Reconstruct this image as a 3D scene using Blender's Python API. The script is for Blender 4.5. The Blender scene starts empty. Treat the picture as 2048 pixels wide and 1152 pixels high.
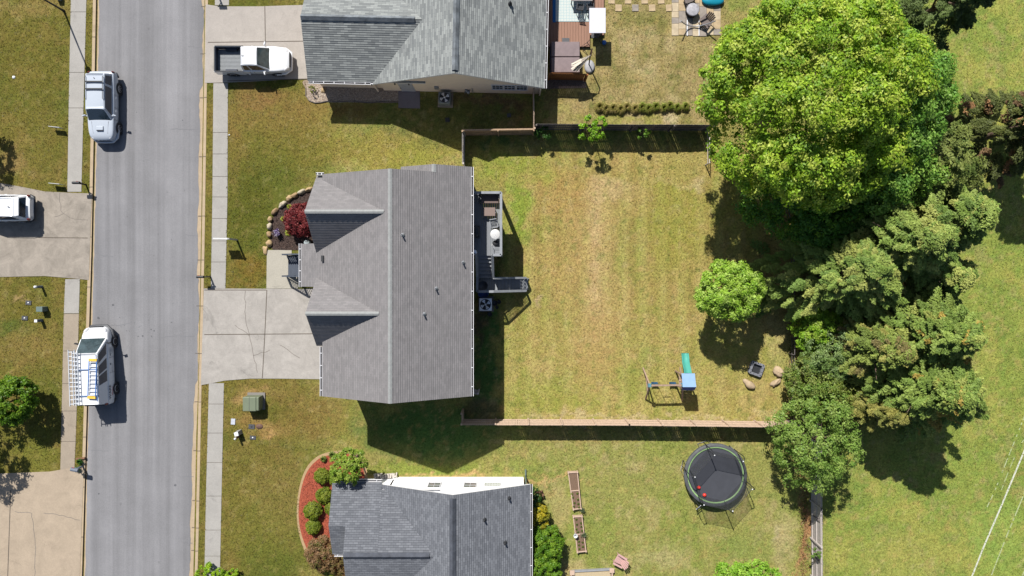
import bpy, bmesh, math, random
import numpy as np
from mathutils import Vector, Matrix
# ------------------------------------------------------------------ scene, camera, world, sun
S = bpy.context.scene
COL = S.collection
PPM = 28.0            # ground pixels (of the 2048 px photo) per metre
CAM_H = 48.93
cam = bpy.data.cameras.new("camera"); camo = bpy.data.objects.new("camera", cam); COL.objects.link(camo)
cam.sensor_width = 36.0; cam.lens = 36.0 * 1370.0 / 2048.0
cam.shift_y = -36.0 / 2048.0
cam.clip_start = 0.5; cam.clip_end = 5000
camo.location = (0, 0, CAM_H); camo.rotation_euler = (0, 0, 0)
S.camera = camo
SUNX, SUNY = 0.34, -0.83                 # shadow offset per metre of height
el = math.atan(1.0 / math.hypot(SUNX, SUNY)); az = math.atan2(-SUNX, -SUNY)
W = bpy.data.worlds.new("World"); S.world = W; W.use_nodes = True
nt = W.node_tree; bg = nt.nodes['Background']
sky = nt.nodes.new('ShaderNodeTexSky'); sky.sky_type = 'NISHITA'; sky.sun_disc = False
sky.sun_elevation = el; sky.sun_rotation = az
nt.links.new(sky.outputs[0], bg.inputs[0]); bg.inputs[1].default_value = 0.065
sun = bpy.data.lights.new("sun", 'SUN'); sun.energy = 5.0; sun.angle = math.radians(0.5); sun.color = (1.0, 0.965, 0.9)
suno = bpy.data.objects.new("sun", sun); COL.objects.link(suno)
suno.rotation_euler = Vector((SUNX, SUNY, -1)).to_track_quat('-Z', 'Y').to_euler(); suno.location = (-20, 50, 60)
S.view_settings.view_transform = 'Standard'; S.view_settings.look = 'None'
S.view_settings.exposure = 0.88; S.view_settings.gamma = 1
R = math.radians
KEXP = 0.47

def G(px, py, z=0.0):
    """plan position of a ground pixel"""
    return Vector(((px - 1024) / PPM, (540 - py) / PPM, z))
def A(px, py, z=0.0):
    """the point at height z that is seen at pixel px,py"""
    k = (CAM_H - z) / CAM_H
    return Vector(((px - 1024) / PPM * k, (540 - py) / PPM * k, z))
def lin(c): return tuple(((v / 255.0) / 12.92 if v / 255.0 <= .04045 else ((v / 255.0 + .055) / 1.055) ** 2.4) for v in c)
def C(r, g, b, k=KEXP):
    return tuple(v * k for v in lin((r, g, b)))

# ------------------------------------------------------------------ materials
MATS = {}
def mat(name, col, rough=.75, var=.15, scale=3.0, bump=0.0, metal=0.0, bscale=None, detail=4, col2=None, coat=0.0, spec=.3, stretch=None, obj=True):
    if name in MATS: return MATS[name]
    m = bpy.data.materials.new(name); m.use_nodes = True; t = m.node_tree; n = t.nodes; L = t.links
    b = n['Principled BSDF']; b.inputs['Roughness'].default_value = rough; b.inputs['Metallic'].default_value = metal
    b.inputs['Specular IOR Level'].default_value = spec
    b.inputs['Coat Weight'].default_value = coat
    tc = n.new('ShaderNodeTexCoord'); mp = n.new('ShaderNodeMapping')
    L.new(tc.outputs['Object'], mp.inputs[0])
    if stretch: mp.inputs['Scale'].default_value = stretch
    no = n.new('ShaderNodeTexNoise'); no.inputs['Scale'].default_value = scale; no.inputs['Detail'].default_value = detail
    no.inputs['Roughness'].default_value = .65
    L.new(mp.outputs[0], no.inputs['Vector'])
    cr = n.new('ShaderNodeValToRGB'); e = cr.color_ramp.elements
    a = [max(0, c * (1 - var)) for c in col]; c2 = [min(1, c * (1 + var)) for c in (col2 or col)]
    e[0].position = .3; e[1].position = .7
    e[0].color = (*a, 1); e[1].color = (*c2, 1)
    L.new(no.outputs['Fac'], cr.inputs[0]); L.new(cr.outputs[0], b.inputs['Base Color'])
    if bump:
        bp = n.new('ShaderNodeBump'); bp.inputs['Strength'].default_value = min(1, bump); bp.inputs['Distance'].default_value = .02
        n2 = n.new('ShaderNodeTexNoise'); n2.inputs['Scale'].default_value = bscale or scale * 8; n2.inputs['Detail'].default_value = 3
        L.new(mp.outputs[0], n2.inputs['Vector']); L.new(n2.outputs['Fac'], bp.inputs['Height']); L.new(bp.outputs[0], b.inputs['Normal'])
    MATS[name] = m; return m

def shingle_mat(name, c1, c2, mortar, off=.5, width=2.2, mort=.09, blotch=.12, line=.3):
    m = bpy.data.materials.new(name); m.use_nodes = True; t = m.node_tree; n = t.nodes; L = t.links
    b = n['Principled BSDF']; b.inputs['Roughness'].default_value = .9; b.inputs['Specular IOR Level'].default_value = .2
    uv = n.new('ShaderNodeUVMap'); uv.uv_map = 'UVMap'
    br = n.new('ShaderNodeTexBrick'); br.inputs['Scale'].default_value = 1; br.inputs['Brick Width'].default_value = width
    br.inputs['Row Height'].default_value = 1.0; br.inputs['Mortar Size'].default_value = mort; br.inputs['Mortar Smooth'].default_value = .35
    br.inputs['Color1'].default_value = (*c1, 1); br.inputs['Color2'].default_value = (*c2, 1); br.inputs['Mortar'].default_value = (*mortar, 1)
    br.inputs['Bias'].default_value = 0; br.offset = off; br.offset_frequency = 2; br.squash = 1
    mp = n.new('ShaderNodeMapping'); mp.inputs['Location'].default_value = (0, .5, 0)
    L.new(uv.outputs[0], mp.inputs[0]); L.new(uv.outputs[0], br.inputs['Vector'])
    no = n.new('ShaderNodeTexNoise'); no.inputs['Scale'].default_value = .22; no.inputs['Detail'].default_value = 5
    n2 = n.new('ShaderNodeTexNoise'); n2.inputs['Scale'].default_value = 5; n2.inputs['Detail'].default_value = 3
    L.new(uv.outputs[0], no.inputs['Vector']); L.new(uv.outputs[0], n2.inputs['Vector'])
    ad = n.new('ShaderNodeMath'); ad.operation = 'ADD'; L.new(no.outputs['Fac'], ad.inputs[0]); L.new(n2.outputs['Fac'], ad.inputs[1])
    mr = n.new('ShaderNodeMapRange'); mr.inputs[1].default_value = .6; mr.inputs[2].default_value = 1.4
    mr.inputs[3].default_value = 1 - blotch; mr.inputs[4].default_value = 1 + blotch
    L.new(ad.outputs[0], mr.inputs[0])
    sx = n.new('ShaderNodeSeparateXYZ'); L.new(uv.outputs[0], sx.inputs[0]); fr = n.new('ShaderNodeMath'); fr.operation = 'FRACT'; L.new(sx.outputs['Y'], fr.inputs[0])
    cm = n.new('ShaderNodeMapRange'); cm.inputs[1].default_value = .1; cm.inputs[2].default_value = .26; cm.inputs[3].default_value = 1 - line; cm.inputs[4].default_value = 1; L.new(fr.outputs[0], cm.inputs[0])  # shadow line of each course painted into the shingle colour
    mm = n.new('ShaderNodeMath'); mm.operation = 'MULTIPLY'; L.new(mr.outputs[0], mm.inputs[0]); L.new(cm.outputs[0], mm.inputs[1])
    mx = n.new('ShaderNodeVectorMath'); mx.operation = 'SCALE'
    L.new(br.outputs['Color'], mx.inputs[0]); L.new(mm.outputs[0], mx.inputs['Scale']); L.new(mx.outputs[0], b.inputs['Base Color'])
    MATS[name] = m; return m

def leaf_mat(name, rough=.6, trans=.35, gain=1.0):
    m = bpy.data.materials.new(name); m.use_nodes = True; t = m.node_tree; n = t.nodes; L = t.links
    b = n['Principled BSDF']; out = n['Material Output']
    b.inputs['Roughness'].default_value = rough; b.inputs['Specular IOR Level'].default_value = .25
    at = n.new('ShaderNodeAttribute'); at.attribute_name = 'tint'
    tr = n.new('ShaderNodeBsdfTranslucent'); mx = n.new('ShaderNodeMixShader'); mx.inputs[0].default_value = trans
    L.new(at.outputs['Color'], b.inputs['Base Color']); 
    g = n.new('ShaderNodeVectorMath'); g.operation = 'MULTIPLY'; g.inputs[1].default_value = (1.12, 1.18, .5)
    L.new(at.outputs['Color'], g.inputs[0]); L.new(g.outputs[0], tr.inputs[0])
    L.new(b.outputs[0], mx.inputs[1]); L.new(tr.outputs[0], mx.inputs[2]); L.new(mx.outputs[0], out.inputs[0])
    MATS[name] = m; return m

LEAF = leaf_mat('leaf', .5, .38); NEEDLE = leaf_mat('needle', .65, .2)
BARK = mat('bark', C(120, 100, 85), .9, .3, 6, .6)
WHITE = mat('white_paint', C(225, 225, 225, .55), .5, .05, 2)
OFFW = mat('off_white_vinyl', C(215, 208, 198, .5), .6, .04, 2)
CARW = mat('white_car_paint', (.50, .51, .53), .3, .03, 1, coat=.6)
CARS = mat('silver_white_paint', (.31, .34, .385), .28, .03, 1, coat=.6)
GLASS = mat('car_glass', (.012, .02, .035), .06, .2, 1, spec=.8)
GLASSG = mat('windscreen_glass', (.022, .035, .04), .06, .5, 2.5, spec=.7)
TYRE = mat('tyre_rubber', (.02, .02, .022), .8, .2, 6)
RIM = mat('alloy_rim', (.35, .35, .37), .3, .1, 5, metal=.8)
BLK = mat('black_plastic', (.018, .019, .022), .55, .2, 4)
DKG = mat('dark_grey_metal', (.05, .052, .058), .5, .15, 4)
GREYM = mat('grey_metal', (.25, .26, .28), .4, .12, 5, metal=.5)
ALU = mat('aluminium', (.62, .64, .68), .35, .08, 5, metal=.6)
RED = mat('red_plastic', (.35, .02, .02), .4, .1, 3)
LAMPC = mat('lamp_lens', (.5, .5, .52), .15, .1, 8, spec=.7)
TAIL = mat('tail_lens', (.12, .015, .015), .2, .1, 8, spec=.6)

# ------------------------------------------------------------------ mesh builder
class MB:
    def __init__(s, off=(0, 0, 0)): s.v = []; s.f = []; s.m = []; s.uv = []; s.o = Vector(off); s.sm = []
    def add(s, vs, fs, mi=0, uvs=None, smooth=False):
        b = len(s.v)
        s.v += [tuple(Vector(v) - s.o) for v in vs]
        for i, f in enumerate(fs):
            s.f.append([b + k for k in f]); s.m.append(mi); s.sm.append(smooth)
            s.uv.append(uvs[i] if uvs else [(0, 0)] * len(f))
    def box(s, c, d, rz=0, mi=0, top=(1, 1)):
        c = Vector(c); M = Matrix.Rotation(rz, 3, 'Z'); hx, hy, hz = d[0] / 2, d[1] / 2, d[2] / 2
        vs = []
        for z, kx, ky in ((-hz, 1, 1), (hz, top[0], top[1])):
            for x, y in ((-hx, -hy), (hx, -hy), (hx, hy), (-hx, hy)):
                vs.append(c + M @ Vector((x * kx, y * ky, z)))
        s.add(vs, [(3, 2, 1, 0), (4, 5, 6, 7), (0, 1, 5, 4), (1, 2, 6, 5), (2, 3, 7, 6), (3, 0, 4, 7)], mi)
    def beam(s, p, q, w, h=None, mi=0, up=(0, 0, 1)):
        h = w if h is None else h
        p = Vector(p); q = Vector(q); d = (q - p)
        if d.length < 1e-6: return
        d = d.normalized(); u = Vector(up)
        if abs(d.dot(u)) > .98: u = Vector((0, 1, 0))
        sd = d.cross(u).normalized(); u = sd.cross(d).normalized()
        vs = []
        for e in (p, q):
            for a, b in ((-1, -1), (1, -1), (1, 1), (-1, 1)): vs.append(e + sd * a * w / 2 + u * b * h / 2)
        s.add(vs, [(3, 2, 1, 0), (4, 5, 6, 7), (0, 1, 5, 4), (1, 2, 6, 5), (2, 3, 7, 6), (3, 0, 4, 7)], mi)
    def tube(s, pts, rs, n=8, mi=0, cap=True):
        pts = [Vector(p) for p in pts]
        if not hasattr(rs, '__len__'): rs = [rs] * len(pts)
        vs = []; fs = []
        for i, p in enumerate(pts):
            d = (pts[min(i + 1, len(pts) - 1)] - pts[max(i - 1, 0)])
            d = d.normalized() if d.length > 1e-9 else Vector((0, 0, 1))
            u = Vector((0, 0, 1)) if abs(d.z) < .95 else Vector((1, 0, 0))
            a = d.cross(u).normalized(); b = d.cross(a).normalized()
            for k in range(n):
                t = 2 * math.pi * k / n; vs.append(p + (a * math.cos(t) + b * math.sin(t)) * rs[i])
        for i in range(len(pts) - 1):
            for k in range(n):
                fs.append((i * n + k, (i * n + (k + 1) % n), ((i + 1) * n + (k + 1) % n), (i + 1) * n + k))
        s.add(vs, fs, mi, smooth=True)
        if cap:
            s.add(vs[:n], [tuple(range(n))[::-1]], mi); s.add(vs[-n:], [tuple(range(n))], mi)
    def lathe(s, c, prof, n=20, mi=0, ax='Z', sq=(1, 1), cap=True):
        c = Vector(c); vs = []; fs = []
        for r, z in prof:
            for k in range(n):
                t = 2 * math.pi * k / n
                p = Vector((r * math.cos(t) * sq[0], r * math.sin(t) * sq[1], z))
                if ax == 'Y': p = Vector((p.x, p.z, p.y))
                if ax == 'X': p = Vector((p.z, p.x, p.y))
                vs.append(c + p)
        for i in range(len(prof) - 1):
            for k in range(n):
                fs.append((i * n + k, i * n + (k + 1) % n, (i + 1) * n + (k + 1) % n, (i + 1) * n + k))
        s.add(vs, fs, mi, smooth=True)
        m = len(prof)
        if not cap or (m == 2 and prof[0][0] < 1e-4): return
        if prof[0][0] > 1e-4: s.add(vs[:n], [tuple(range(n))[::-1]], mi)
        if prof[-1][0] > 1e-4: s.add(vs[-n:], [tuple(range(n))], mi)
    def prism(s, poly, z0, z1, mi=0, mis=None):
        n = len(poly); vs = [(p[0], p[1], z0) for p in poly] + [(p[0], p[1], z1) for p in poly]
        s.add(vs, [tuple(range(n, 2 * n))], mi)
        s.add(vs, [tuple(range(n))[::-1]] + [(i, (i + 1) % n, n + (i + 1) % n, n + i) for i in range(n)], mi if mis is None else mis)
    def blob(s, c, r, seed=0, amp=.2, n=10, mi=0, flat=0, rz=0):
        rd = random.Random(seed); c = Vector(c)
        ph = [(rd.uniform(0, 6), rd.uniform(1.5, 4), Vector((rd.uniform(-1, 1), rd.uniform(-1, 1), rd.uniform(-1, 1)))) for _ in range(5)]
        vs = []; fs = []; M = Matrix.Rotation(rz, 3, 'Z')
        for i in range(n + 1):
            th = math.pi * i / n
            for k in range(2 * n):
                t = math.pi * k / n; d = Vector((math.sin(th) * math.cos(t), math.sin(th) * math.sin(t), math.cos(th)))
                a = 1 + sum(math.sin(p[0] + p[1] * d.dot(p[2]) * 2) for p in ph) * amp / 3
                p = Vector((d.x * r[0], d.y * r[1], d.z * r[2])) * a
                if flat and p.z < -r[2] * flat: p.z = -r[2] * flat
                vs.append(c + M @ p)
        for i in range(n):
            for k in range(2 * n):
                fs.append((i * 2 * n + k, (i + 1) * 2 * n + k, (i + 1) * 2 * n + (k + 1) % (2 * n), i * 2 * n + (k + 1) % (2 * n)))
        s.add(vs, fs, mi, smooth=True)
    def build(s, name, mats, parent=None, bevel=0, seg=2, subsurf=0, loc=None, smooth=None):
        me = bpy.data.meshes.new(name); me.from_pydata(s.v, [], s.f)
        if not isinstance(mats, (list, tuple)): mats = [mats]
        for m in mats: me.materials.append(m)
        me.polygons.foreach_set('material_index', [min(i, len(mats) - 1) for i in s.m])
        me.polygons.foreach_set('use_smooth', s.sm if smooth is None else [smooth] * len(s.f))
        if any(any(c != (0, 0) for c in u) for u in s.uv):
            ul = me.uv_layers.new(name='UVMap'); flat = [c for u in s.uv for p in u for c in p]
            ul.data.foreach_set('uv', flat)
        me.update()
        o = bpy.data.objects.new(name, me); COL.objects.link(o)
        if parent: o.parent = parent
        if loc is not None: o.location = loc
        if subsurf:
            bm = bmesh.new(); bm.from_mesh(me); bmesh.ops.remove_doubles(bm, verts=bm.verts, dist=1e-5); bm.to_mesh(me); bm.free()
            md = o.modifiers.new('s', 'SUBSURF'); md.levels = subsurf; md.render_levels = subsurf
            me.polygons.foreach_set('use_smooth', [True] * len(me.polygons))
        if bevel:
            md = o.modifiers.new('b', 'BEVEL'); md.width = bevel; md.segments = seg; md.limit_method = 'ANGLE'; md.angle_limit = R(40)
        return o

def tag(o, label=None, cat=None, group=None, kind=None):
    if label: o['label'] = label
    if cat: o['category'] = cat
    if group: o['group'] = group
    if kind: o['kind'] = kind
    return o
def thing(name, label, cat, loc=(0, 0, 0), rz=0, group=None):
    o = bpy.data.objects.new(name, None); COL.objects.link(o); o.empty_display_size = .2
    o.location = loc; o.rotation_euler = (0, 0, rz)
    return tag(o, label, cat, group)
def copy_tree(o, parent=None):
    c = o.copy(); COL.objects.link(c)
    if parent: c.parent = parent
    for ch in [k for k in bpy.data.objects if k.parent == o]: copy_tree(ch, c)
    return c
def struct(mb, name, m, **k):
    o = mb.build(name, m, **k); o['kind'] = 'structure'; return o

# ------------------------------------------------------------------ ground
def vnoise(x, y, seed):
    rs = np.random.RandomState(seed); T = rs.rand(256, 256)
    xi = np.floor(x).astype(int); yi = np.floor(y).astype(int); fx = x - xi; fy = y - yi
    fx = fx * fx * (3 - 2 * fx); fy = fy * fy * (3 - 2 * fy)
    a = T[xi % 256, yi % 256]; b = T[(xi + 1) % 256, yi % 256]; c = T[xi % 256, (yi + 1) % 256]; d = T[(xi + 1) % 256, (yi + 1) % 256]
    return (a * (1 - fx) + b * fx) * (1 - fy) + (c * (1 - fx) + d * fx) * fy
def fbm(x, y, seed, o=4):
    r = 0; amp = .5; t = 0
    for i in range(o): r = r + amp * vnoise(x * 2 ** i, y * 2 ** i, seed + i); t += amp; amp *= .55
    return r / t
def interp(pts, y): 
    ys = [p[0] for p in pts]; xs = [p[1] for p in pts]; return np.interp(y, ys, xs)
ROADL = [(-3000, 283), (0, 200), (300, 195), (576, 188), (860, 178), (1152, 172), (3000, 127)]
ROADR = [(-3000, 440), (0, 402), (300, 397), (560, 393), (780, 389), (870, 384), (1152, 378), (3000, 345)]
KL = [(-3000, 269), (0, 186), (300, 181), (500, 177), (700, 171), (950, 164), (1152, 158), (3000, 113)]
KR = [(-3000, 454), (0, 416), (300, 412), (500, 409), (640, 406), (780, 403), (1080, 397), (1152, 395), (3000, 362)]
def ground():
    def axis(a, b, st, far):
        v = list(np.arange(a, b + st, st)); d = st; lo = a; hi = b + st; L = []; H = []
        while hi < far: d *= 1.35; hi += d; H.append(hi); lo -= d; L.append(lo)
        return np.array(L[::-1] + v + H)
    xs = axis(-41, 41, .15, 1500); ys = axis(-26, 24, .15, 1500)
    X, Y = np.meshgrid(xs, ys, indexing='ij'); PX = X * PPM + 1024; PY = 540 - Y * PPM
    n1 = fbm(X * .35, Y * .35, 3); n2 = fbm(X * 1.2, Y * 1.2, 11); n3 = fbm(X * 4, Y * 4, 23); n4 = fbm(X * .12, Y * .12, 31, 3)
    WX = PX + (fbm(X * .8, Y * .8, 41) - .5) * 60 + (fbm(X * 3, Y * 3, 43) - .5) * 26; WY = PY + (fbm(X * .8, Y * .8, 47) - .5) * 60 + (fbm(X * 3, Y * 3, 49) - .5) * 26
    def L(c): return np.array(C(*c))
    col = np.zeros(X.shape + (3,))
    def mix(c, w): 
        nonlocal col
        w = np.clip(w, 0, 1)[..., None]; col = col * (1 - w) + L(c) * w
    def sm(a, b, v): t = np.clip((v - a) / (b - a), 0, 1); return t * t * (3 - 2 * t)
    def bl(px, py, rx, ry, c, s=.8, soft=.55, rot=0):
        dx = WX - px; dy = WY - py
        if rot: q = R(rot); dx, dy = dx * math.cos(q) + dy * math.sin(q), -dx * math.sin(q) + dy * math.cos(q)
        d = np.sqrt((dx / rx) ** 2 + (dy / ry) ** 2); mix(c, s * (1 - sm(1 - soft, 1 + soft * .6, d)))
    col[:] = L((158, 152, 84))
    mix((146, 156, 78), sm(.42, .62, n1) * .7); mix((178, 158, 102), sm(.52, .72, n2) * .6)
    # far left lawns
    left = 1 - sm(560, 700, WX)
    mix((124, 114, 52), left * .95)
    mix((112, 110, 46), left * sm(.4, .6, n1) * .7); mix((144, 124, 68), left * sm(.5, .66, n2) * .5); mix((96, 108, 40), left * sm(.55, .7, n4) * .7)
    # front lawn of the middle house
    bl(560, 230, 160, 60, (152, 124, 70), .6); bl(500, 420, 50, 90, (98, 100, 36), .8); bl(760, 300, 150, 40, (158, 142, 70), .7)
    bl(600, 290, 120, 50, (128, 118, 52), .5); bl(500, 540, 40, 35, (138, 112, 52), .8); bl(505, 790, 45, 20, (184, 150, 98), .8); bl(640, 830, 80, 50, (140, 116, 62), .7)
    bl(520, 850, 60, 25, (170, 134, 82), .6); bl(700, 870, 60, 60, (150, 144, 70), .7); bl(540, 860, 14, 10, (196, 160, 104), .8); bl(560, 1000, 60, 90, (146, 128, 72), .5)
    bl(520, 1060, 70, 80, (126, 124, 54), .5); bl(830, 310, 60, 25, (150, 152, 66), .6); bl(520, 190, 60, 20, (150, 116, 72), .6); bl(700, 215, 60, 20, (140, 104, 62), .5)
    # lawns far left
    bl(40, 20, 100, 20, (156, 136, 80), .7); bl(20, 320, 30, 40, (160, 132, 84), .6); bl(60, 150, 60, 120, (122, 112, 48), .5); bl(60, 690, 60, 50, (140, 122, 66), .7); bl(60, 620, 50, 40, (122, 112, 50), .6); bl(20, 660, 40, 20, (92, 108, 44), .7)
    bl(70, 900, 50, 50, (126, 128, 52), .5); bl(40, 600, 22, 4, (176, 150, 104), .8)
    # side strip between the houses (cast shadows painted in as darker green)
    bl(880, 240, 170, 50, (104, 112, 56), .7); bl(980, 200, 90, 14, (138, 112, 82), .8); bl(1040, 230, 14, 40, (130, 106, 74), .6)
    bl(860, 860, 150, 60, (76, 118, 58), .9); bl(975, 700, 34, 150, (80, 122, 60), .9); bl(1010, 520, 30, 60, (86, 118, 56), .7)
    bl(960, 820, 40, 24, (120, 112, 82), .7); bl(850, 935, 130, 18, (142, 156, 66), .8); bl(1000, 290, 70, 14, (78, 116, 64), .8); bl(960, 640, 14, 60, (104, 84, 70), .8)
    # backyard of the middle house
    back = sm(985, 1010, WX) * (1 - sm(1575, 1600, WX)) * sm(285, 300, PY) * (1 - sm(838, 846, PY))
    mix((178, 164, 92), back * .85); mix((154, 158, 76), back * sm(.46, .62, n1) * .65); mix((196, 170, 112), back * sm(.5, .7, n2) * .55)
    st = (np.sin(PX / 19.0 * math.pi + (n1 - .5) * 3) * .5 + .5) * back * (1 - sm(560, 760, PY))
    mix((166, 140, 84), st * .55); mix((204, 190, 120), (np.sin(PX / 19.0 * math.pi + 2 + (n1 - .5) * 3) * .5 + .5) ** 2 * back * .3)
    mix((212, 184, 140), np.exp(-((PX - 1190 + (n1 - .5) * 8) / 12.0) ** 2) * sm(330, 400, PY) * (1 - sm(600, 700, PY)) * (.45 + .7 * n3)); mix((200, 172, 118), np.exp(-((PX - 1192) / 40.0) ** 2) * sm(340, 420, PY) * (1 - sm(640, 800, PY)) * .6); bl(1215, 375, 60, 16, (206, 180, 130), .7); bl(1360, 360, 50, 10, (214, 190, 140), .8); bl(1345, 330, 70, 35, (186, 166, 104), .7)
    bl(1130, 400, 60, 60, (184, 150, 92), .6); bl(1130, 520, 50, 90, (188, 160, 100), .6); bl(1190, 700, 50, 90, (190, 160, 100), .55); bl(1010, 330, 60, 26, (150, 160, 66), .8)
    bl(1030, 420, 25, 70, (140, 166, 60), .75); bl(1080, 350, 40, 30, (160, 166, 70), .5); bl(1350, 440, 60, 120, (160, 156, 70), .6); bl(1480, 420, 60, 60, (164, 158, 72), .6); bl(1440, 700, 60, 60, (168, 164, 80), .4)
    bl(1560, 700, 22, 80, (186, 176, 112), .5); bl(1560, 660, 16, 40, (196, 178, 120), .6); bl(1290, 720, 30, 20, (146, 156, 78), .6); bl(1110, 800, 100, 22, (162, 164, 76), .6); bl(1290, 838, 320, 6, (206, 186, 140), .8)
    bl(1295, 735, 10, 14, (200, 176, 124), .6); bl(1355, 712, 18, 6, (206, 180, 132), .6); bl(1400, 380, 14, 20, (206, 186, 144), .6); bl(1075, 610, 12, 10, (196, 170, 130), .8)
    # upper yard
    up = sm(1095, 1105, WX) * (1 - sm(1440, 1470, WX)) * (1 - sm(245, 256, PY))
    mix((176, 156, 108), up * .85); mix((140, 132, 76), up * sm(.45, .62, n2) * .7); mix((196, 176, 132), up * sm(.55, .7, n1) * .6)
    bl(1250, 235, 130, 10, (158, 158, 78), .7); bl(1330, 235, 20, 14, (206, 186, 150), .8); bl(1290, 40, 60, 20, (128, 128, 66), .6); bl(1125, 230, 24, 14, (170, 158, 96), .7)
    # lower yard
    low = sm(1060, 1075, WX) * (1 - sm(1600, 1625, WX)) * sm(880, 890, PY)
    mix((160, 160, 88), low * .85); mix((146, 156, 74), low * sm(.45, .6, n1) * .6); mix((186, 170, 118), low * sm(.54, .7, n2) * .5)
    bl(1115, 1020, 20, 60, (186, 170, 114), .7); bl(1310, 1110, 60, 26, (190, 178, 124), .6); bl(1560, 1080, 20, 70, (192, 176, 128), .6); bl(1540, 1060, 8, 20, (210, 194, 152), .6); bl(1130, 1150, 30, 30, (196, 176, 124), .7)
    bl(1255, 925, 10, 8, (96, 112, 48), .6); bl(1480, 1100, 60, 30, (138, 156, 78), .5)
    bl(1606, 1070, 9, 110, (186, 138, 100), .9, .5); bl(1600, 900, 14, 60, (150, 118, 90), .7); bl(1618, 1060, 4, 90, (118, 126, 62), .6)
    bl(960, 955, 250, 4.5, (206, 172, 116), .9, .4)
    # far right field
    fld = sm(1640, 1660, WX)
    mix((150, 164, 76), fld * .9); mix((174, 172, 88), fld * sm(.45, .6, n1) * .8); mix((126, 154, 66), fld * sm(.5, .64, n2) * .6); mix((180, 164, 106), fld * sm(.6, .75, n2) * .5)
    bl(2000, 1080, 60, 80, (150, 178, 84), .5); bl(1690, 980, 50, 60, (120, 146, 66), .6); bl(1800, 1120, 100, 50, (176, 170, 92), .5)
    for sd_, th, cc_, st_ in ((61, .64, (200, 182, 130), .38), (67, .63, (104, 124, 56), .45), (71, .6, (186, 160, 100), .4)):
        mix(cc_, sm(th, th + .12, fbm(X * 2.6 + sd_, Y * 2.6, sd_, 5)) * st_ * (1 - .55 * left))
    col *= (.84 + .32 * n3)[..., None]; col *= (.9 + .2 * fbm(X * 7, Y * 7, 91, 2))[..., None]
    global GX, GY, GC; GX, GY, GC = xs, ys, col
    rl = interp(ROADL, PY); rr = interp(ROADR, PY); kl = interp(KL, PY); kr = interp(KR, PY)
    Z = -.16 * (sm(kl, rl, PX)) * (1 - sm(rr, kr, PX))
    nx, ny = X.shape
    v = np.stack([X, Y, Z], -1).reshape(-1, 3)
    idx = np.arange(nx * ny).reshape(nx, ny)
    f = np.stack([idx[:-1, :-1], idx[1:, :-1], idx[1:, 1:], idx[:-1, 1:]], -1).reshape(-1, 4)
    me = bpy.data.meshes.new('ground'); me.vertices.add(len(v)); me.vertices.foreach_set('co', v.astype('f').ravel())
    me.loops.add(f.size); me.loops.foreach_set('vertex_index', f.astype('i').ravel())
    me.polygons.add(len(f)); me.polygons.foreach_set('loop_start', np.arange(0, f.size, 4, dtype='i'))
    me.update(calc_edges=True)
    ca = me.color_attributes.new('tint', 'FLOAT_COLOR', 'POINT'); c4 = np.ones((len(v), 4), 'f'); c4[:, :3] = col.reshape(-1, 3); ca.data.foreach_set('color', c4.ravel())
    m = bpy.data.materials.new('lawn'); m.use_nodes = True; t = m.node_tree; n = t.nodes; K = t.links; b = n['Principled BSDF']
    b.inputs['Roughness'].default_value = .95; b.inputs['Specular IOR Level'].default_value = .1
    at = n.new('ShaderNodeAttribute'); at.attribute_name = 'tint'; tc = n.new('ShaderNodeTexCoord')
    def noise(sc, det, ro=.7):
        q = n.new('ShaderNodeTexNoise'); q.inputs['Scale'].default_value = sc; q.inputs['Detail'].default_value = det; q.inputs['Roughness'].default_value = ro
        K.new(tc.outputs['Object'], q.inputs['Vector']); return q
    a = noise(6.5, 6, .95); c = noise(1.6, 4)
    mr = n.new('ShaderNodeMapRange'); mr.inputs[1].default_value = .38; mr.inputs[2].default_value = .62; mr.inputs[3].default_value = .5; mr.inputs[4].default_value = 1.5
    mr.clamp = False
    K.new(a.outputs['Fac'], mr.inputs[0])
    sc = n.new('ShaderNodeVectorMath'); sc.operation = 'SCALE'; K.new(at.outputs['Color'], sc.inputs[0]); K.new(mr.outputs[0], sc.inputs['Scale'])
    hs = n.new('ShaderNodeHueSaturation'); mh = n.new('ShaderNodeMapRange'); mh.inputs[1].default_value = .35; mh.inputs[2].default_value = .65; mh.inputs[3].default_value = .492; mh.inputs[4].default_value = .512
    K.new(c.outputs['Fac'], mh.inputs[0]); K.new(mh.outputs[0], hs.inputs['Hue']); K.new(sc.outputs[0], hs.inputs['Color'])
    K.new(hs.outputs[0], b.inputs['Base Color'])
    bp = n.new('ShaderNodeBump'); bp.inputs['Strength'].default_value = .6; bp.inputs['Distance'].default_value = .05; K.new(a.outputs['Fac'], bp.inputs['Height']); K.new(bp.outputs[0], b.inputs['Normal'])
    me.materials.append(m); me.polygons.foreach_set('use_smooth', [True] * len(me.polygons))
    o = bpy.data.objects.new('ground', me); COL.objects.link(o); o['kind'] = 'structure'
ground()

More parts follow.
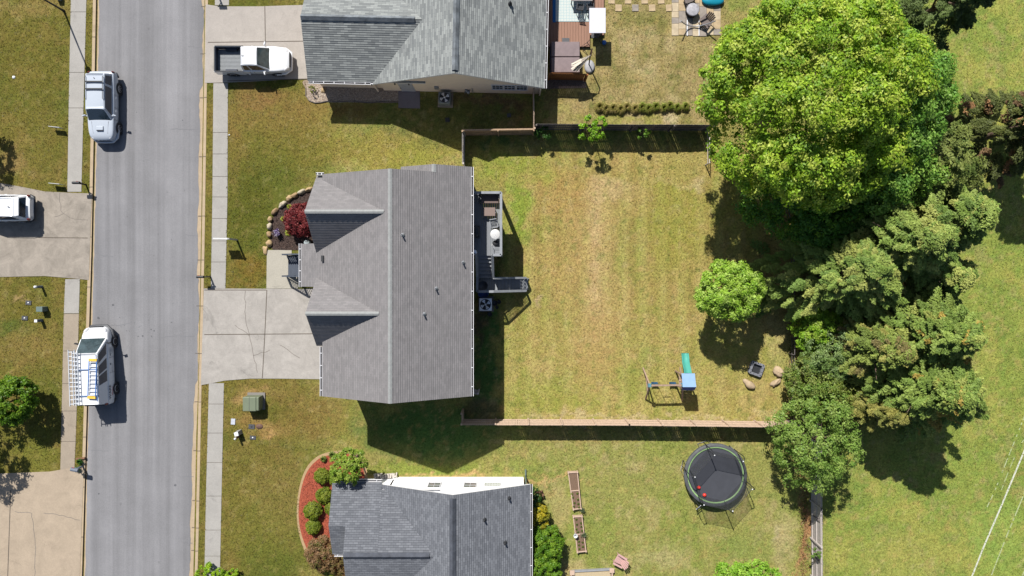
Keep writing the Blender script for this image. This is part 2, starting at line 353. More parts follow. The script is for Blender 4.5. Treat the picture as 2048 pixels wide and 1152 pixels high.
# ------------------------------------------------------------------ road, kerbs, pavements, driveways
def road_mat():
    m = bpy.data.materials.new('asphalt'); m.use_nodes = True; t = m.node_tree; n = t.nodes; K = t.links; b = n['Principled BSDF']
    b.inputs['Roughness'].default_value = .9; b.inputs['Specular IOR Level'].default_value = .2
    tc = n.new('ShaderNodeTexCoord')
    def nz(scale, det, st=None, ro=.6):
        mp = n.new('ShaderNodeMapping'); K.new(tc.outputs['Object'], mp.inputs[0])
        mp.inputs['Rotation'].default_value = (0, 0, R(1.4))
        if st: mp.inputs['Scale'].default_value = st
        q = n.new('ShaderNodeTexNoise'); q.inputs['Scale'].default_value = scale; q.inputs['Detail'].default_value = det; q.inputs['Roughness'].default_value = ro
        K.new(mp.outputs[0], q.inputs['Vector']); return q
    a = nz(1.0, 4, (1.6, .03, 1)); c = nz(.35, 4); d = nz(14, 4, None, .8); e = nz(2.2, 2)
    def mr(src, a0, a1, b0, b1, cl=True):
        q = n.new('ShaderNodeMapRange'); q.inputs[1].default_value = a0; q.inputs[2].default_value = a1; q.inputs[3].default_value = b0; q.inputs[4].default_value = b1; q.clamp = cl
        K.new(src, q.inputs[0]); return q.outputs[0]
    def mul(x, y):
        q = n.new('ShaderNodeMath'); q.operation = 'MULTIPLY'; K.new(x, q.inputs[0]); K.new(y, q.inputs[1]); return q.outputs[0]
    f = mul(mul(mr(a.outputs['Fac'], .3, .7, .8, 1.12), mr(c.outputs['Fac'], .3, .7, .9, 1.1)), mul(mr(d.outputs['Fac'], .25, .75, .82, 1.18), mr(e.outputs['Fac'], .22, .3, .8, 1)))
    sc = n.new('ShaderNodeVectorMath'); sc.operation = 'SCALE'; sc.inputs[0].default_value = C(152, 151, 154); K.new(f, sc.inputs['Scale']); K.new(sc.outputs[0], b.inputs['Base Color'])
    return m
def conc_mat(name, col, var=.16, sc=.9, stain=.5):
    m = bpy.data.materials.new(name); m.use_nodes = True; t = m.node_tree; n = t.nodes; K = t.links; b = n['Principled BSDF']
    b.inputs['Roughness'].default_value = .9; b.inputs['Specular IOR Level'].default_value = .2
    tc = n.new('ShaderNodeTexCoord')
    def nz(scale, det, ro=.6, dist=0):
        q = n.new('ShaderNodeTexNoise'); q.inputs['Scale'].default_value = scale; q.inputs['Detail'].default_value = det; q.inputs['Roughness'].default_value = ro; q.inputs['Distortion'].default_value = dist
        K.new(tc.outputs['Object'], q.inputs['Vector']); return q.outputs['Fac']
    def mr(src, a0, a1, b0, b1):
        q = n.new('ShaderNodeMapRange'); q.inputs[1].default_value = a0; q.inputs[2].default_value = a1; q.inputs[3].default_value = b0; q.inputs[4].default_value = b1
        K.new(src, q.inputs[0]); return q.outputs[0]
    def mul(x, y):
        q = n.new('ShaderNodeMath'); q.operation = 'MULTIPLY'; K.new(x, q.inputs[0]); K.new(y, q.inputs[1]); return q.outputs[0]
    f = mul(mul(mr(nz(sc, 6, .7, .6), .3, .7, 1 - var, 1 + var * .6), mr(nz(11, 3, .8), .25, .75, .9, 1.1)), mr(nz(.5, 5, .75, 1.2), .28, .42, 1 - stain * .4, 1))
    s = n.new('ShaderNodeVectorMath'); s.operation = 'SCALE'; s.inputs[0].default_value = col; K.new(f, s.inputs['Scale']); K.new(s.outputs[0], b.inputs['Base Color'])
    MATS[name] = m; return m
ROAD = road_mat()
CONC = conc_mat('driveway_concrete', C(192, 186, 179), .2, .9, .8); CONC2 = conc_mat('pavement_concrete', C(188, 184, 178), .1); CONCT = conc_mat('tan_concrete', C(182, 168, 150), .14)
KERB = conc_mat('kerb_concrete', C(206, 184, 154), .14, 1.4); JOINT = mat('joint_dirt', C(116, 106, 96), .95, .2, 4)
GUTL = mat('gutter_groove', C(110, 92, 76), .95, .2, 4)
CRACK = mat('crack_sealing', C(142, 134, 126), .95, .2, 8)

def strip(mb, LP, RP, ys, z0, z1, mi=0):
    for a, b in zip(ys[:-1], ys[1:]):
        l0 = G(float(interp(LP, a)), a, z0); r0 = G(float(interp(RP, a)), a, z1); l1 = G(float(interp(LP, b)), b, z0); r1 = G(float(interp(RP, b)), b, z1)
        mb.add([l0, l1, r1, r0], [(0, 1, 2, 3)], mi)
ysr = [-3000, -1000, -400] + list(range(-100, 1300, 10)) + [1800, 3000]
rj = random.Random(4)
RLj = [(y, float(interp(ROADL, y)) + rj.uniform(-.8, .8) - 3) for y in ysr]
RRj = [(y, float(interp(ROADR, y)) + rj.uniform(-.8, .8) + (4 if 15 < y < 175 or 556 < y < 770 else 0) + (1.2 * math.sin(y / 19))) for y in ysr]
mb = MB(); strip(mb, RLj, RRj, ysr, -.085, -.085); struct(mb, 'road', ROAD)
def off(P, d): return [(y, x + d) for y, x in P]
mb = MB()   # kerb: gutter pan, groove, raised kerb top
strip(mb, off(KL, 7), off(ROADL, 2), ysr, -.1, -.088); strip(mb, off(KL, 6), off(KL, 7), ysr, .012, -.1, 1); strip(mb, KL, off(KL, 6), ysr, .014, .014)
for y in range(-60, 1240, 100): mb.beam(G(float(interp(KL, y + 34)), y + 34, .016), G(float(interp(KL, y + 34)) + 5.8, y + 34, .016), .05, .006, 2)
struct(mb, 'kerb', [KERB, GUTL, JOINT])
mb = MB()
strip(mb, off(ROADR, -5), off(KR, -6.5), ysr, -.088, -.1); strip(mb, off(KR, -6.5), off(KR, -5.5), ysr, -.1, .012, 1); strip(mb, off(KR, -5.5), KR, ysr, .014, .014)
for y in (12, 107, 195, 313, 432, 520, 612, 707, 804, 902, 1002, 1056, 1102): mb.beam(G(float(interp(KR, y)) - 5.5, y, .016), G(float(interp(KR, y)), y, .016), .05, .006, 2); mb.beam(G(float(interp(KR, y)) - 15, y, -.082), G(float(interp(KR, y)) - 6.6, y, -.092), .05, .006, 2)
struct(mb, 'kerb', [KERB, GUTL, JOINT])

def pavement(LP, RP, joints, m):
    mb = MB()
    a, b = joints[0], joints[-1]
    strip(mb, off(LP, .3), off(RP, -.3), [a, (a + b) / 2, b], .006, .006, 1)
    for y0, y1 in zip(joints[:-1], joints[1:]):
        g = .45
        p = [G(float(interp(LP, y0)), y0 + g), G(float(interp(RP, y0)), y0 + g), G(float(interp(RP, y1)), y1 - g), G(float(interp(LP, y1)), y1 - g)]
        mb.prism([(q.x, q.y) for q in p[::-1]], .0, .022)
    struct(mb, 'pavement', [m, JOINT])
pavement([(-200, 146), (0, 142), (300, 136), (384, 135)], [(-200, 178), (0, 173), (300, 165), (384, 163)], [-200, -110, 24, 145, 216, 384], CONC2)
pavement([(556, 131), (627, 128), (940, 121)], [(556, 160), (627, 158), (850, 153), (938, 149)], [558, 627], CONC2)
pavement([(556, 131), (627, 128), (940, 121)], [(556, 160), (627, 158), (850, 153), (938, 149)], [627.5, 702, 767, 822, 883, 940], CONCT)
pavement([(-200, 432), (10, 430)], [(-200, 460), (12, 458)], [-200, -120, -60, 11], CONC2)
pavement([(165, 427), (400, 425), (577, 422)], [(165, 456), (400, 455), (577, 451)], [166, 265, 308, 353, 394, 437, 482, 524, 577], CONC2)
pavement([(768, 418), (1000, 412), (1152, 409), (1500, 402)], [(768, 448), (1000, 443), (1152, 440), (1500, 432)], [766, 808, 866, 925, 992, 1060, 1112, 1180, 1260, 1400, 1500], CONC2)

def slab(name, poly, m, z=.03, lines=(), cracks=(), kind='structure'):
    mb = MB(); pts = [G(*p) for p in poly]; mb.prism([(p.x, p.y) for p in pts], -.02, z)
    if sum((pts[i].x * pts[(i + 1) % len(pts)].y - pts[(i + 1) % len(pts)].x * pts[i].y) for i in range(len(pts))) < 0:
        mb = MB(); mb.prism([(p.x, p.y) for p in pts[::-1]], -.02, z)
    for l in lines:
        for a, b in zip(l[:-1], l[1:]): mb.beam(G(*a, z + .003), G(*b, z + .003), .055, .006, 1)
    rr = random.Random(9)
    for l in cracks:
        P = []
        for a, b in zip(l[:-1], l[1:]):
            n = max(2, int(math.dist(a, b) / 8))
            for k in range(n): t = k / n; P.append((a[0] + (b[0] - a[0]) * t + rr.uniform(-1.3, 1.3), a[1] + (b[1] - a[1]) * t + rr.uniform(-1.3, 1.3)))
        P.append(l[-1])
        for a, b in zip(P[:-1], P[1:]): mb.beam(G(*a, z + .002), G(*b, z + .002), .035, .005, 2)
    o = mb.build(name, [m, JOINT, CRACK]); o['kind'] = kind; return o
slab('driveway', [(408, 577), (452, 577), (640, 578), (692, 578), (692, 759), (560, 757), (500, 757), (450, 761), (420, 767), (402, 770)], CONC, .03,
     [[(409, 669), (692, 667)], [(534, 580), (530, 668), (525, 756)], [(409, 580), (533, 580)]], [[(491, 582), (491, 640), (500, 672), (508, 712), (515, 745)], [(500, 672), (470, 650)], [(508, 712), (540, 700)], [(560, 690), (600, 716)]])
slab('path', [(534, 500), (583.5, 500), (583.5, 515), (596, 515), (596, 577), (533, 577)], conc_mat('smooth_concrete', C(198, 192, 178), .08), .024)
slab('driveway', [(412, 9), (440, 13), (520, 13), (575, 11), (650, 9), (650, 158), (618, 157), (500, 163), (455, 165), (410, 166)], conc_mat('grey_driveway_concrete', C(194, 186, 178), .1), .03,
     [[(416, 85), (650, 82)], [(530, 13), (531, 84)], [(455, 162), (650, 157)]])
slab('driveway', [(-300, 366), (0, 366), (40, 373), (90, 383), (150, 386), (184, 387), (178, 560), (150, 557), (90, 552), (0, 554), (-300, 556)], conc_mat('stained_driveway_concrete', C(178, 168, 156), .3, .9, .9), .03,
     [[(75, 475), (176, 476)]], [[(120, 386), (122, 420), (128, 428), (140, 436), (176, 440)], [(128, 428), (108, 434)]])
slab('driveway', [(-300, 950), (0, 947), (100, 943), (140, 936), (168, 932), (160, 1152), (155, 1400), (-300, 1400)], conc_mat('tan_driveway_concrete', C(196, 178, 156), .14), .03,
     [[(22, 980), (16, 1152)]], [[(30, 1023), (64, 1026), (72, 1090), (70, 1152)], [(88, 1026), (120, 1030), (160, 1040)]])
# oil spots and loose debris on the road
mb = MB(); rr = random.Random(3)
for (x, y, r) in [(275, 673, 1.6), (284, 672, 1.8), (301, 659, 1.8), (307, 662, 1.6), (302, 673, 1.2), (247, 651, .9), (252, 662, 1), (268, 646, 1), (258, 663, .8), (281, 652, .8), (296, 640, .9), (238, 635, .9), (349, 971, 2.6), (196, 988, 1.8), (342, 645, 1.2), (253, 433, 1), (342, 480, 1.1), (315, 468, .9), (272, 224, .9), (277, 139, .9), (364, 240, 1.3), (225, 610, 2.5), (195, 636, 3), (235, 352, 1), (368, 380, .9), (375, 1010, .9)]:
    p = G(x, y, -.081); k = [(p.x + math.cos(t) * r / 28 * rr.uniform(.6, 1.2), p.y + math.sin(t) * r / 28 * rr.uniform(.6, 1.2)) for t in [i * .785 for i in range(8)]]
    mb.prism(k, -.086, -.0805)
struct(mb, 'road_stains', mat('oil_stain', C(112, 112, 116), .9, .2, 8))
mb = MB()
for l in ([(200, 511), (225, 513)], [(320, 676), (350, 672), (388, 673)], [(370, 470), (394, 472)], [(340, 257), (394, 259)], [(180, 901), (215, 902)], [(364, 954), (386, 954)], [(366, 1087), (384, 1087)], [(180, 650), (240, 651), (262, 645)], [(375, 92), (400, 94)]):
    P = []
    for a, b in zip(l[:-1], l[1:]):
        n = max(2, int(math.dist(a, b) / 6))
        for k in range(n): t = k / n; P.append((a[0] + (b[0] - a[0]) * t, a[1] + (b[1] - a[1]) * t + rr.uniform(-1, 1)))
    P.append(l[-1])
    for a, b in zip(P[:-1], P[1:]): mb.beam(G(*a, -.083), G(*b, -.083), .03, .004)
struct(mb, 'road_cracks', mat('crack', C(136, 136, 140), .95, .1, 5))
# white marking lines on the field
LINEW = mat('line_paint', C(226, 228, 212), .9, .2, 14); LINEF = mat('worn_line_paint', C(190, 200, 150), .9, .25, 10)
def pline(P, w, m, dash=0):
    mb = MB(); r2 = random.Random(len(P))
    for a, b in zip(P[:-1], P[1:]):
        n = max(1, int(math.dist(a, b) / 5))
        for k in range(n):
            if dash and r2.random() < dash: continue
            p = G(a[0] + (b[0] - a[0]) * k / n, a[1] + (b[1] - a[1]) * k / n, .006); q = G(a[0] + (b[0] - a[0]) * (k + 1) / n, a[1] + (b[1] - a[1]) * (k + 1) / n, .006)
            mb.beam(p, q, w, .006)
    struct(mb, 'field_line', m)
pline([(2140, 660), (2095, 790), (2048, 903), (2000, 1018), (1968, 1092), (1943, 1155), (1900, 1260)], .11, LINEW)
pline([(2130, 760), (2048, 988), (2012, 1075), (1981, 1155), (1940, 1260)], .08, LINEF, .1)
pline([(2085, 740), (2040, 855), (2012, 925), (1988, 985), (1974, 1014)], .07, LINEF, .35)
pline([(2070, 850), (2040, 890), (2020, 935), (1995, 1000)], .05, LINEF, .6)
pline([(2070, 1100), (2044, 1152)], .08, LINEF, .1)
# ------------------------------------------------------------------ houses
SH_MAIN = shingle_mat('shingles_brown_grey', C(143, 140, 141), C(155, 151, 152), C(136, 133, 135), width=2.2, mort=.06, blotch=.16, line=.26)
SH_TOP = shingle_mat('shingles_light_grey', C(134, 138, 139), C(176, 180, 178), C(124, 128, 131), width=3.4, mort=.07, blotch=.1)
SH_BOT = shingle_mat('shingles_blue_grey', C(116, 119, 126), C(140, 143, 150), C(100, 103, 111), width=2.2, mort=.09)
CAPM = mat('ridge_cap_pale', C(172, 174, 173), .9, .12, 5); CAPG = mat('ridge_vent_grey', C(128, 134, 140), .9, .45, 1.6); CAPD = mat('ridge_vent_dark', C(90, 94, 104), .9, .3, 2)
TRIM = mat('white_trim', C(232, 232, 236, .6), .5, .05, 2); SIDB = mat('beige_siding', C(232, 214, 194, .75), .7, .05, 2); SIDW = mat('white_siding', C(244, 244, 246, .8), .7, .04, 2)
DARKIN = mat('gutter_inside', C(70, 66, 68), .9, .4, 4); WGL = mat('window_glass', (.05, .055, .065), .1, .3, 3, spec=.7)
FND = mat('foundation', C(150, 145, 140), .9, .1, 3)

def v3(p): return (p[1 - 1], p[1], p[2])
def clipv(poly, n, d, keep_ge):
    out = []
    for i in range(len(poly)):
        a, b = poly[i], poly[(i + 1) % len(poly)]
        da = a.dot(n) - d; db = b.dot(n) - d
        if not keep_ge: da, db = -da, -db
        if da >= 0: out.append(a)
        if (da >= 0) != (db >= 0): out.append(a + (b - a) * (da / (da - db)))
    return out
def slope(mb, poly, c=.14, lift=.02, fascia=.16):
    """shingled roof plane: real stepped courses, plus its thickness below"""
    poly = [Vector(p) for p in poly]
    n = Vector((0, 0, 0))
    for i in range(len(poly)): n += poly[i].cross(poly[(i + 1) % len(poly)])
    n.normalize()
    if n.z < 0: n = -n; poly = poly[::-1]
    vdir = (Vector((0, 0, 1)) - n * n.z).normalized(); u = vdir.cross(n).normalized()
    v0 = min(p.dot(vdir) for p in poly); v1 = max(p.dot(vdir) for p in poly)
    k = 0
    while v0 + k * c < v1 - 1e-4:
        a = v0 + k * c; b = a + c
        q = clipv(clipv(poly, vdir, a, True), vdir, b, False)
        k += 1
        if len(q) < 3: continue
        vs = [p + n * (lift * (1 - (p.dot(vdir) - a) / c)) for p in q]
        uv = [(p.dot(u) / c + 100, (p.dot(vdir) - v0) / c + .02) for p in q]
        mb.add(vs, [tuple(range(len(q)))], 0, [uv])
        lo = [p for p in q if abs(p.dot(vdir) - a) < 1e-4]
        if len(lo) >= 2:
            lo.sort(key=lambda p: p.dot(u)); p0, p1 = lo[0], lo[-1]
            mb.add([p0, p1, p1 + n * lift, p0 + n * lift], [(0, 1, 2, 3)], 0, [[(p0.dot(u) / c + 100, k - 1 + .99), (p1.dot(u) / c + 100, k - 1 + .99)] * 2])
    m = len(poly); dn = Vector((0, 0, -fascia))
    vs = [p for p in poly] + [p + dn for p in poly]
    mb.add(vs, [tuple(range(m, 2 * m))[::-1]] + [(m + i, m + (i + 1) % m, (i + 1) % m, i) for i in range(m)], 1)
def gz(v, z): return Vector((v[0], v[1], z))
class Gable:
    """gable roof. axis 'y': ridge runs along world y. c,half in G px; a0,a1 extents in G px"""
    def __init__(s, axis, c, half, a0, a1, ze, zr): s.ax, s.c, s.h, s.a0, s.a1, s.ze, s.zr = axis, c, half, a0, a1, ze, zr
    def P(s, t, a, z):
        return G(s.c + t, a, z) if s.ax == 'y' else G(a, s.c + t, z)
    def roof(s, mb, sides=(-1, 1), c=.14):
        for sd in sides:
            slope(mb, [s.P(sd * s.h, s.a0, s.ze), s.P(sd * s.h, s.a1, s.ze), s.P(0, s.a1, s.zr), s.P(0, s.a0, s.zr)], c)
    def wall(s, mb, oh=8, mi=0, ends=(1, 1), z0=0):
        k = (s.zr - s.ze) / s.h
        h = s.h - oh; zw = s.ze + k * oh - .17; zt = s.zr - .17
        e0 = s.a0 + (oh if ends[0] else 0); e1 = s.a1 - (oh if ends[1] else 0)
        vs = []
        for a in (e0, e1):
            vs += [s.P(-h, a, z0), s.P(h, a, z0), s.P(h, a, zw), s.P(0, a, zt), s.P(-h, a, zw)]
        f = [(0, 1, 2, 3, 4), (9, 8, 7, 6, 5), (0, 5, 6, 1), (1, 6, 7, 2), (2, 7, 8, 3), (3, 8, 9, 4), (4, 9, 5, 0)]
        mb.add(vs, f, mi)
def cap(root, p, q, w, h, m, name='ridge_cap', nseg=0):
    """ridge cap strip: shallow inverted V with overlapping pieces"""
    mb = MB(); p = Vector(p); q = Vector(q); d = (q - p); L = d.length; d.normalize(); sd = d.cross(Vector((0, 0, 1))).normalized()
    n = nseg or max(1, int(L / .3))
    for i in range(n):
        a = p + d * (L * i / n); b = p + d * (L * (i + 1) / n)
        for sgn in (1, -1):
            z0 = .02; z1 = .045
            vs = [a + Vector((0, 0, z1 + h)), b + Vector((0, 0, z0 + h)), b + sd * sgn * w + Vector((0, 0, z0 - w * .42)), a + sd * sgn * w + Vector((0, 0, z1 - w * .42)),
                  a + sd * sgn * w + Vector((0, 0, z1 - w * .42 - .06)), b + sd * sgn * w + Vector((0, 0, z0 - w * .42 - .06))]
            mb.add(vs, [(0, 1, 2, 3) if sgn < 0 else (3, 2, 1, 0), (3, 2, 5, 4)], 0)
            mb.add([a + Vector((0, 0, z1 + h)), a + sd * sgn * w + Vector((0, 0, z1 - w * .42)), a + Vector((0, 0, -.05))], [(0, 1, 2)], 0)
    return mb.build(name, m, root)
def gutter(root, p, q, side, n):
    """open trough with hangers; side = outward unit vector"""
    p = Vector(p); q = Vector(q); sd = Vector(side); mb = MB()
    for k, (o, z) in enumerate(((0.0, 0), (.13, 0))): mb.beam(p + sd * (o + .012) + Vector((0, 0, -.07)), q + sd * (o + .012) + Vector((0, 0, -.07)), .03 if k else .02, .13, 0)
    mb.beam(p + sd * .07 + Vector((0, 0, -.12)), q + sd * .07 + Vector((0, 0, -.12)), .11, .012, 1)
    o = mb.build('gutter', [TRIM, DARKIN], root)
    for i in range(n): m2 = MB(); a = p.lerp(q, (i + .5) / n); m2.beam(a + Vector((0, 0, 0)), a + sd * .14, .04, .015); m2.build('gutter_hanger', TRIM, o)
def pipe(root, pos, h=.45, r=.045, m=None):
    mb = MB(); b = Vector(pos); mb.lathe(b + Vector((0, 0, -.05)), [(.14, 0), (.13, .07), (r * 1.3, .12), (r, .14), (r, h), (r * .7, h), (r * .7, h - .1), (0, h - .1)], 12)
    return mb.build('vent_pipe', m or GREYM, root)
def window(root, c, w, h, face, grid=(2, 2), glass=WGL, trim=.06, name='window'):
    """flat wall window: c centre on the wall plane, face = outward unit normal"""
    n = Vector(face); u = Vector((-n.y, n.x, 0)); c = Vector(c); mb = MB()
    def bar(u0, u1, z0, z1, d0, d1):
        vs = []
        for d in (d0, d1):
            for a, b in ((u0, z0), (u1, z0), (u1, z1), (u0, z1)): vs.append(c + u * a + Vector((0, 0, b)) + n * d)
        mb.add(vs, [(3, 2, 1, 0), (4, 5, 6, 7), (0, 1, 5, 4), (1, 2, 6, 5), (2, 3, 7, 6), (3, 0, 4, 7)])
    for s in (-1, 1):
        bar(s * w / 2 - trim / 2, s * w / 2 + trim / 2, -h / 2, h / 2, -.02, .05); bar(-w / 2 - trim, w / 2 + trim, s * h / 2 - trim / 2, s * h / 2 + trim / 2, -.02, .06)
    for i in range(1, grid[0]): x = -w / 2 + w * i / grid[0]; bar(x - .012, x + .012, -h / 2, h / 2, .012, .03)
    for i in range(1, grid[1]): z = -h / 2 + h * i / grid[1]; bar(-w / 2, w / 2, z - .012, z + .012, .011, .031)
    o = mb.build(name, TRIM, root)
    mb = MB()
    vs = [c + u * a + Vector((0, 0, b)) + n * .01 for a, b in ((-w / 2, -h / 2), (w / 2, -h / 2), (w / 2, h / 2), (-w / 2, h / 2))]
    mb.add(vs, [(0, 1, 2, 3)]); mb.build('pane', glass, o)
    return o
ZERO = Vector((0, 0, 0))
# ---- middle house
h = thing('house', 'middle house with brown-grey shingle roof and two triangular front gables', 'house')
main = Gable('y', 819.5, 131.5, 370, 764, 5.54, 7.93)
mb = MB()
main.roof(mb)
k_ = (7.93 - 5.54) / 131.5
slope(mb, [G(889, 357, 5.54 + 62 * k_), G(951, 357, 5.54), G(951, 370, 5.54), G(889, 370, 5.54 + 62 * k_)])
slope(mb, [G(889, 357, 5.54 + 62 * k_), G(889, 372, 5.54 + 62 * k_), G(827, 372, 5.54), G(827, 357, 5.54)])
ga = Gable('x', 441.5, 70, 675, 812, 5.2, 7.76); ga.roof(mb)
gb = Gable('x', 613.7, 61.3, 675, 803, 5.25, 7.6); gb.roof(mb)
slope(mb, [G(643, 492.5, 4.66), G(643, 570, 4.66), G(689, 570, 5.56), G(689, 492.5, 5.56)])
mb.build('roof', [SH_MAIN, TRIM], h)
mb = MB(); main.wall(mb); ga.wall(mb, 8, ends=(1, 0)); gb.wall(mb, 8, ends=(1, 0))
Gable('y', 889, 62, 357, 380, 5.54, 5.54 + 62 * k_).wall(mb, 6)
mb.build('wall', OFFW, h)
cap(h, main.P(0, 370, 7.93), main.P(0, 764, 7.93), .12, .0, CAPM)
cap(h, ga.P(0, 675, 7.76), ga.P(0, 808, 7.76), .12, .0, CAPM); cap(h, gb.P(0, 675, 7.6), gb.P(0, 799, 7.6), .12, .0, CAPM)
cap(h, G(889, 357, 6.667), G(889, 371, 6.667), .13, 0, CAPM)
gutter(h, G(951.5, 357, 5.54), G(951.5, 764, 5.54), (1, 0, 0), 12)
gutter(h, G(687.5, 676.5, 5.54), G(687.5, 764, 5.54), (-1, 0, 0), 4)
gutter(h, G(642.5, 492, 4.66), G(642.5, 571, 4.66), (-1, 0, 0), 4)
gutter(h, G(676, 371.5, 5.54), G(690, 371.5, 5.54), (0, 1, 0), 2)
for x, y, z in ((805, 470, 7.55), (926, 525, 5.9), (872, 577, 6.7), (848, 628, 7.0)):
    # solve the roof height under the seen pixel
    for _ in range(5): p = A(x, y, z); z = 5.54 + (951 - (p.x * PPM + 1024)) * k_
    pipe(h, A(x, y, z), .42, .05)
mb = MB(); mb.beam(A(645, 511, 5.66), A(645, 523, 5.66), .15, .12); mb.build('flashing_shadow', BLK, h)  # black bar standing in for the shadow at the valley flashing
for x, y in ((691, 677), (945, 750), (945, 368)): mb = MB(); mb.box(G(x, y, 2.7), (.09, .12, 5.3)); mb.build('downspout', TRIM, h)
w = window(h, G(683, 441, 3.7), 1.8, 1.5, (-1, 0, 0), (2, 2)); window(h, G(683, 613.7, 3.7), 1.6, 1.3, (-1, 0, 0), (2, 2))
for y in (440, 560, 640, 700): window(h, G(943, y, 4.1), 1.2, 1.5, (1, 0, 0), (2, 2))
for x in (780, 870): window(h, G(x, 756, 3.6), .9, 1.4, (0, -1, 0), (2, 2))
# garage door and front door
mb = MB()
for i in range(4): mb.box(G(695.4, 716, .35 + i * .55), (.05, 2.3, .53))
mb.build('garage_door', TRIM, h)
mb = MB(); mb.box(G(679, 531, 2.6), (.06, .95, 2.1)); dr = mb.build('door', RED, h)
mb = MB(); mb.lathe(G(677, 520, 2.5), [(0, 0), (.035, .01), (.035, .04), (0, .05)], 8); mb.build('handle', ALU, dr)
# porch
WDG = mat('dark_grey_stain', C(84, 92, 106), .7, .15, 4, stretch=(6, .6, 1)); WDM = mat('grey_stain', C(164, 168, 174), .7, .12, 4)
DECKM = mat('deck_board_grey', C(150, 154, 160), .75, .12, 3, stretch=(8, .6, 1))
pr = MB()
for i in range(15): pr.box(G(603 + i * 5.0, 531, .97), (.165, 1.5 if i < 4 else 2.6, .035))
pr.box(G(655, 531, .46), (1.9, 2.5, .9), mi=0); pr.box(G(617, 531, .46), (.95, 1.36, .9), mi=0)
pf = pr.build('porch_floor', WDG, h)
for x, y in ((648, 496), (648, 567)): mb = MB(); mb.box(G(x, y, 2.85), (.14, .14, 3.4)); mb.build('porch_post', TRIM, h)
def stair_run(root, p0, p1, z0, z1, width, n, m, side):
    """n treads from p0 (low, z0) to p1 (high, z1); side = unit vector across"""
    p0 = Vector(p0); p1 = Vector(p1); d = (p1 - p0); L = d.length; d.normalize(); sd = Vector(side); mb = MB()
    ang = math.atan2(d.y, d.x)
    for i in range(n):
        z = z0 + (z1 - z0) * (i + 1) / (n + 1); c = p0 + d * (L * (i + .5) / n)
        mb.box((c.x, c.y, z - .02), (L / n * .93, width, .04), ang); mb.box((c.x + d.x * L / n * .46, c.y + d.y * L / n * .46, z - (z1 - z0) / (n + 1) * .5 + .02), (.025, width * .98, (z1 - z0) / (n + 1) - .04), ang)
    for s in (-1, 1): mb.beam(gz(p0 + sd * s * width / 2 * .97, z0 + .02), gz(p1 + sd * s * width / 2 * .97, z1 - .12), .05, .24)
    return mb.build('stairs', m, root)
def railing(root, P, h, m, mtop, wt=.14, sp=.115, posts=True, name='railing', bal=.035):
    """P: list of 3D floor points; top rail h above"""
    mb = MB(); tp = MB()
    P = [Vector(p) for p in P]; up = Vector((0, 0, h))
    for a, b in zip(P[:-1], P[1:]):
        tp.beam(a + up, b + up, wt, .04); mb.beam(a + Vector((0, 0, .1)), b + Vector((0, 0, .1)), .04, .08); mb.beam(a + up - Vector((0, 0, .07)), b + up - Vector((0, 0, .07)), .04, .08)
        L = (b - a).length; n = max(1, int(L / sp))
        for i in range(1, n): q = a.lerp(b, i / n); mb.beam(q + Vector((0, 0, .1)), q + up - Vector((0, 0, .08)), bal)
    r = mb.build(name, m, root); tp.build('top_rail', mtop, r)
    if posts:
        for p in P:
            q = MB(); q.beam(p - Vector((0, 0, p.z if p.z > .2 else 0)), p + up - Vector((0, 0, .02)), .1); q.build('post', m, r)
    return r
stair_run(h, G(578, 531, 0), G(600, 531, 0), 0.02, .97, 1.45, 4, WDG, (0, 1, 0))
for y in (509.5, 552): railing(h, [G(574, y, .1), G(600, y, .97), G(643, y, .97)], .9, WDG, WDG, .09, .12)
railing(h, [G(643, 553, .97), G(643, 568, .97), G(672, 568, .97)], .9, WDG, WDG, .09, .12)

# ---- upper house (rotated a touch)
ang = R(-1.3); pv = G(923, 188, 0)
h2 = thing('house', 'upper house with light grey shingles, raised ridge vents and beige gable wall', 'house', pv, ang)
mainT = Gable('y', 923, 162, -260, 192, 2.6, 5.7); wing = Gable('x', 86, 102, 637, 860, 2.62, 4.47)
mb = MB(pv); mainT.roof(mb, c=.145); wing.roof(mb, c=.145); mb.build('roof', [SH_TOP, TRIM], h2)
mb = MB(pv); mainT.wall(mb, 7.5); wing.wall(mb, 8, ends=(1, 0)); mb.build('wall', SIDB, h2)
def lift(o, p, d): return p
for nm, a, b, m in (('ridge_vent', mainT.P(0, -100, 5.73), mainT.P(0, 187, 5.73), CAPG), ('ridge_vent', wing.P(0, 638, 4.5), wing.P(0, 845, 4.5), CAPG)):
    o = cap(h2, a - pv, b - pv, .2, .09, m, nm, int((b - a).length / .62))
gutter(h2, G(1085.5, -255, 2.6) - pv, G(1085.5, 192, 2.6) - pv, (1, 0, 0), 14)
gutter(h2, G(638, 188.5, 2.62) - pv, G(756, 188.5, 2.62) - pv, (0, -1, 0), 6)
gutter(h2, G(760.5, 188, 2.6) - pv, G(760.5, 193, 2.6) - pv, (-1, 0, 0), 1)
for x, y in ((1079, 187), (757, 186)): mb = MB(pv); mb.box(G(x, y, 1.25), (.1, .1, 2.5)); mb.build('downspout', SIDB, h2)
yw = 184.4
for x in (996, 1019.5, 1043): window(h2, G(x, yw, 1.62) - pv, .76, 1.15, (0, -1, 0), (3, 2))
mb = MB(pv); mb.box(G(818, yw + .6, 1.05), (1.0, .05, 2.05)); dr = mb.build('door', ALU, h2)
mb = MB(pv); mb.lathe(G(806, yw + 2.2, 1.0), [(0, 0), (.035, .01), (.035, .04), (0, .05)], 8); mb.build('handle', BLK, dr)
for x in (799, 826): mb = MB(pv); mb.box(G(x, yw + 1.5, 2.05), (.1, .1, .22), top=(.6, .6)); mb.build('wall_lamp', BLK, h2)
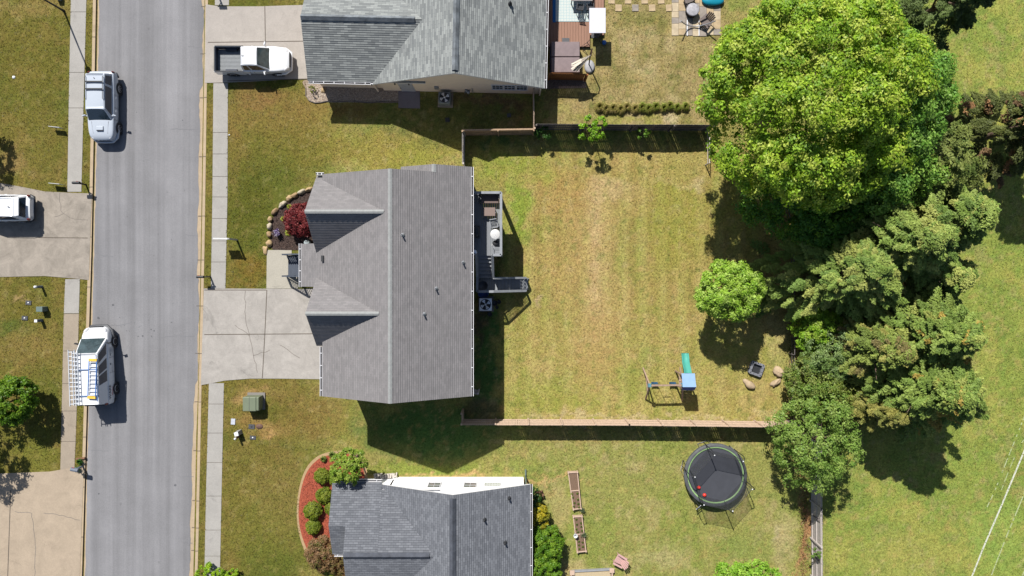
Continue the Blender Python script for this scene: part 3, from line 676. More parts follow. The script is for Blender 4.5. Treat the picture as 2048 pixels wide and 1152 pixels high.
mb = MB(pv); mb.box(G(877, yw + 2, 1.3), (.28, .12, .45)); mb.box(G(934, yw + 3, .75), (.16, .16, .3)); mb.lathe(G(938, yw + 4.5, .5), [(.1, 0), (.12, .1), (.12, .25), (.05, .3), (0, .3)], 12); mb.tube([G(946, yw + 1.4, .02), G(946, yw + 1.4, 1.3)], .02, 6); mb.tube([G(930, yw + 3, .02), G(930, yw + 3, .7)], .02, 6)
mb.build('meter_box', GREYM, h2)
for x, y, z in ((1017, 5, 4.0),): pipe(h2, A(x, y, 4.05) - pv, .42, .05, BLK)
# ---- lower house
h3 = thing('house', 'lower house with blue-grey shingles and white gable wall facing the fence', 'house')
mainB = Gable('y', 917, 141, 946 - 540 + 540, 1600, 2.62, 4.8)
wingB = Gable('x', 522 + 540, 120, 715.5, 888, 2.6, 4.27)
mb = MB(); mainB.roof(mb, c=.15)
# wing: north plane carries on over the small gable, its own south plane
kN = (4.27 - 2.6) / 120
zq = 2.6 + 72 * kN
slope(mb, [G(684, 942, 2.6), G(684, 1014, zq), G(715.5, 1014, zq), G(715.5, 942, 2.6)], .15)
slope(mb, [G(715.5, 942, 2.6), G(715.5, 1062, 4.27), G(778, 1062, 4.27), G(778, 942, 2.6)], .15)
slope(mb, [G(778, 955, 2.6 + 13 * kN), G(778, 1062, 4.27), G(888, 1062, 4.27), G(888, 955, 2.6 + 13 * kN)], .15)
slope(mb, [G(715.5, 1062, 4.27), G(888, 1062, 4.27), G(888, 1182, 2.6), G(715.5, 1182, 2.6)], .15)
slope(mb, [G(684, 1014, 2.6 + 72 * kN), G(718, 1014, 2.6 + 72 * kN), G(718, 1078, 2.6), G(684, 1078, 2.6)], .15)
mb.build('roof', [SH_BOT, TRIM], h3)
mb = MB(); mainB.wall(mb, 11)
Gable('x', 1062, 120, 715.5, 790, 2.6, 4.27).wall(mb, 15, ends=(1, 0)); Gable('x', 1014, 66, 684, 730, 2.6, 3.6).wall(mb, 9, ends=(1, 0))
mb.build('wall', SIDW, h3)
mb = MB(); mb.box(G(917, 955.2, .14), (9.28, .1, .28)); mb.build('foundation', SIDW, h3)
o = cap(h3, mainB.P(0, 952, 4.83), mainB.P(0, 1590, 4.83), .2, .09, CAPD, 'ridge_vent', 34)
cap(h3, wingB.P(0, 717, 4.3), wingB.P(0, 873, 4.3), .2, .09, CAPD, 'ridge_vent', 9); 
gutter(h3, G(1058.5, 946, 2.62), G(1058.5, 1560, 2.62), (1, 0, 0), 18)
gutter(h3, G(686, 941.5, 2.6), G(777, 941.5, 2.6), (0, 1, 0), 5)
gutter(h3, G(687, 1078.5, 2.6), G(716, 1078.5, 2.6), (0, -1, 0), 2)
yb = 957
for x, gl in ((873.5, WGL), (943, WGL)): window(h3, G(x - 0, yb, 1.55), .86, 1.15, (0, 1, 0), (2, 2), gl)
window(h3, G(986, yb, 1.45), 1.1, .8, (0, 1, 0), (6, 2), mat('glass_block', C(196, 204, 186), .2, .1, 4))
mb = MB(); mb.box(G(1051, 953, 1.2), (.1, .1, 2.4)); mb.beam(G(1051, 950, .12), G(1051, 938, .08), .1, .08); mb.build('downspout', mat('green_downspout', C(110, 128, 118), .6, .1, 3), h3)
for x, y in ((1018, 996), (969, 1039), (1010, 1085)):
    z = 3.5
    for _ in range(5): p = A(x, y, z); z = 2.62 + (1058 - (p.x * PPM + 1024)) * (4.8 - 2.62) / 141
    pipe(h3, A(x, y, z), .42, .06, BLK)
# white leftover boards and blocks along the north wall of the lower house
mb = MB(); rr = random.Random(8)
for x in range(752, 792, 5): mb.box(G(x, 951 + rr.uniform(-1, 1.5), .1), (.22, .3, .2), rr.uniform(-.2, .2))
mb.tube([G(789, 958, .1), G(790, 951, .35), G(794, 949, .35), G(794, 945, .1)], .06, 8)
tag(mb.build('edging_blocks', mat('white_block', C(225, 215, 205, .5), .8, .15, 5)), 'pale edging blocks and elbow pipe along the white wall of the lower house', 'edging')

# ------------------------------------------------------------------ fences
TANW = mat('tan_fence_wood', C(226, 198, 174), .85, .2, 3, .3, stretch=(4, 4, .6)); BRNW = mat('brown_fence_wood', C(190, 160, 130), .85, .25, 3, stretch=(4, 4, .6))
GRYW = mat('weathered_fence_wood', C(120, 112, 110), .9, .3, 3, stretch=(4, 4, .6)); PALW = mat('pale_fence_wood', C(222, 212, 206), .85, .15, 3, stretch=(4, 4, .6)); ORGW = mat('orange_fence_wood', C(176, 116, 66), .8, .25, 4, stretch=(5, 5, .6))
def fence(label, P, h, m, face, seed=1, rails=3, pitch=.145, gap=.006, big=.25, post_sp=2.4, wav=0, group=None, cap_=False):
    """picket fence: one picket panel per bay, a post per bay; face = side of the rails"""
    rr = random.Random(seed); root = thing('fence', label, 'fence', P[0], 0, group); o = Vector(P[0])
    mp = None
    for a, b in zip(P[:-1], P[1:]):
        a = Vector(a) - o; b = Vector(b) - o; L = (b - a).length; d = (b - a).normalized(); nb = max(1, round(L / post_sp)); nrm = Vector((-d.y, d.x, 0)) * face; ang_ = math.atan2(d.y, d.x)
        for k in range(nb):
            pa = a + d * (L * k / nb); pb = a + d * (L * (k + 1) / nb); Lb = (pb - pa).length
            mb = MB(); n = int(Lb / pitch); s = 0
            for i in range(n):
                c = pa + d * ((i + .5) * Lb / n); g = rr.uniform(.012, .03) if rr.random() < big else gap
                hh = h + rr.uniform(-.025, .02) + (wav * math.sin((k + i / n) * 2.2)); 
                mb.box((c.x, c.y, hh / 2 + .02), (Lb / n - g, .02, hh), ang_)
            mb.build('picket_panel', m, root)
            rb = MB()
            for r in range(rails):
                z = h * (.12 + .8 * r / max(1, rails - 1)); rb.beam(pa + nrm * .035 + Vector((0, 0, z)), pb + nrm * .035 + Vector((0, 0, z)), .045, .09)
            rb.build('rail', m, root)
            pb_ = MB(); pb_.box((pa.x + nrm.x * .07, pa.y + nrm.y * .07, h / 2 + .04), (.1, .1, h + .06), ang_); pb_.build('post', m, root)
        q = MB(); q.box((b.x + nrm.x * .07, b.y + nrm.y * .07, h / 2 + .04), (.1, .1, h + .06), ang_); q.build('post', m, root)
        if cap_: q = MB(); q.beam(a + Vector((0, 0, h + .05)), b + Vector((0, 0, h + .05)), .11, .03); q.build('cap_rail', m, root)
    return root
fence('long tan picket fence along the bottom of the middle back yard', [G(927, 838.5), G(1250, 839.5), G(1572, 843.5)], 1.78, TANW, 1, 1, gap=.003)
fence('short tan fence return beside the lower right corner of the middle house', [G(928, 838.5), G(928, 818)], 1.65, TANW, 1, 2)
fence('brown picket fence at the top left corner of the middle back yard', [G(928, 270.5), G(1066, 268.5)], 1.75, BRNW, -1, 3, cap_=True)
fence('brown fence beside the north wall of the middle house', [G(928, 271), G(928, 334)], 1.7, PALW, 1, 4)
fence('light fence joining the upper house to the brown fence', [G(1065.5, 186), G(1066, 266)], 1.65, TANW, 1, 5)
fence('dark weathered wavy picket fence below the upper back yard', [G(1071, 259), G(1160, 260), G(1260, 260.5), G(1413, 260.5)], 1.85, GRYW, -1, 6, wav=.05, big=.4)
def wire_fence(label, P, h, m):
    root = thing('wire_fence', label, 'fence', P[0]); o = Vector(P[0])
    for a, b in zip(P[:-1], P[1:]):
        a = Vector(a) - o; b = Vector(b) - o; n = max(1, round((b - a).length / 2.6))
        for k in range(n):
            q = a.lerp(b, k / n); r = a.lerp(b, (k + 1) / n); mb = MB(); mb.tube([q, q + Vector((0, 0, h + .05))], .04, 7); mb.build('post', m, root)
            mb = MB(); mb.beam(q + Vector((0, 0, h)), r + Vector((0, 0, h)), .05, .05); mb.build('top_rail', m, root); mb = MB(); mb.beam(q + Vector((0, 0, h - .45)), r + Vector((0, 0, h - .45)), .03, .03); mb.build('wire', m, root)
    mb = MB(); mb.tube([b, b + Vector((0, 0, h + .05))], .04, 7); mb.build('post', m, root)
wire_fence('low rail fence piece at the shaded right end of the dark weathered fence', [G(1411, 264), G(1411, 330)], 1.0, PALW)
wire_fence('thin grey rail fence along the tree line right of the back yard', [G(1560, 395), G(1575, 470), G(1578, 640), G(1575, 840)], 1.05, GRYW)
fence('pale weathered fence right of the lower back yard with leaning braces', [G(1622, 843.5), G(1622, 1000), G(1624, 1300)], 1.75, PALW, -1, 9, big=.5)
mb = MB()
for y in (1030, 1108): mb.beam(G(1620, y - 9, .05), G(1642, y, 1.5), .09)
f9 = bpy.data.objects['pale'] if 'pale' in bpy.data.objects else [o for o in bpy.data.objects if o.get('label', '').startswith('pale weathered fence')][0]
for y in (1030, 1108):
    mb = MB(f9.location); mb.beam(G(1618, y - 6, .75), G(1623.6, y, 1.7), .09, .09); mb.build('brace', GRYW, f9)
fence('short tan fence stub poking out from the lower right corner of the middle house', [G(943, 778), G(958, 781)], 1.55, PALW, 1, 10)
fence('short grey fence lying against the fence between the lower yard and yard corner', [G(1573, 843.5), G(1622, 843.5)], 1.5, GRYW, 1, 11)

# ------------------------------------------------------------------ deck with stairs
dk = thing('deck', 'raised grey deck with railings and L-shaped stairs behind the middle house', 'deck')
ZF = 3.3; ZL = 1.95; RH = .95
def AF(x, y, z): return A(x, y, z)
x0 = A(945, 0, ZF).x; xE = A(1002, 0, ZF + RH).x; yN = A(0, 385, ZF + RH).y; yS = A(0, 510, ZF + RH).y
mb = MB(); nb = int((xE - x0) / .14)
for i in range(nb): x = x0 + (i + .5) * (xE - x0) / nb; mb.box((x, (yN + yS) / 2, ZF - .02), ((xE - x0) / nb - .012, yN - yS, .04))
mb.build('deck_floor', DECKM, dk)
mb = MB(); mb.box(((x0 + xE) / 2, yN, ZF - .14), (xE - x0, .05, .26)); mb.box(((x0 + xE) / 2, yS, ZF - .14), (xE - x0, .05, .26)); mb.box((xE, (yN + yS) / 2, ZF - .14), (.05, yN - yS, .26)); mb.build('joist_frame', WDM, dk)
for x, y in ((xE - .1, yN - .1), (xE - .1, (yN + yS) / 2), (xE - .1, yS + .1)):
    mb = MB(); mb.box((x, y, ZF / 2 - .1), (.14, .14, ZF - .1)); mb.build('support_post', WDG, dk)
xs1 = A(986, 0, ZF + RH).x
railing(dk, [(x0, yN, ZF), (xE, yN, ZF), (xE, (yN + yS) / 2, ZF), (xE, yS, ZF), (xs1, yS, ZF)], RH, WDM, WDM, .16, .12, bal=.04)
# first flight down to the landing
sx0 = A(954, 0, ZF).x; sx1 = A(985, 0, ZF).x; yl1 = A(0, 556, ZL).y; yl0 = A(0, 583, ZL + RH).y
stair_run(dk, ((sx0 + sx1) / 2, yl1, 0), ((sx0 + sx1) / 2, yS, 0), ZL, ZF, sx1 - sx0 - .12, 6, WDM, (1, 0, 0))
xl1 = A(988, 0, ZL).x; lx0 = sx0 - .02
mb = MB(); n = int((xl1 - lx0) / .14)
for i in range(n): x = lx0 + (i + .5) * (xl1 - lx0) / n; mb.box((x, (yl0 + yl1) / 2, ZL - .02), ((xl1 - lx0) / n - .012, yl1 - yl0, .04))
mb.build('landing_floor', DECKM, dk)
for x, y in ((lx0 + .1, yl0 + .1), (xl1 - .1, yl0 + .1), (xl1 - .1, yl1 - .1)):
    mb = MB(); mb.box((x, y, ZL / 2), (.12, .12, ZL - .1)); mb.build('support_post', WDG, dk)
railing(dk, [(sx0, yS, ZF), (sx0, yl1, ZL), (lx0, yl0, ZL), (xl1, yl0, ZL), (A(1052, 0, .9).x, yl0, .15)], RH, WDM, WDM, .16, .12, bal=.04)
railing(dk, [(sx1 + .04, yS, ZF), (sx1 + .04, yl1 + .05, ZL + .0)], RH, WDM, WDM, .14, .12, bal=.04)
railing(dk, [(sx1 + .06, yl1, ZL), (A(1052, 0, .9).x, yl1, .15)], RH, WDM, WDM, .14, .12, bal=.04)
stair_run(dk, (A(1056, 0, 0).x, (yl0 + yl1) / 2, 0), (xl1, (yl0 + yl1) / 2, 0), 0.0, ZL, yl1 - yl0 - .1, 10, WDM, (0, 1, 0))
# deck furniture
WIC = mat('brown_wicker', C(132, 114, 108), .8, .2, 30); DKF = mat('dark_frame', C(52, 52, 58), .6, .15, 5)
t = thing('sofa', 'dark framed outdoor loveseat with brown seat pad at the top end of the deck', 'sofa', A(980, 399, ZF))
mb = MB(); mb.box((0, -.02, .38), (1.15, .55, .12)); mb.build('seat', WIC, t, .03)
mb = MB(); mb.box((0, .32, .62), (1.4, .08, .5)); mb.build('backrest', DKF, t, .03)
for s in (-1, 1):
    mb = MB(); mb.box((s * .66, .02, .58), (.09, .62, .06)); mb.box((s * .66, -.26, .28), (.06, .06, .56)); mb.box((s * .66, .3, .28), (.06, .06, .56)); mb.build('armrest', DKF if s < 0 else WIC, t)
t = thing('coffee_table', 'square brown coffee table in front of the deck sofa', 'table', A(978.5, 423.5, ZF + .4) - Vector((0, 0, .4)))
mb = MB(); mb.box((0, 0, .42), (.8, .56, .05)); mb.build('table_top', mat('brown_slats', C(150, 130, 122), .7, .15, 4, stretch=(1, 14, 1)), t, .01)
for sx in (-1, 1):
    for sy in (-1, 1): mb = MB(); mb.box((sx * .35, sy * .23, .2), (.05, .05, .4)); mb.build('leg', DKF, t)
t = thing('round_table', 'round white patterned bistro table on the deck', 'table', A(990.5, 468.5, ZF + .72) - Vector((0, 0, .72)))
def dotmat():
    m = bpy.data.materials.new('dotted_top'); m.use_nodes = True; q = m.node_tree; n = q.nodes; K = q.links; b = n['Principled BSDF']; b.inputs['Roughness'].default_value = .5
    tc = n.new('ShaderNodeTexCoord'); br = n.new('ShaderNodeTexVoronoi'); br.inputs['Scale'].default_value = 15; br.inputs['Randomness'].default_value = .0
    cr = n.new('ShaderNodeValToRGB'); cr.color_ramp.elements[0].position = .28; cr.color_ramp.elements[1].position = .34; cr.color_ramp.elements[0].color = (.03, .03, .04, 1); cr.color_ramp.elements[1].color = (.5, .5, .5, 1)
    K.new(tc.outputs['Object'], br.inputs['Vector']); K.new(br.outputs['Distance'], cr.inputs[0]); K.new(cr.outputs[0], b.inputs['Base Color']); return m
mb = MB(); mb.lathe((0, 0, .7), [(0, 0), (.31, 0), (.33, .01), (.33, .03), (.31, .04), (0, .04)], 28); mb.build('table_top', dotmat(), t)
mb = MB(); mb.lathe((0, 0, 0), [(.22, 0), (.22, .02), (.03, .05), (.03, .7)], 14); mb.build('pedestal', DKF, t)
def wire_chair(label, p, rz, group=None, m=DKF, m2=GREYM, w=.46):
    t = thing('patio_chair', label, 'chair', p, rz, group)
    mb = MB()
    for i in range(6): mb.box((-.2 + i * .08, 0, .43), (.055, w, .02))
    mb.build('seat', m2, t)
    mb = MB()
    for i in range(6): mb.beam((-.22, -w / 2 + .05 + i * (w - .1) / 5, .44), (-.32, -w / 2 + .05 + i * (w - .1) / 5, .9), .05, .02)
    mb.beam((-.32, -w / 2, .9), (-.32, w / 2, .9), .05); mb.build('backrest', m2, t)
    for s in (-1, 1): mb = MB(); mb.beam((-.24, s * w / 2, .66), (.22, s * w / 2, .64), .05, .03); mb.beam((.2, s * w / 2, 0), (.2, s * w / 2, .64), .03); mb.beam((-.22, s * w / 2, 0), (-.24, s * w / 2, .66), .03); mb.build('armrest', m, t)
    return t
wire_chair('grey metal chair just above the round deck table', A(988, 449, ZF + .4) - Vector((0, 0, .4)), R(-80), 'deck chairs', WDM, WDM)
wire_chair('grey metal chair in the lower corner of the deck', A(993, 501, ZF + .4) - Vector((0, 0, .4)), R(90), 'deck chairs', WDM, WDM)
t = thing('side_table', 'small black side table with a white cup between deck table and lower chair', 'table', A(991, 487, ZF))
mb = MB(); mb.lathe((0, 0, .4), [(0, 0), (.19, 0), (.19, .03), (0, .03)], 18); mb.build('table_top', BLK, t)
mb = MB(); mb.lathe((0, 0, 0), [(.15, 0), (.03, .04), (.03, .4)], 12); mb.build('pedestal', BLK, t)
mb = MB(); mb.lathe((0, 0, 0), [(.04, 0), (.055, .1), (.05, .1), (.035, .02), (0, .02)], 12); tag(mb.build('cup', WHITE, None, loc=A(984, 489, ZF + .43)), 'white cup on the black deck side table', 'cup')
t = thing('grill', 'black covered grill standing against the house on the deck', 'grill', A(953, 464, ZF))
mb = MB(); mb.box((0, 0, .45), (.5, .75, .8)); mb.build('cabinet', BLK, t, .03)
mb = MB(); mb.blob((0, 0, .88), (.26, .38, .2), 2, .03, 8); mb.build('lid', BLK, t)
t = thing('bin', 'small dark bin with a pale lid beside the deck stairs', 'bin', A(949.5, 505, ZF))
mb = MB(); mb.lathe((0, 0, 0), [(.14, 0), (.17, .5)], 14); mb.build('body', DKG, t); mb = MB(); mb.lathe((0, 0, .5), [(.18, 0), (.18, .04), (.1, .08), (0, .08)], 14); mb.build('lid', ALU, t)
t = thing('lounge_chair', 'dark bucket chair on the stair landing', 'chair', A(966, 571, ZL), R(10))
mb = MB(); mb.lathe((0, 0, 0), [(.2, 0), (.3, .1), (.34, .35), (.36, .5), (.32, .5), (.28, .34), (.0, .3)], 16, sq=(1, .95)); mb.build('bucket_seat', DKG, t)
mb = MB(); mb.beam((-.34, -.3, .5), (-.34, .3, .5), .05, .4); mb.build('backrest', DKG, t)

# ------------------------------------------------------------------ air conditioners
def ac(label, p, rz, s, m, group='air conditioners', rd=.0):
    t = thing('air_conditioner', label, 'air conditioner', p, rz, group)
    mb = MB(); mb.box((0, 0, .03), (s + .22, s + .22, .06)); mb.build('pad', CONCT if rd else FND, t)
    mb = MB(); H = .72; 
    mb.box((0, 0, .06 + H / 2), (s, s, H)); mb.build('cabinet', m, t, .1 if rd else .03, 3)
    mb = MB(); r = s * .41
    mb.lathe((0, 0, .785), [(r, .0), (r + .025, .006), (r + .025, .02), (r, .02), (r - .02, 0)], 28, cap=False); mb.build('grille_ring', DKG, t)
    mb = MB(); mb.lathe((0, 0, .782), [(0, .0), (r, .0)], 24); mb.build('fan_opening', BLK, t)
    mb = MB()
    for k in range(4):
        a = k * math.pi / 2 + .5
        vs = [(.05 * math.cos(a), .05 * math.sin(a), .795), (r * .93 * math.cos(a - .38), r * .93 * math.sin(a - .38), .79), (r * .97 * math.cos(a), r * .97 * math.sin(a), .797), (r * .93 * math.cos(a + .38), r * .93 * math.sin(a + .38), .805)]
        mb.add(vs, [(0, 1, 2, 3)])
    mb.lathe((0, 0, .79), [(0, .03), (.07, .03), (.07, 0)], 12); mb.build('fan_blades', ALU, t)
    mb = MB()
    for k in range(16): a = k * math.pi / 8; mb.beam((.06 * math.cos(a), .06 * math.sin(a), .815), (r * math.cos(a), r * math.sin(a), .808), .006)
    for q in (.33, .66): mb.tube([(r * q * math.cos(i * .393), r * q * math.sin(i * .393), .812) for i in range(17)], .004, 4)
    mb.build('grille', DKG, t)
    return t
ac('square white air conditioner beside the deck stairs', A(971, 609, .8) - Vector((0, 0, .8)), 0, .88, ALU)
ac('rounded green-grey air conditioner below the upper house wall', A(889, 194.5, .8) - Vector((0, 0, .8)), R(-2), .86, mat('green_grey_cabinet', C(150, 158, 156), .5, .06, 3), rd=.1)
t = thing('pot_stack', 'dark plant pots beside the square air conditioner', 'pots', G(990, 606))
for i, (dx, dy, r) in enumerate(((0, 0, .2), (.3, .1, .15), (.15, -.3, .12))):
    mb = MB(); mb.lathe((dx, dy, 0), [(r * .7, 0), (r, .35), (r * .85, .35), (r * .8, .28), (0, .28)], 14); mb.build('pot', BLK, t)
mb = MB(); mb.lathe((0, 0, 0), [(.12, 0), (.17, .35), (.14, .35), (.13, .28), (0, .28)], 14); tag(mb.build('plant_pot', BLK, loc=G(980, 628)), 'single black pot below the square air conditioner', 'pot')
t = thing('blue_tub', 'blue tub half hidden under the deck landing', 'tub', G(967, 588))
mb = MB(); mb.lathe((0, 0, 0), [(.25, 0), (.32, .3), (.3, .32), (.24, .05), (0, .05)], 16, sq=(1.2, .8)); mb.build('shell', mat('blue_plastic', (.05, .1, .3), .5, .1, 3), t)
mb = MB(); mb.lathe((0, 0, 0), [(.3, 0), (.3, .1), (0, .1)], 10); mb.v = mb.v
# concrete step pad and utility lids in the side strip
slab('landing_pad', [(797, 176), (840, 176), (840, 217), (797, 216)], conc_mat('dark_slate', C(150, 142, 146), .12), .06)
for nm, lb, x, y, w_, d_ in (('drain_box', 'black square drain box in the shaded side lawn', 895, 240, .3, .3), ('valve_box', 'small dark valve lid in the shaded lawn near the corner fence', 1018, 231, .28, .26)):
    mb = MB(); mb.box(G(x, y, .04), (w_, d_, .1), .1); mb.box(G(x, y, .095), (w_ * .8, d_ * .8, .02), .1); tag(mb.build(nm, BLK if nm[0] == 'd' else DKG), lb, 'utility box')
# ------------------------------------------------------------------ vehicles
def loft(mb, st, mi=0, crown=.03):
    """st: (x, halfwidth, zbottom, ztop, shoulder) stations; closed body"""
    vs = []; n = None
    for x, w, zb, zt, sh in st:
        half = [(0, zt + crown), (.5 * w, zt + crown * .8), (.86 * w, zt), (.95 * w, zt - sh * .25), (w * .995, zt - sh), (w, zb + (zt - zb) * .35), (.96 * w, zb + .04), (.8 * w, zb)]
        ring = half + [(-a, b) for a, b in half[::-1][:-1]]
        n = len(ring); vs += [(x, a, b) for a, b in ring]
    fs = []
    for i in range(len(st) - 1):
        for k in range(n): fs.append((i * n + k, i * n + (k + 1) % n, (i + 1) * n + (k + 1) % n, (i + 1) * n + k))
    fs.append(tuple(range(n))); fs.append(tuple(range((len(st) - 1) * n, len(st) * n))[::-1])
    mb.add(vs, fs, mi, smooth=True)
def quadpanel(mb, q, ins, off_, th=.012, mi=0):
    """inset thin panel on quad q (a,b,c,d); ins = (u0,u1,v0,v1)"""
    a, b, c, d = [Vector(p) for p in q]; n = (b - a).cross(d - a).normalized()
    def pt(u, v): return (a * (1 - u) + b * u) * (1 - v) + (d * (1 - u) + c * u) * v
    u0, u1, v0, v1 = ins; P = [pt(u0, v0), pt(u1, v0), pt(u1, v1), pt(u0, v1)]
    vs = [p + n * (off_ - th) for p in P] + [p + n * off_ for p in P]
    mb.add(vs, [(4, 5, 6, 7), (0, 1, 5, 4), (1, 2, 6, 5), (2, 3, 7, 6), (3, 0, 4, 7)], mi)
def wheel(root, x, y, r, w, sgn):
    mb = MB(); mb.lathe((x, y, r), [(r * .62, -w / 2), (r * .92, -w / 2), (r, -w * .32), (r, w * .32), (r * .92, w / 2), (r * .62, w / 2), (r * .6, w * .3)], 26, ax='Y')
    wh = mb.build('wheel', TYRE, root)
    mb = MB(); yo = y + sgn * (w / 2 - .03)
    for k in range(6):
        a = k * math.pi / 3; mb.beam((x, yo, r), (x + r * .58 * math.cos(a), yo, r + r * .58 * math.sin(a)), .055, .05)
    mb.lathe((x, y + sgn * w * .35, r), [(r * .56, 0), (r * .64, .02 * sgn), (r * .64, .05 * sgn), (r * .56, .05 * sgn)], 24, ax='Y', cap=False); mb.lathe((x, yo, r), [(0, .02 * sgn), (.07, .02 * sgn), (.07, -.03 * sgn)], 12, ax='Y')
    mb.build('rim', RIM, wh)
def arch(mb, x, y, r, mi=0):
    """dark wheel arch disc on the flank"""
    mb.lathe((x, y, r * .9), [(0, 0), (r * 1.22, 0)], 24, ax='Y', mi=mi)
def vehicle(label, cat, name, pos, rz, L, Wd, st, cabin, r, wx, paint, glass, extras):
    """cabin: xr_b,xr_t,xf_t,xf_b, zb, zt, wb, wt"""
    t = thing(name, label, cat, pos, rz); hw = Wd / 2
    mb = MB(); loft(mb, st); bd = mb.build('body', paint, t, subsurf=2)
    for x in wx:
        for s in (-1, 1): mb = MB(); arch(mb, x, s * (hw + .004), r); mb.build('wheel_arch', BLK, bd)
    for x in wx:
        for s in (-1, 1): wheel(t, x, s * (hw - .1), r, .24, s)
    xrb, xrt, xft, xfb, zb, zt, wb, wt = cabin
    def ring(x0, x1, w, z): return [(x0, -w, z), (x1, -w, z), (x1, w, z), (x0, w, z)]
    lo = ring(xrb, xfb, wb, zb); hi = ring(xrt, xft, wt, zt)
    mb = MB(); mb.add(lo + hi, [(3, 2, 1, 0), (4, 5, 6, 7), (0, 1, 5, 4), (1, 2, 6, 5), (2, 3, 7, 6), (3, 0, 4, 7)]); mb.build('cabin', paint, t, .06, 3)
    # roof panel with a slight crown
    mb = MB(); loft(mb, [(xrt + .03, wt * .93, zt - .05, zt - .0, .02), (xrt + .3, wt * .97, zt - .05, zt + .025, .02), (xft - .3, wt * .97, zt - .05, zt + .025, .02), (xft - .02, wt * .93, zt - .05, zt, .02)], crown=.02); mb.build('roof', paint, t, subsurf=1)
    q = MB(); quadpanel(q, [lo[1], lo[2], hi[2], hi[1]], (.05, .95, .02, .985), .012); q.build('windscreen', glass, t)
    if xrb < xrt - .02 or extras.get('rearglass', 1): q = MB(); quadpanel(q, [lo[3], lo[0], hi[0], hi[3]], (.08, .92, .1, .94), .012); q.build('rear_window', GLASS, t)
    for s, (a, b, c, d) in ((-1, (lo[0], lo[1], hi[1], hi[0])), (1, (lo[2], lo[3], hi[3], hi[2]))):
        for u0, u1 in extras['side']:
            if s > 0: u0, u1 = 1 - u1, 1 - u0
            q = MB(); quadpanel(q, [a, b, c, d], (u0, u1, .12, .9), .012); q.build('side_window', GLASS, t)
    for s in (-1, 1):
        x = xfb - .32
        mb = MB(); mb.box((x - .02, s * (wb + .22), zb + .12), (.1, .24, .15), s * -.25, top=(.7, .9)); mb.beam((x, s * wb, zb + .08), (x, s * (wb + .15), zb + .1), .05, .04)
        mb.build('wing_mirror', extras.get('mir', paint), t)
    f = st[-1]; b_ = st[0]
    for s in (-1, 1):
        mb = MB(); c = Vector((f[0] - extras.get('hlx', .26), s * (st[-2][1] - .06), extras['hlz'] + .02)); mb.blob(c, (.25, .13, .12), 5, .03, 7, rz=-s * .7); mb.build('headlight', LAMPC, t)
        mb = MB(); mb.blob((b_[0] + .07, s * (hw - .13), extras['tlz']), (.08, .09, .18), 5, .02, 7); mb.build('tail_light', TAIL, t)
    mb = MB(); mb.box((f[0] + .0, 0, extras.get('gz', .68)), (.06, Wd * .5, .24)); mb.build('grille', BLK, t, .02)
    mb = MB(); mb.tube([(st[-4][0] - .1, -st[-4][1] - .0, .48), (st[-3][0] + .02, -st[-3][1] - .01, .48), (f[0] + .03, -st[-1][1], .46), (f[0] + .05, 0, .46), (f[0] + .03, st[-1][1], .46), (st[-3][0] + .02, st[-3][1] + .01, .48), (st[-4][0] - .1, st[-4][1], .48)], .1, 8); mb.build('front_bumper', extras.get('bump', paint), t)
    mb = MB(); mb.tube([(b_[0] + .3, -hw + .03, .5), (b_[0] + .04, -hw + .14, .5), (b_[0] - .02, 0, .5), (b_[0] + .04, hw - .14, .5), (b_[0] + .3, hw - .03, .5)], .09, 8); mb.build('rear_bumper', extras.get('rbump', BLK), t)
    for s in (-1, 1):
        sm_ = MB(); hx = xfb + .06; zc = np.interp(hx, [q[0] for q in st], [q[3] for q in st]); ze_ = np.interp(f[0] - .45, [q[0] for q in st], [q[3] for q in st]); sm_.beam((hx, s * hw * .62, zc + .018), (f[0] - .45, s * hw * .52, ze_ + .012), .022, .02); sm_.build('hood_crease', extras.get('seam', GREYM), bd)
        for x in extras['doors']: mb = MB(); mb.box((x, s * (hw - .001), extras['hlz'] - .1), (.012, .014, .6)); mb.build('door_seam', DKG, bd)
        for x in extras['handles']: mb = MB(); mb.box((x, s * (hw + .012), extras['hlz'] + .04), (.16, .03, .03)); mb.build('door_handle', extras.get('hand', paint), t, .01)
    return t
# silver SUV, nose down the picture
L, Wd = 4.83, 1.92; hw = Wd / 2
st = [(-2.4, .8, .5, .95, .1), (-2.34, .92, .42, 1.08, .12), (-2.0, .96, .36, 1.12, .14), (-1, .96, .34, 1.1, .14), (.6, .96, .34, 1.08, .14), (1.0, .95, .34, 1.1, .16), (1.7, .93, .36, 1.06, .18), (2.15, .86, .4, 1.0, .16), (2.36, .7, .46, .88, .14), (2.42, .56, .5, .8, .1)]
suv = vehicle('silver-white SUV with roof bars parked at the left kerb facing down', 'car', 'suv', G(217, 217, -.09), R(-90), L, Wd, st,
              (-2.22, -2.05, .42, 1.08, 1.06, 1.72, .85, .66), .38, (-1.3, 1.49), CARS, GLASS, dict(side=((.06, .27), (.33, .92)), hlz=.82, tlz=.95, doors=(-.75, .15, 1.0), handles=(-.55, .38), hand=ALU, bump=CARS))
for s in (-1, 1): mb = MB(); mb.tube([(-1.85, s * .6, 1.78), (-1.75, s * .6, 1.83), (-.35, s * .6, 1.83), (-.25, s * .6, 1.78)], .022, 6); mb.build('roof_rail', BLK, suv)
for x in (-1.45, -.95): mb = MB(); mb.beam((x, -.6, 1.84), (x, .6, 1.84), .09, .03); mb.build('cross_bar', BLK, suv)
mb = MB(); mb.box((1.62, 0, 1.13), (.32, .5, .07), top=(.8, .92)); mb.build('hood_scoop', CARS, suv, .02)
mb = MB(); mb.box((1.79, 0, 1.125), (.03, .46, .05)); mb.build('scoop_opening', BLK, suv)
mb = MB(); mb.beam((-1.65, 0, 1.76), (-1.75, 0, 1.83), .03, .02); mb.build('antenna', DKG, suv)
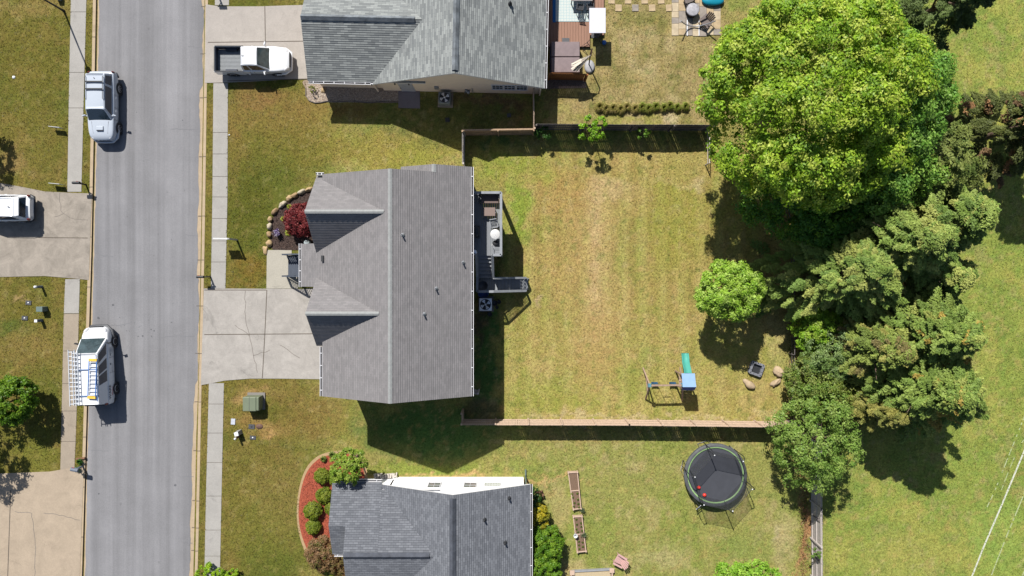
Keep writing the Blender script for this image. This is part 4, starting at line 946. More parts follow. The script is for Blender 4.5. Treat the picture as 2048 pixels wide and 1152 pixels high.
# white pickup, nose right
L, Wd = 5.28, 1.86
st = [(-.55, .93, .36, 1.08, .12), (.2, .93, .36, 1.08, .12), (1.1, .93, .36, 1.1, .14), (1.7, .92, .38, 1.08, .16), (2.2, .86, .42, 1.02, .16), (2.5, .72, .48, .92, .14), (2.58, .6, .5, .86, .1)]
trk = vehicle('white pickup truck parked in the upper driveway with an empty bed', 'pickup truck', 'pickup_truck', G(514, 127, .03), R(0), L, Wd, st,
              (-.62, -.5, .62, 1.32, 1.06, 1.72, .82, .64), .37, (-1.52, 1.66), CARW, GLASSG, dict(side=((.1, .33), (.4, .9)), hlz=.84, tlz=.85, doors=(-.1, .2, 1.15), handles=(.0,), bump=CARW, rbump=ALU))
mb = MB(); zt = 1.08
for s in (-1, 1): mb.box((-1.56, s * .885, .73), (2.02, .09, .7))
mb.box((-2.56, 0, .75), (.08, 1.86, .66)); mb.box((-.57, 0, .75), (.06, 1.7, .66)); bb = mb.build('bed', CARW, trk, .025)
mb = MB(); mb.box((-1.56, 0, .56), (1.9, 1.6, .04))
for i in range(17): mb.box((-1.56, -.75 + i * .094, .59), (1.9, .045, .025))
mb.build('bed_floor', mat('bed_liner', (.16, .17, .18), .5, .1, 5), bb)
mb = MB()
for s in (-1, 1): mb.box((-1.56, s * .832, .78), (1.9, .012, .5)); mb.box((-1.5, s * .74, .7), (.8, .18, .22))
mb.box((-2.515, 0, .78), (.012, 1.66, .5)); mb.box((-.605, 0, .78), (.012, 1.66, .5)); mb.build('bed_liner', mat('dark_liner', (.025, .03, .045), .6, .1, 5), bb)
mb = MB()
for s in (-1, 1): mb.box((-1.56, s * .885, 1.095), (2.0, .07, .03))
mb.box((-2.56, 0, 1.095), (.07, 1.7, .03)); mb.build('bed_rail_cap', BLK, bb, .01)
mb = MB(); mb.beam((-.25, 0, 1.76), (-.38, 0, 1.84), .03, .02); mb.build('antenna', DKG, trk)
mb = MB(); mb.box((2.62, 0, .84), (.04, .95, .2)); mb.build('grille_insert', BLK, trk, .01)
# white people carrier, rear to the road
L, Wd = 4.9, 1.9
st = [(-2.42, .72, .5, .95, .1), (-2.36, .84, .42, 1.0, .12), (-2.2, .92, .36, 1.04, .12), (-1.2, .95, .34, 1.04, .14), (.6, .95, .34, 1.03, .14), (1.2, .94, .34, 1.02, .16), (1.8, .9, .38, .95, .18), (2.2, .8, .42, .84, .16), (2.4, .6, .5, .74, .12)]
mv = vehicle('white crossover backed into the middle left driveway, cut by the photo edge', 'car', 'car', G(80 - 2.44 * PPM, 418, .03), R(180), L, Wd, st,
             (-2.22, -1.82, .55, 1.35, 1.0, 1.66, .86, .66), .35, (-1.45, 1.35), CARW, GLASS, dict(side=((.12, .5), (.54, .92)), hlz=.74, tlz=.98, doors=(-.9, .1, .95), handles=(-.6, .3), bump=CARW))
mb = MB(); loft(mb, [(-2.12, .6, 1.6, 1.67, .02), (-1.98, .66, 1.6, 1.69, .02), (-1.78, .68, 1.6, 1.7, .02)], crown=.01); mb.build('rear_spoiler', CARW, mv, subsurf=1)
mb = MB(); mb.beam((-1.4, 0, 1.7), (-1.53, 0, 1.78), .05, .03); mb.build('antenna', DKG, mv)
for s in (-1, 1): mb = MB(); mb.tube([(-1.7, s * .64, 1.68), (-1.5, s * .64, 1.73), (.3, s * .62, 1.73), (.5, s * .62, 1.68)], .02, 6); mb.build('roof_rail', ALU, mv)
# white work van, nose up
L, Wd = 5.5, 2.0
st = [(-2.7, .9, .5, 1.2, .1), (-2.62, .97, .42, 1.25, .1), (-1.5, 1.0, .38, 1.26, .1), (.6, 1.0, .38, 1.24, .12), (1.4, .99, .38, 1.22, .16), (2.0, .96, .4, 1.16, .18), (2.4, .88, .44, 1.06, .18), (2.64, .7, .5, .9, .14), (2.72, .55, .54, .8, .1)]
van = vehicle('white work van with lettering and roof ladders parked at the left kerb', 'van', 'work_van', G(208, 728, -.09), R(92), L, Wd, st,
              (-2.66, -2.55, 1.0, 1.95, 1.2, 2.1, .93, .76), .38, (-1.72, 1.62), CARW, GLASSG, dict(side=((.36, .53), (.56, .72), (.78, .94)), hlz=.95, tlz=1.4, doors=(-.5, .55, 1.5), handles=(.1, .75), mir=BLK, hand=BLK, bump=DKG, gz=.8, hlx=.25))
mb = MB()
for x in (-1.9, -.1, 1.0)[:2]: mb.beam((x, -.78, 2.2), (x, .78, 2.2), .05, .04)
for s in (-1, 1):
    mb.beam((-2.3, s * .74, 2.2), (.9, s * .74, 2.2), .04, .04)
    for x in (-1.9, -.1): mb.beam((x, s * .74, 2.08), (x, s * .74, 2.2), .04)
mb.build('roof_rack', mat('blue_grey_rack', (.1, .16, .3), .4, .1, 4), van)
mb = MB(); mb.box((-2.74, 0, 1.2), (.05, 1.5, .12)); mb.build('rear_step', DKG, van)
INK = mat('dark_lettering', (.03, .035, .06), .6, .1, 5)
def text(body, size, root, M, m, name='lettering'):
    cu = bpy.data.curves.new(name, 'FONT'); cu.body = body; cu.size = size; cu.extrude = .002; cu.align_x = 'CENTER'
    o = bpy.data.objects.new('tmp', cu); COL.objects.link(o); dg = bpy.context.evaluated_depsgraph_get(); me = bpy.data.meshes.new_from_object(o.evaluated_get(dg))
    bpy.data.objects.remove(o); me.materials.clear(); me.materials.append(m); q = bpy.data.objects.new(name, me); COL.objects.link(q); q.parent = root; q.matrix_local = M; return q
# lettering on the right flank (towards the camera): reads along the van, top edge towards the roof
Mx = Matrix(((1, 0, 0), (0, .13, -1), (0, 1, .13))).to_4x4()
def TM(x, y, z, tilt=.0): return Matrix.Translation((x, y, z)) @ Matrix.Rotation(R(90 - tilt), 4, 'X')
text('WARE', .36, van, TM(-1.85, -.995, 1.02), INK); text('SERVICE CO', .12, van, TM(-1.8, -1.012, .84), RED); text('770 478 2207', .13, van, TM(-1.75, -1.012, .66), INK)
text('HEATING & AIR', .09, van, TM(-.2, -1.012, .8), mat('grey_lettering', (.25, .27, .3), .6, .1, 5))
mb = MB(); mb.lathe((1.05, -1.012, .86), [(.2, 0), (.24, .0)], 22, ax='Y', cap=False); mb.lathe((1.05, -1.012, .86), [(0, 0), (.14, 0)], 18, ax='Y'); mb.build('door_emblem', mat('emblem_grey', (.3, .32, .35), .5, .4, 30), van)
LADA = mat('ladder_aluminium', (.42, .44, .47), .4, .05, 3)
def ladder(label, p, q, wd, n, side, rm, tip=None):
    p = Vector(p); q = Vector(q); t = thing('ladder', label, 'ladder', p); d = q - p; sd = Vector(side)
    for s in (-1, 1): mb = MB(); mb.beam(sd * s * wd / 2, d + sd * s * wd / 2, .035, .08); mb.build('side_rail', rm, t)
    for i in range(n): c = d * ((i + .5) / n); mb = MB(); mb.beam(c - sd * wd / 2, c + sd * wd / 2, .05, .03); mb.build('rung', LADA, t)
    if tip:
        for c in (d * .0, d * 1.0):
            mb = MB(); mb.box(c, (wd * 1.05, .16, .1), math.atan2(d.y, d.x) - R(90)); mb.build('end_cap', tip, t)
vm = van.matrix_basis.copy(); vm = Matrix.Translation(van.location) @ Matrix.Rotation(R(92), 4, 'Z')
YEL = mat('yellow_plastic', (.5, .32, .04), .6, .2, 6)
rdir = (vm.to_3x3() @ Vector((0, 1, 0))).normalized()
ladder('long aluminium extension ladder on the outer left side of the van roof', vm @ Vector((-2.55, .88, 2.28)), vm @ Vector((1.3, .88, 2.28)), .42, 13, rdir, LADA)
ladder('second layer aluminium ladder on the left of the van roof', vm @ Vector((-2.5, .62, 2.33)), vm @ Vector((1.2, .62, 2.33)), .36, 13, rdir, LADA)
ladder('blue step ladder with yellow ends on the right of the van roof', vm @ Vector((-2.0, -.38, 2.26)), vm @ Vector((.55, -.56, 2.26)), .52, 9, rdir, mat('blue_fibreglass', (.06, .16, .4), .5, .1, 3), YEL)

# ------------------------------------------------------------------ street furniture and utilities
t = thing('street_lamp', 'tall dark street lamp rising at the top left kerb side lawn', 'street lamp', G(128, 22))
mb = MB(); mb.tube([(0, 0, 0), (0, 0, .5), (0, 0, 4.9)], [.1, .065, .045], 10); mb.build('pole', BLK, t)
mb = MB(); mb.lathe((0, 0, 4.9), [(.05, 0), (.17, .06), (.2, .3), (.1, .38), (0, .42)], 14); mb.build('lantern', BLK, t)
def mailbox(label, p, dirx, h=1.1, bl=.52, group='mailboxes', m=BLK, flowers=False, wide=.18, rz=0, arm=0):
    t = thing('mailbox', label, 'mailbox', p, rz, group)
    mb = MB(); mb.beam((0, 0, 0), (0, 0, h - .1), .09); mb.beam((dirx * -.1, 0, h - .12), (dirx * .35, 0, h - .12), .07); mb.beam((0, 0, h - .45), (dirx * .26, 0, h - .14), .05); mb.build('post', m, t)
    mb = MB(); c = dirx * arm; pr = [(-wide / 2, 0), (wide / 2, 0), (wide / 2, .1), (wide * .35, .17), (0, .2), (-wide * .35, .17), (-wide / 2, .1)]
    vs = [(c + s * bl / 2, y, h - .08 + z) for s in (-1, 1) for y, z in pr]; n = len(pr)
    mb.add(vs, [tuple(range(n))[::-1], tuple(range(n, 2 * n))] + [(i, (i + 1) % n, n + (i + 1) % n, n + i) for i in range(n)]); mb.build('box', m, t, .01)
    mb = MB(); mb.box((c + dirx * .1, wide / 2 + .012, h + .04), (.14, .012, .05)); mb.build('flag', RED, t)
    return t
mailbox('black mailbox beside the end of the upper left pavement', G(172, 369.5), 1, rz=0)
mailbox('black mailbox at the right kerb above the middle house driveway', G(421, 553.5), -1, arm=.28, bl=.5, h=1.0)
mailbox('grey mailbox among plants at the lower left kerb', G(166, 932), -1, m=mat('blue_grey_metal', C(120, 130, 146), .5, .1, 4), rz=R(-10), h=.95, wide=.26)
mailbox('dark mailbox at the top edge beside the upper driveway', G(438, -6), -1, wide=.24, h=.95)
PNL = mat('sign_white', C(220, 222, 222, .55), .5, .04, 3)
def yardsign(label, p, w, hh, ztop, rz=0):
    t = thing('yard_sign', label, 'yard sign', p, rz, 'lawn signs by the left pavement')
    mb = MB(); mb.box((0, 0, ztop - hh / 2), (w, .03, hh)); mb.build('panel', PNL, t)
    mb = MB()
    for s in (-1, 1): mb.beam((s * w * .35, 0, 0), (s * w * .35, 0, ztop - hh), .015)
    mb.build('stake', DKG, t)
yardsign('white lawn sign level with the silver SUV', G(119, 257), .78, .42, .62, R(-6)); yardsign('white lawn sign just above the middle left driveway', G(119, 369), .78, .42, .62, R(-5))
t = thing('sale_sign', 'white real estate sign post with hanging panel on the front lawn', 'sign post', G(474, 479.5))
mb = MB(); mb.beam((0, 0, 0), (0, 0, 1.75), .11); mb.build('post', WHITE, t)
mb = MB(); mb.beam((.12, 0, 1.62), (-1.0, .02, 1.62), .09); mb.build('arm', WHITE, t)
mb = MB(); mb.box((-.52, 0, 1.22), (.8, .03, .56)); mb.build('panel', PNL, t)
def gbox(name, lb, p, d, m, cap_=None, rz=0, top=(1, 1), cat='utility box', grp=None):
    t = thing(name, lb, cat, p, rz, grp)
    mb = MB(); mb.box((0, 0, d[2] / 2), d, top=top); mb.build('housing', m, t, .02)
    mb = MB(); mb.box((0, 0, d[2] + .03), (d[0] * 1.06 * top[0], d[1] * 1.06 * top[1], .06)); mb.build('lid', cap_ or m, t, .015)
    return t
GRN = mat('transformer_green', C(132, 142, 118), .5, .07, 2); GRN2 = mat('pedestal_green', C(120, 138, 134), .5, .1, 3)
t = thing('transformer', 'large green transformer box on the lawn below the driveway', 'transformer', G(512.5, 803))
mb = MB(); mb.box((.03, .05, .05), (1.25, 1.2, .1)); mb.build('pad', FND, t)
mb = MB(); mb.box((-.02, 0, .5), (1.12, .98, .82)); mb.build('housing', GRN, t, .05)
mb = MB(); mb.box((-.12, 0, .95), (.95, 1.02, .1), top=(.96, .96)); mb.box((.42, 0, .9), (.26, 1.0, .1), top=(.6, .9)); mb.build('lid', GRN, t, .03)
mb = MB(); mb.box((-.12, 0, 1.003), (.02, 1.0, .012)); mb.build('lid_seam', DKG, t)
def post_marker(lb, p, h, r, m, capm, grp='utility markers', sq=False):
    t = thing('marker_post', lb, 'marker post', p, 0, grp)
    mb = MB()
    if sq: mb.box((0, 0, h / 2), (r * 2, r * 2, h))
    else: mb.lathe((0, 0, 0), [(r, 0), (r, h)], 14)
    mb.build('shaft', m, t); mb = MB()
    if sq: mb.box((0, 0, h + .03), (r * 2.2, r * 2.2, .06))
    else: mb.lathe((0, 0, h), [(r * 1.15, -.1), (r * 1.15, .02), (r * .6, .07), (0, .08)], 14)
    mb.build('cap', capm, t)
WLT = mat('white_plastic', C(230, 232, 235, .6), .4, .03, 3); STB = mat('steel_blue', C(110, 124, 146), .5, .08, 4)
post_marker('round white-capped marker post on the left lawn under the driveway', G(84.5, 573.5), .75, .085, STB, WLT)
post_marker('square white-capped marker post below the green pedestal on the left lawn', G(84, 640.5), .6, .09, STB, WLT, sq=True)
gbox('pedestal', 'green utility pedestal between two marker posts on the left lawn', G(90, 617.5), (.42, .34, .55), GRN2)
post_marker('round white-capped marker post lowest in the right-side utility cluster', G(478, 873), .72, .07, mat('orange_brown_post', C(150, 100, 70), .6, .1, 4), WLT)
gbox('pedestal', 'pale leaning utility pedestal below the green transformer', G(480, 864), (.34, .34, .62), mat('pale_grey_plastic', C(176, 176, 176), .5, .1, 4), WLT, R(15), top=(.8, .8))
for lb, x, y, w_, d_, m, dot in (('dark meter box with a bright cap near the green pedestal', 57.5, 605.5, .4, .3, DKG, 1), ('grey meter box with a bright cap left of the lower marker post', 50, 636, .42, .3, DKG, 1), ('flat pale grey lid left of the dark meter box', 466.5, 843, .3, .42, ALU, 0),
                                 ('dark square meter box with a black hole below the transformer', 503.5, 853, .42, .32, DKG, 2), ('dark meter box with a bright cap lowest in the right-side cluster', 506, 875, .42, .26, DKG, 1)):
    t = thing('meter_box', lb, 'meter box', G(x, y), R(-4))
    mb = MB(); mb.box((0, 0, .02), (w_, d_, .06)); mb.build('frame', m, t)
    if dot: mb = MB(); mb.lathe((0, 0, .05), [(.055, 0), (.05, .02), (0, .025)], 12); mb.build('cap', WLT if dot == 1 else BLK, t)
mb = MB(); mb.lathe((0, 0, 0), [(.27, 0), (.26, .03), (0, .035)], 18, sq=(1, .7)); tag(mb.build('manhole_cover', mat('rusty_iron', C(120, 92, 80), .8, .2, 10), loc=G(519, 853)), 'rusty oval utility cover right of the dark meter box', 'manhole cover')
mb = MB(); mb.lathe((0, 0, 0), [(.12, 0), (.1, .04), (0, .06)], 12); tag(mb.build('pipe_cap', WLT, loc=G(27.5, 154.5)), 'lone white pipe cap in the upper left lawn', 'pipe cap')
mb = MB(); mb.lathe((0, 0, 0), [(.05, 0), (.05, .06), (0, .07)], 10); tag(mb.build('pipe_cap', WLT, loc=G(459, 270)), 'tiny white cap beside the right pavement edge', 'pipe cap')
mb = MB(); mb.box((0, 0, .25), (.35, .35, .5)); tag(mb.build('utility_box', WLT, loc=G(120, -4), bevel=.03), 'white utility box at the top edge beside the lamp pole', 'utility box')

# ------------------------------------------------------------------ swing set
SW = mat('swing_wood', C(186, 158, 138), .8, .2, 4, stretch=(2, 2, 2)); SLD = mat('green_slide_plastic', C(92, 186, 170), .35, .08, 1.5); TARP = mat('blue_canopy', C(150, 186, 226), .7, .06, 3); TARPD = mat('blue_canopy_side', C(66, 100, 180), .7, .06, 3)
t = thing('swing_set', 'wooden swing set with green slide and blue canopy in the back yard', 'swing set')
def g3(x, y, z): return A(x, y, z)
zt = 2.1
pL = A(1300, 771, zt); pR = A(1366, 770, zt)
mb = MB(); mb.beam(pL, pR, .1, .12); mb.build('top_beam', SW, t)
for p, qa in ((pL, (1286, 736)), (pL, (1291, 799)), (pR, (1360, 735)), (pR, (1364, 802))):
    mb = MB(); mb.beam(p + Vector((0, 0, -.05)), G(qa[0], qa[1], 0), .09); mb.build('leg', SW, t)
mb = MB(); a = pL.lerp(G(1286, 736), .55); b = pL.lerp(G(1291, 799), .55); mb.beam(a, b, .07); a = pR.lerp(G(1360, 735), .5); b = pR.lerp(G(1364, 802), .5); mb.beam(a, b, .07); mb.build('cross_brace', SW, t)
for p in (pL, pR): mb = MB(); mb.box(p + Vector((0, 0, .02)), (.28, .26, .16), top=(.5, .8)); mb.build('bracket', mat('teal_plastic', C(110, 160, 176), .5, .08, 3), t)
BLS = mat('blue_swing_seat', C(50, 92, 124), .5, .1, 3)
for x in (1306, 1342):
    q = A(x + 3, 766.5, .5); mb = MB()
    mb.add([(q.x - .24, q.y - .08, .52), (q.x - .24, q.y + .08, .52), (q.x + .24, q.y + .08, .52), (q.x + .24, q.y - .08, .52), (q.x, q.y - .08, .45), (q.x, q.y + .08, .45)], [(0, 1, 5, 4), (4, 5, 2, 3)]); mb.box((q.x, q.y, .46), (.4, .17, .03))
    s_ = mb.build('swing_seat', BLS, t)
    mb = MB(); xb = pL.x + (q.x - pL.x)
    for d in (-.24, .24): mb.tube([(q.x + d, q.y, .52), (xb + d, pL.y, zt - .05)], .012, 5)
    mb.build('chain', DKG, s_)
q = (A(1326, 769, .6)); mb = MB(); mb.beam((q.x - .25, q.y, 1.2), (q.x + .25, q.y, 1.2), .035)
for d in (-.25, .25): mb.tube([(q.x + d, q.y, 1.2), (q.x + d, pL.y, zt - .05)], .01, 5)
mb.build('trapeze_bar', DKG, t)
# tower and canopy
c0 = A(1378.5, 768, 2.5); tw = MB()
cx, cy = G(1364, 745).x, G(1364, 745).y
px0, px1 = A(1366, 0, 2.4).x, A(1389, 0, 2.4).x; py0, py1 = A(0, 781, 2.3).y, A(0, 750, 2.3).y
for x in (px0 + .06, px1 - .06):
    for y in (py0 + .06, py1 - .06): mb = MB(); mb.box((x, y, 1.15), (.09, .09, 2.3)); mb.build('tower_post', SW, t)
mb = MB(); 
for i in range(5): mb.box(((px0 + px1) / 2, py0 + .12 + i * (py1 - py0 - .24) / 4, 1.25), (px1 - px0, .16, .04))
mb.build('platform', SW, t)
rg = (py0 + py1) / 2 - .14; mb = MB()
mb.add([(px0 - .06, py1 + .1, 2.25), (px1 + .06, py1 + .1, 2.25), (px1 + .06, rg - .1, 2.62), (px0 - .06, rg - .1, 2.62)], [(0, 1, 2, 3)]); mb.add([(px0 - .06, py1 + .1, 2.23), (px1 + .06, py1 + .1, 2.23), (px1 + .06, rg - .1, 2.6), (px0 - .06, rg - .1, 2.6)], [(3, 2, 1, 0)])
cn = mb.build('canopy', TARP, t)
mb = MB(); mb.add([(px0 - .06, rg - .1, 2.62), (px1 + .06, rg - .1, 2.62), (px1 + .06, py0 - .02, 2.15), (px0 - .06, py0 - .02, 2.15)], [(3, 2, 1, 0)]); mb.add([(px0 - .06, rg - .1, 2.6), (px1 + .06, rg - .1, 2.6), (px1 + .06, py0 - .02, 2.13), (px0 - .06, py0 - .02, 2.13)], [(0, 1, 2, 3)]); mb.build('canopy_flap', TARPD, cn)
mb = MB()   # ladder on the right
for i in range(4): mb.beam((px1 + .05 + .12 * (3 - i) / 3, py0 + .15, .3 + i * .27), (px1 + .05 + .12 * (3 - i) / 3, py0 + .6, .3 + i * .27), .05)
for y in (py0 + .15, py0 + .6): mb.beam((px1 + .25, y, 0), (px1 + .03, y, 1.25), .06)
mb.build('ladder', SW, t)
# slide: curved channel from the platform to the far end
sx = A(1372, 0, 1.0).x; n = 14; prof = []
y_hi = py1; y_lo = A(0, 706, .15).y
for i in range(n + 1): u = i / n; z = 1.28 * (1 - u) ** 1.15 + .16 + .05 * math.sin(u * 9); prof.append((y_hi + (y_lo - y_hi) * u, z if u < .92 else z + .0))
mb = MB(); cs = [(-.26, .13), (-.24, .15), (-.2, .12), (-.17, .0), (.17, 0), (.2, .12), (.24, .15), (.26, .13), (.26, .04), (.18, -.04), (-.18, -.04), (-.26, .04)]; m = len(cs)
xs_ = [sx + (A(1369.5, 0, .2).x - sx) * (i / n) for i in range(n + 1)]
vs = [(xs_[i] + a, y, z + b) for i, (y, z) in enumerate(prof) for a, b in cs]; fs = [(i * m + k, i * m + (k + 1) % m, (i + 1) * m + (k + 1) % m, (i + 1) * m + k) for i in range(n) for k in range(m)]
fs += [tuple(range(m)), tuple(range(n * m, n * m + m))[::-1]]; mb.add(vs, fs, smooth=True); mb.build('slide', SLD, t)

# ------------------------------------------------------------------ trampoline
tc_ = G(1424, 943); t = thing('trampoline', 'round black trampoline with green edge and safety net below the fence', 'trampoline', tc_, R(-12))
PAD = mat('black_pad', (.055, .058, .062), .6, .2, 3); LIME = mat('lime_trim', C(166, 206, 140), .5, .15, 6); MATM = mat('jump_mat', (.036, .038, .046), .6, .1, 2)
zt = .88; rO = 2.18; rI = 1.93
mb = MB(); mb.lathe((0, 0, zt - .04), [(0, 0), (rI - .02, .0)], 48); mb.build('jump_mat', MATM, t)
mb = MB(); mb.lathe((0, 0, zt), [(rI + .05, 0), (rO, .02), (rO + .03, -.03), (rO + .02, -.22)], 48, cap=False); mb.build('pad', PAD, t)
mb = MB(); mb.lathe((0, 0, zt), [(rI - .04, -.02), (rI - .03, .015), (rI + .05, .02)], 48, cap=False); mb.build('pad_trim', LIME, t)
mb = MB(); mb.tube([(rO * math.cos(k * math.pi / 24), rO * math.sin(k * math.pi / 24), zt - .1) for k in range(49)], .03, 6); mb.build('frame', GREYM, t)
for k in range(6):
    a = k * math.pi / 3; u = Vector((math.cos(a), math.sin(a), 0)); w_ = Vector((-u.y, u.x, 0))
    mb = MB(); mb.tube([u * rO + w_ * .4 + Vector((0, 0, zt - .1)), u * (rO + .03) + w_ * .38 + Vector((0, 0, .04)), u * (rO + .03) - w_ * .38 + Vector((0, 0, .04)), u * rO - w_ * .4 + Vector((0, 0, zt - .1))], .025, 6); mb.build('leg', GREYM, t)
    mb = MB(); mb.tube([u * (rO + .06) + Vector((0, 0, .3)), u * (rO + .08) + Vector((0, 0, 2.1)), u * (rO - .0) + Vector((0, 0, 2.6)), u * (rO - .2) + Vector((0, 0, 2.72))], .03, 7); pl = mb.build('net_pole', BLK, t)
    mb = MB(); mb.lathe(u * (rO - .2) + Vector((0, 0, 2.7)), [(0, .06), (.045, .04), (.045, -.03), (0, -.04)], 8); mb.build('pole_cap', WLT, pl)
NET = bpy.data.materials.new('net'); NET.use_nodes = True; q = NET.node_tree; b_ = q.nodes['Principled BSDF']; b_.inputs['Base Color'].default_value = (.035, .037, .043, 1); b_.inputs['Roughness'].default_value = .8; b_.inputs['Alpha'].default_value = .36
mb = MB(); rb = rI - .05; rt = rO - .2
for k in range(6):
    a0 = k * math.pi / 3; a1 = a0 + math.pi / 3
    P = [Vector((rb * math.cos(a0), rb * math.sin(a0), zt)), Vector((rb * math.cos(a1), rb * math.sin(a1), zt)), Vector((rt * math.cos(a1), rt * math.sin(a1), 2.68)), Vector((rt * math.cos(a0), rt * math.sin(a0), 2.68))]
    mb.add([P[0], P[1], P[1].lerp(P[2], .5) * 1, P[2], P[3], P[0].lerp(P[3], .5)], [(0, 1, 2, 5), (5, 2, 3, 4)])
mb.build('safety_net', NET, t)
mb = MB()
for k in range(6):
    a0 = k * math.pi / 3; a1 = a0 + math.pi / 3; mb.tube([(rt * math.cos(a0), rt * math.sin(a0), 2.68), (rt * math.cos(a1), rt * math.sin(a1), 2.68)], .012, 5); mb.tube([(rb * math.cos(a0), rb * math.sin(a0), zt), (rt * math.cos(a0), rt * math.sin(a0), 2.68)], .014, 5)
mb.build('net_cord', BLK, t)
RB = mat('red_ball', (.5, .03, .02), .3, .05, 2)
for lb, x, y in (('upper red ball on the trampoline', 1397.5, 975), ('lower red ball on the trampoline', 1409, 990)):
    mb = MB(); mb.blob((0, 0, 0), (.13, .12, .11), 1, .0, 9); tag(mb.build('ball', RB, loc=A(x, y, .96)), lb, 'ball', 'balls on the trampoline')
# access ladder at lower-left edge
t2 = thing('trampoline_ladder', 'small grey ladder leaning on the lower left trampoline edge', 'ladder', G(1392, 1008), R(40))
for s in (-1, 1): mb = MB(); mb.tube([(s * .2, -.3, 0), (s * .2, .1, .9)], .025, 6); mb.build('side_rail', GREYM, t2)
for i in range(3): mb = MB(); mb.beam((-.2, -.3 + .13 * (i + .6), .3 * (i + .6)), (.2, -.3 + .13 * (i + .6), .3 * (i + .6)), .06, .02); mb.build('rung', GREYM, t2)

# ------------------------------------------------------------------ garden things in the yards
PINE = mat('pale_planter_wood', C(226, 196, 174), .8, .1, 3); SOIL = mat('planter_soil', C(138, 112, 92), .95, .3, 22, .6)
def planter(label, quad, m2, group='raised planters'):
    P = [G(x, y) for x, y in quad]; c = sum(P, Vector()) / 4; t = thing('raised_planter', label, 'planter', c, 0, group); P = [p - c for p in P]; H = .32
    mb = MB(); mb.prism([(p.x, p.y) for p in P], .02, H - .06); mb.build('soil', SOIL, t)
    for i in range(4): mb = MB(); mb.beam(gz(P[i], H / 2 + .0), gz(P[(i + 1) % 4], H / 2), .06, H); mb.build('board', PINE, t)
    m0 = (P[0] + P[3]) / 2; m1 = (P[1] + P[2]) / 2; mb = MB(); mb.beam(gz(m0, H - .04), gz(m1, H - .04), .06, .06); mb.build('divider', PINE, t)
    for p in P: mb = MB(); mb.box(gz(p, .19), (.1, .1, .38)); mb.build('corner_post', PINE, t)
    return t
planter('pale wooden raised planter, upper of the two in the lower yard', [(1146, 1016), (1161, 1014), (1154, 942), (1136, 943)][::-1], 0)
planter('pale wooden raised planter, lower of the two in the lower yard', [(1154, 1101), (1171, 1099), (1163, 1030), (1146, 1031)][::-1], 0)
t = thing('bucket', 'round white bucket on the left edge of the lower planter', 'bucket', A(1150.5, 1069, .35) - Vector((0, 0, .0)))
mb = MB(); mb.lathe((0, 0, 0), [(.1, 0), (.14, .28), (.15, .28), (.15, .3), (.12, .3), (.09, .05), (0, .05)], 16); mb.build('shell', WLT, t)
# pink adirondack chair
def adir(label, p, rz, m, group=None):
    t = thing('adirondack_chair', label, 'chair', p, rz, group)
    mb = MB()
    for i in range(6): mb.beam((.32 - i * .1, -.26, .36 - i * .025), (.32 - i * .1, .26, .36 - i * .025), .09, .02, up=(0, 0, 1))
    mb.build('seat', m, t)
    mb = MB()
    for i in range(5): y = (-2 + i) * .105; hh = .62 - abs(i - 2) * .05; mb.beam((-.2, y, .2), (-.2 - hh * .5, y * 1.25, .2 + hh * 1.15), .1, .02, up=(1, 0, .4))
    mb.build('backrest', m, t)
    for s in (-1, 1):
        mb = MB(); mb.beam((-.32, s * .33, .52), (.4, s * .36, .52), .13, .025); mb.build('armrest', m, t)
        mb = MB(); mb.beam((.34, s * .3, 0), (.34, s * .32, .5), .08, .03); mb.beam((.3, s * .28, .33), (-.5, s * .28, .03), .03, .1); mb.build('leg', m, t)
    return t
PNK = mat('pink_plastic', C(226, 182, 176), .5, .05, 3)
adir('pink plastic garden chair on the lower lawn', G(1239, 1117), R(150), PNK)
# sandbox
t = thing('sandbox', 'pale framed sandbox at the bottom edge', 'sandbox', G(1183, 1180))
mb = MB(); mb.box((0, 0, .08), (2.7, 2.8, .12)); mb.build('sand', mat('sand', C(214, 194, 158), .95, .1, 12, .4), t)
for i, (a, b) in enumerate((((-1.45, 1.4), (1.45, 1.55)), ((-1.45, -1.4), (1.45, -1.4)), ((-1.45, -1.4), (-1.45, 1.4)), ((1.45, -1.4), (1.45, 1.55)))):
    mb = MB(); mb.beam((*a, .12), (*b, .12), .1, .22); mb.build('board', PINE if i else mat('grey_board', C(170, 172, 176), .8, .1, 3), t)
for x, y in ((-1.4, 1.35), (1.42, 1.5), (-1.4, -1.4), (1.4, -1.4)): mb = MB(); mb.box((x, y, .26), (.34, .32, .05)); mb.build('corner_seat', PINE, t)
# fire pit and rocks under the small tree
STN = mat('pale_boulder', C(206, 182, 150), .9, .2, 3, .6); FST = mat('fire_pit_stone', C(140, 142, 150), .85, .25, 7, .4)
t = thing('fire_pit', 'square grey stone fire pit beside the small tree shadow', 'fire pit', G(1511, 737), R(-20))
for k in range(4):
    for i in range(3):
        a = R(90 * k); u = Vector((math.cos(a), math.sin(a), 0)); w_ = Vector((-u.y, u.x, 0)); c = u * .39 + w_ * (-.26 + i * .28)
        mb = MB(); mb.box((c.x, c.y, .15), (.17, .265, .3), a); mb.build('stone_block', FST, t, .02)
mb = MB(); mb.box((0, 0, .06), (.62, .62, .06)); mb.build('ash_bed', BLK, t)
def rock(label, p, r, seed, m, rz=0, group=None, flat=.4, cat='rock', amp=.25):
    mb = MB(); mb.blob((0, 0, r[2] * .3), r, seed, amp, 9, flat=flat, rz=rz); o = mb.build('boulder' if cat == 'rock' else 'stone', m, loc=p); tag(o, label, cat, group); return o
rock('flat tan boulder just below the fire pit', G(1498, 768), (.5, .26, .28), 3, STN, R(-42)); rock('large cracked pale boulder right of the fire pit', G(1556, 744), (.42, .34, .3), 5, STN, R(10), amp=.4); rock('narrow tan boulder between the pale boulder and the bushes', G(1551, 765), (.42, .2, .25), 8, STN, R(35), amp=.3)

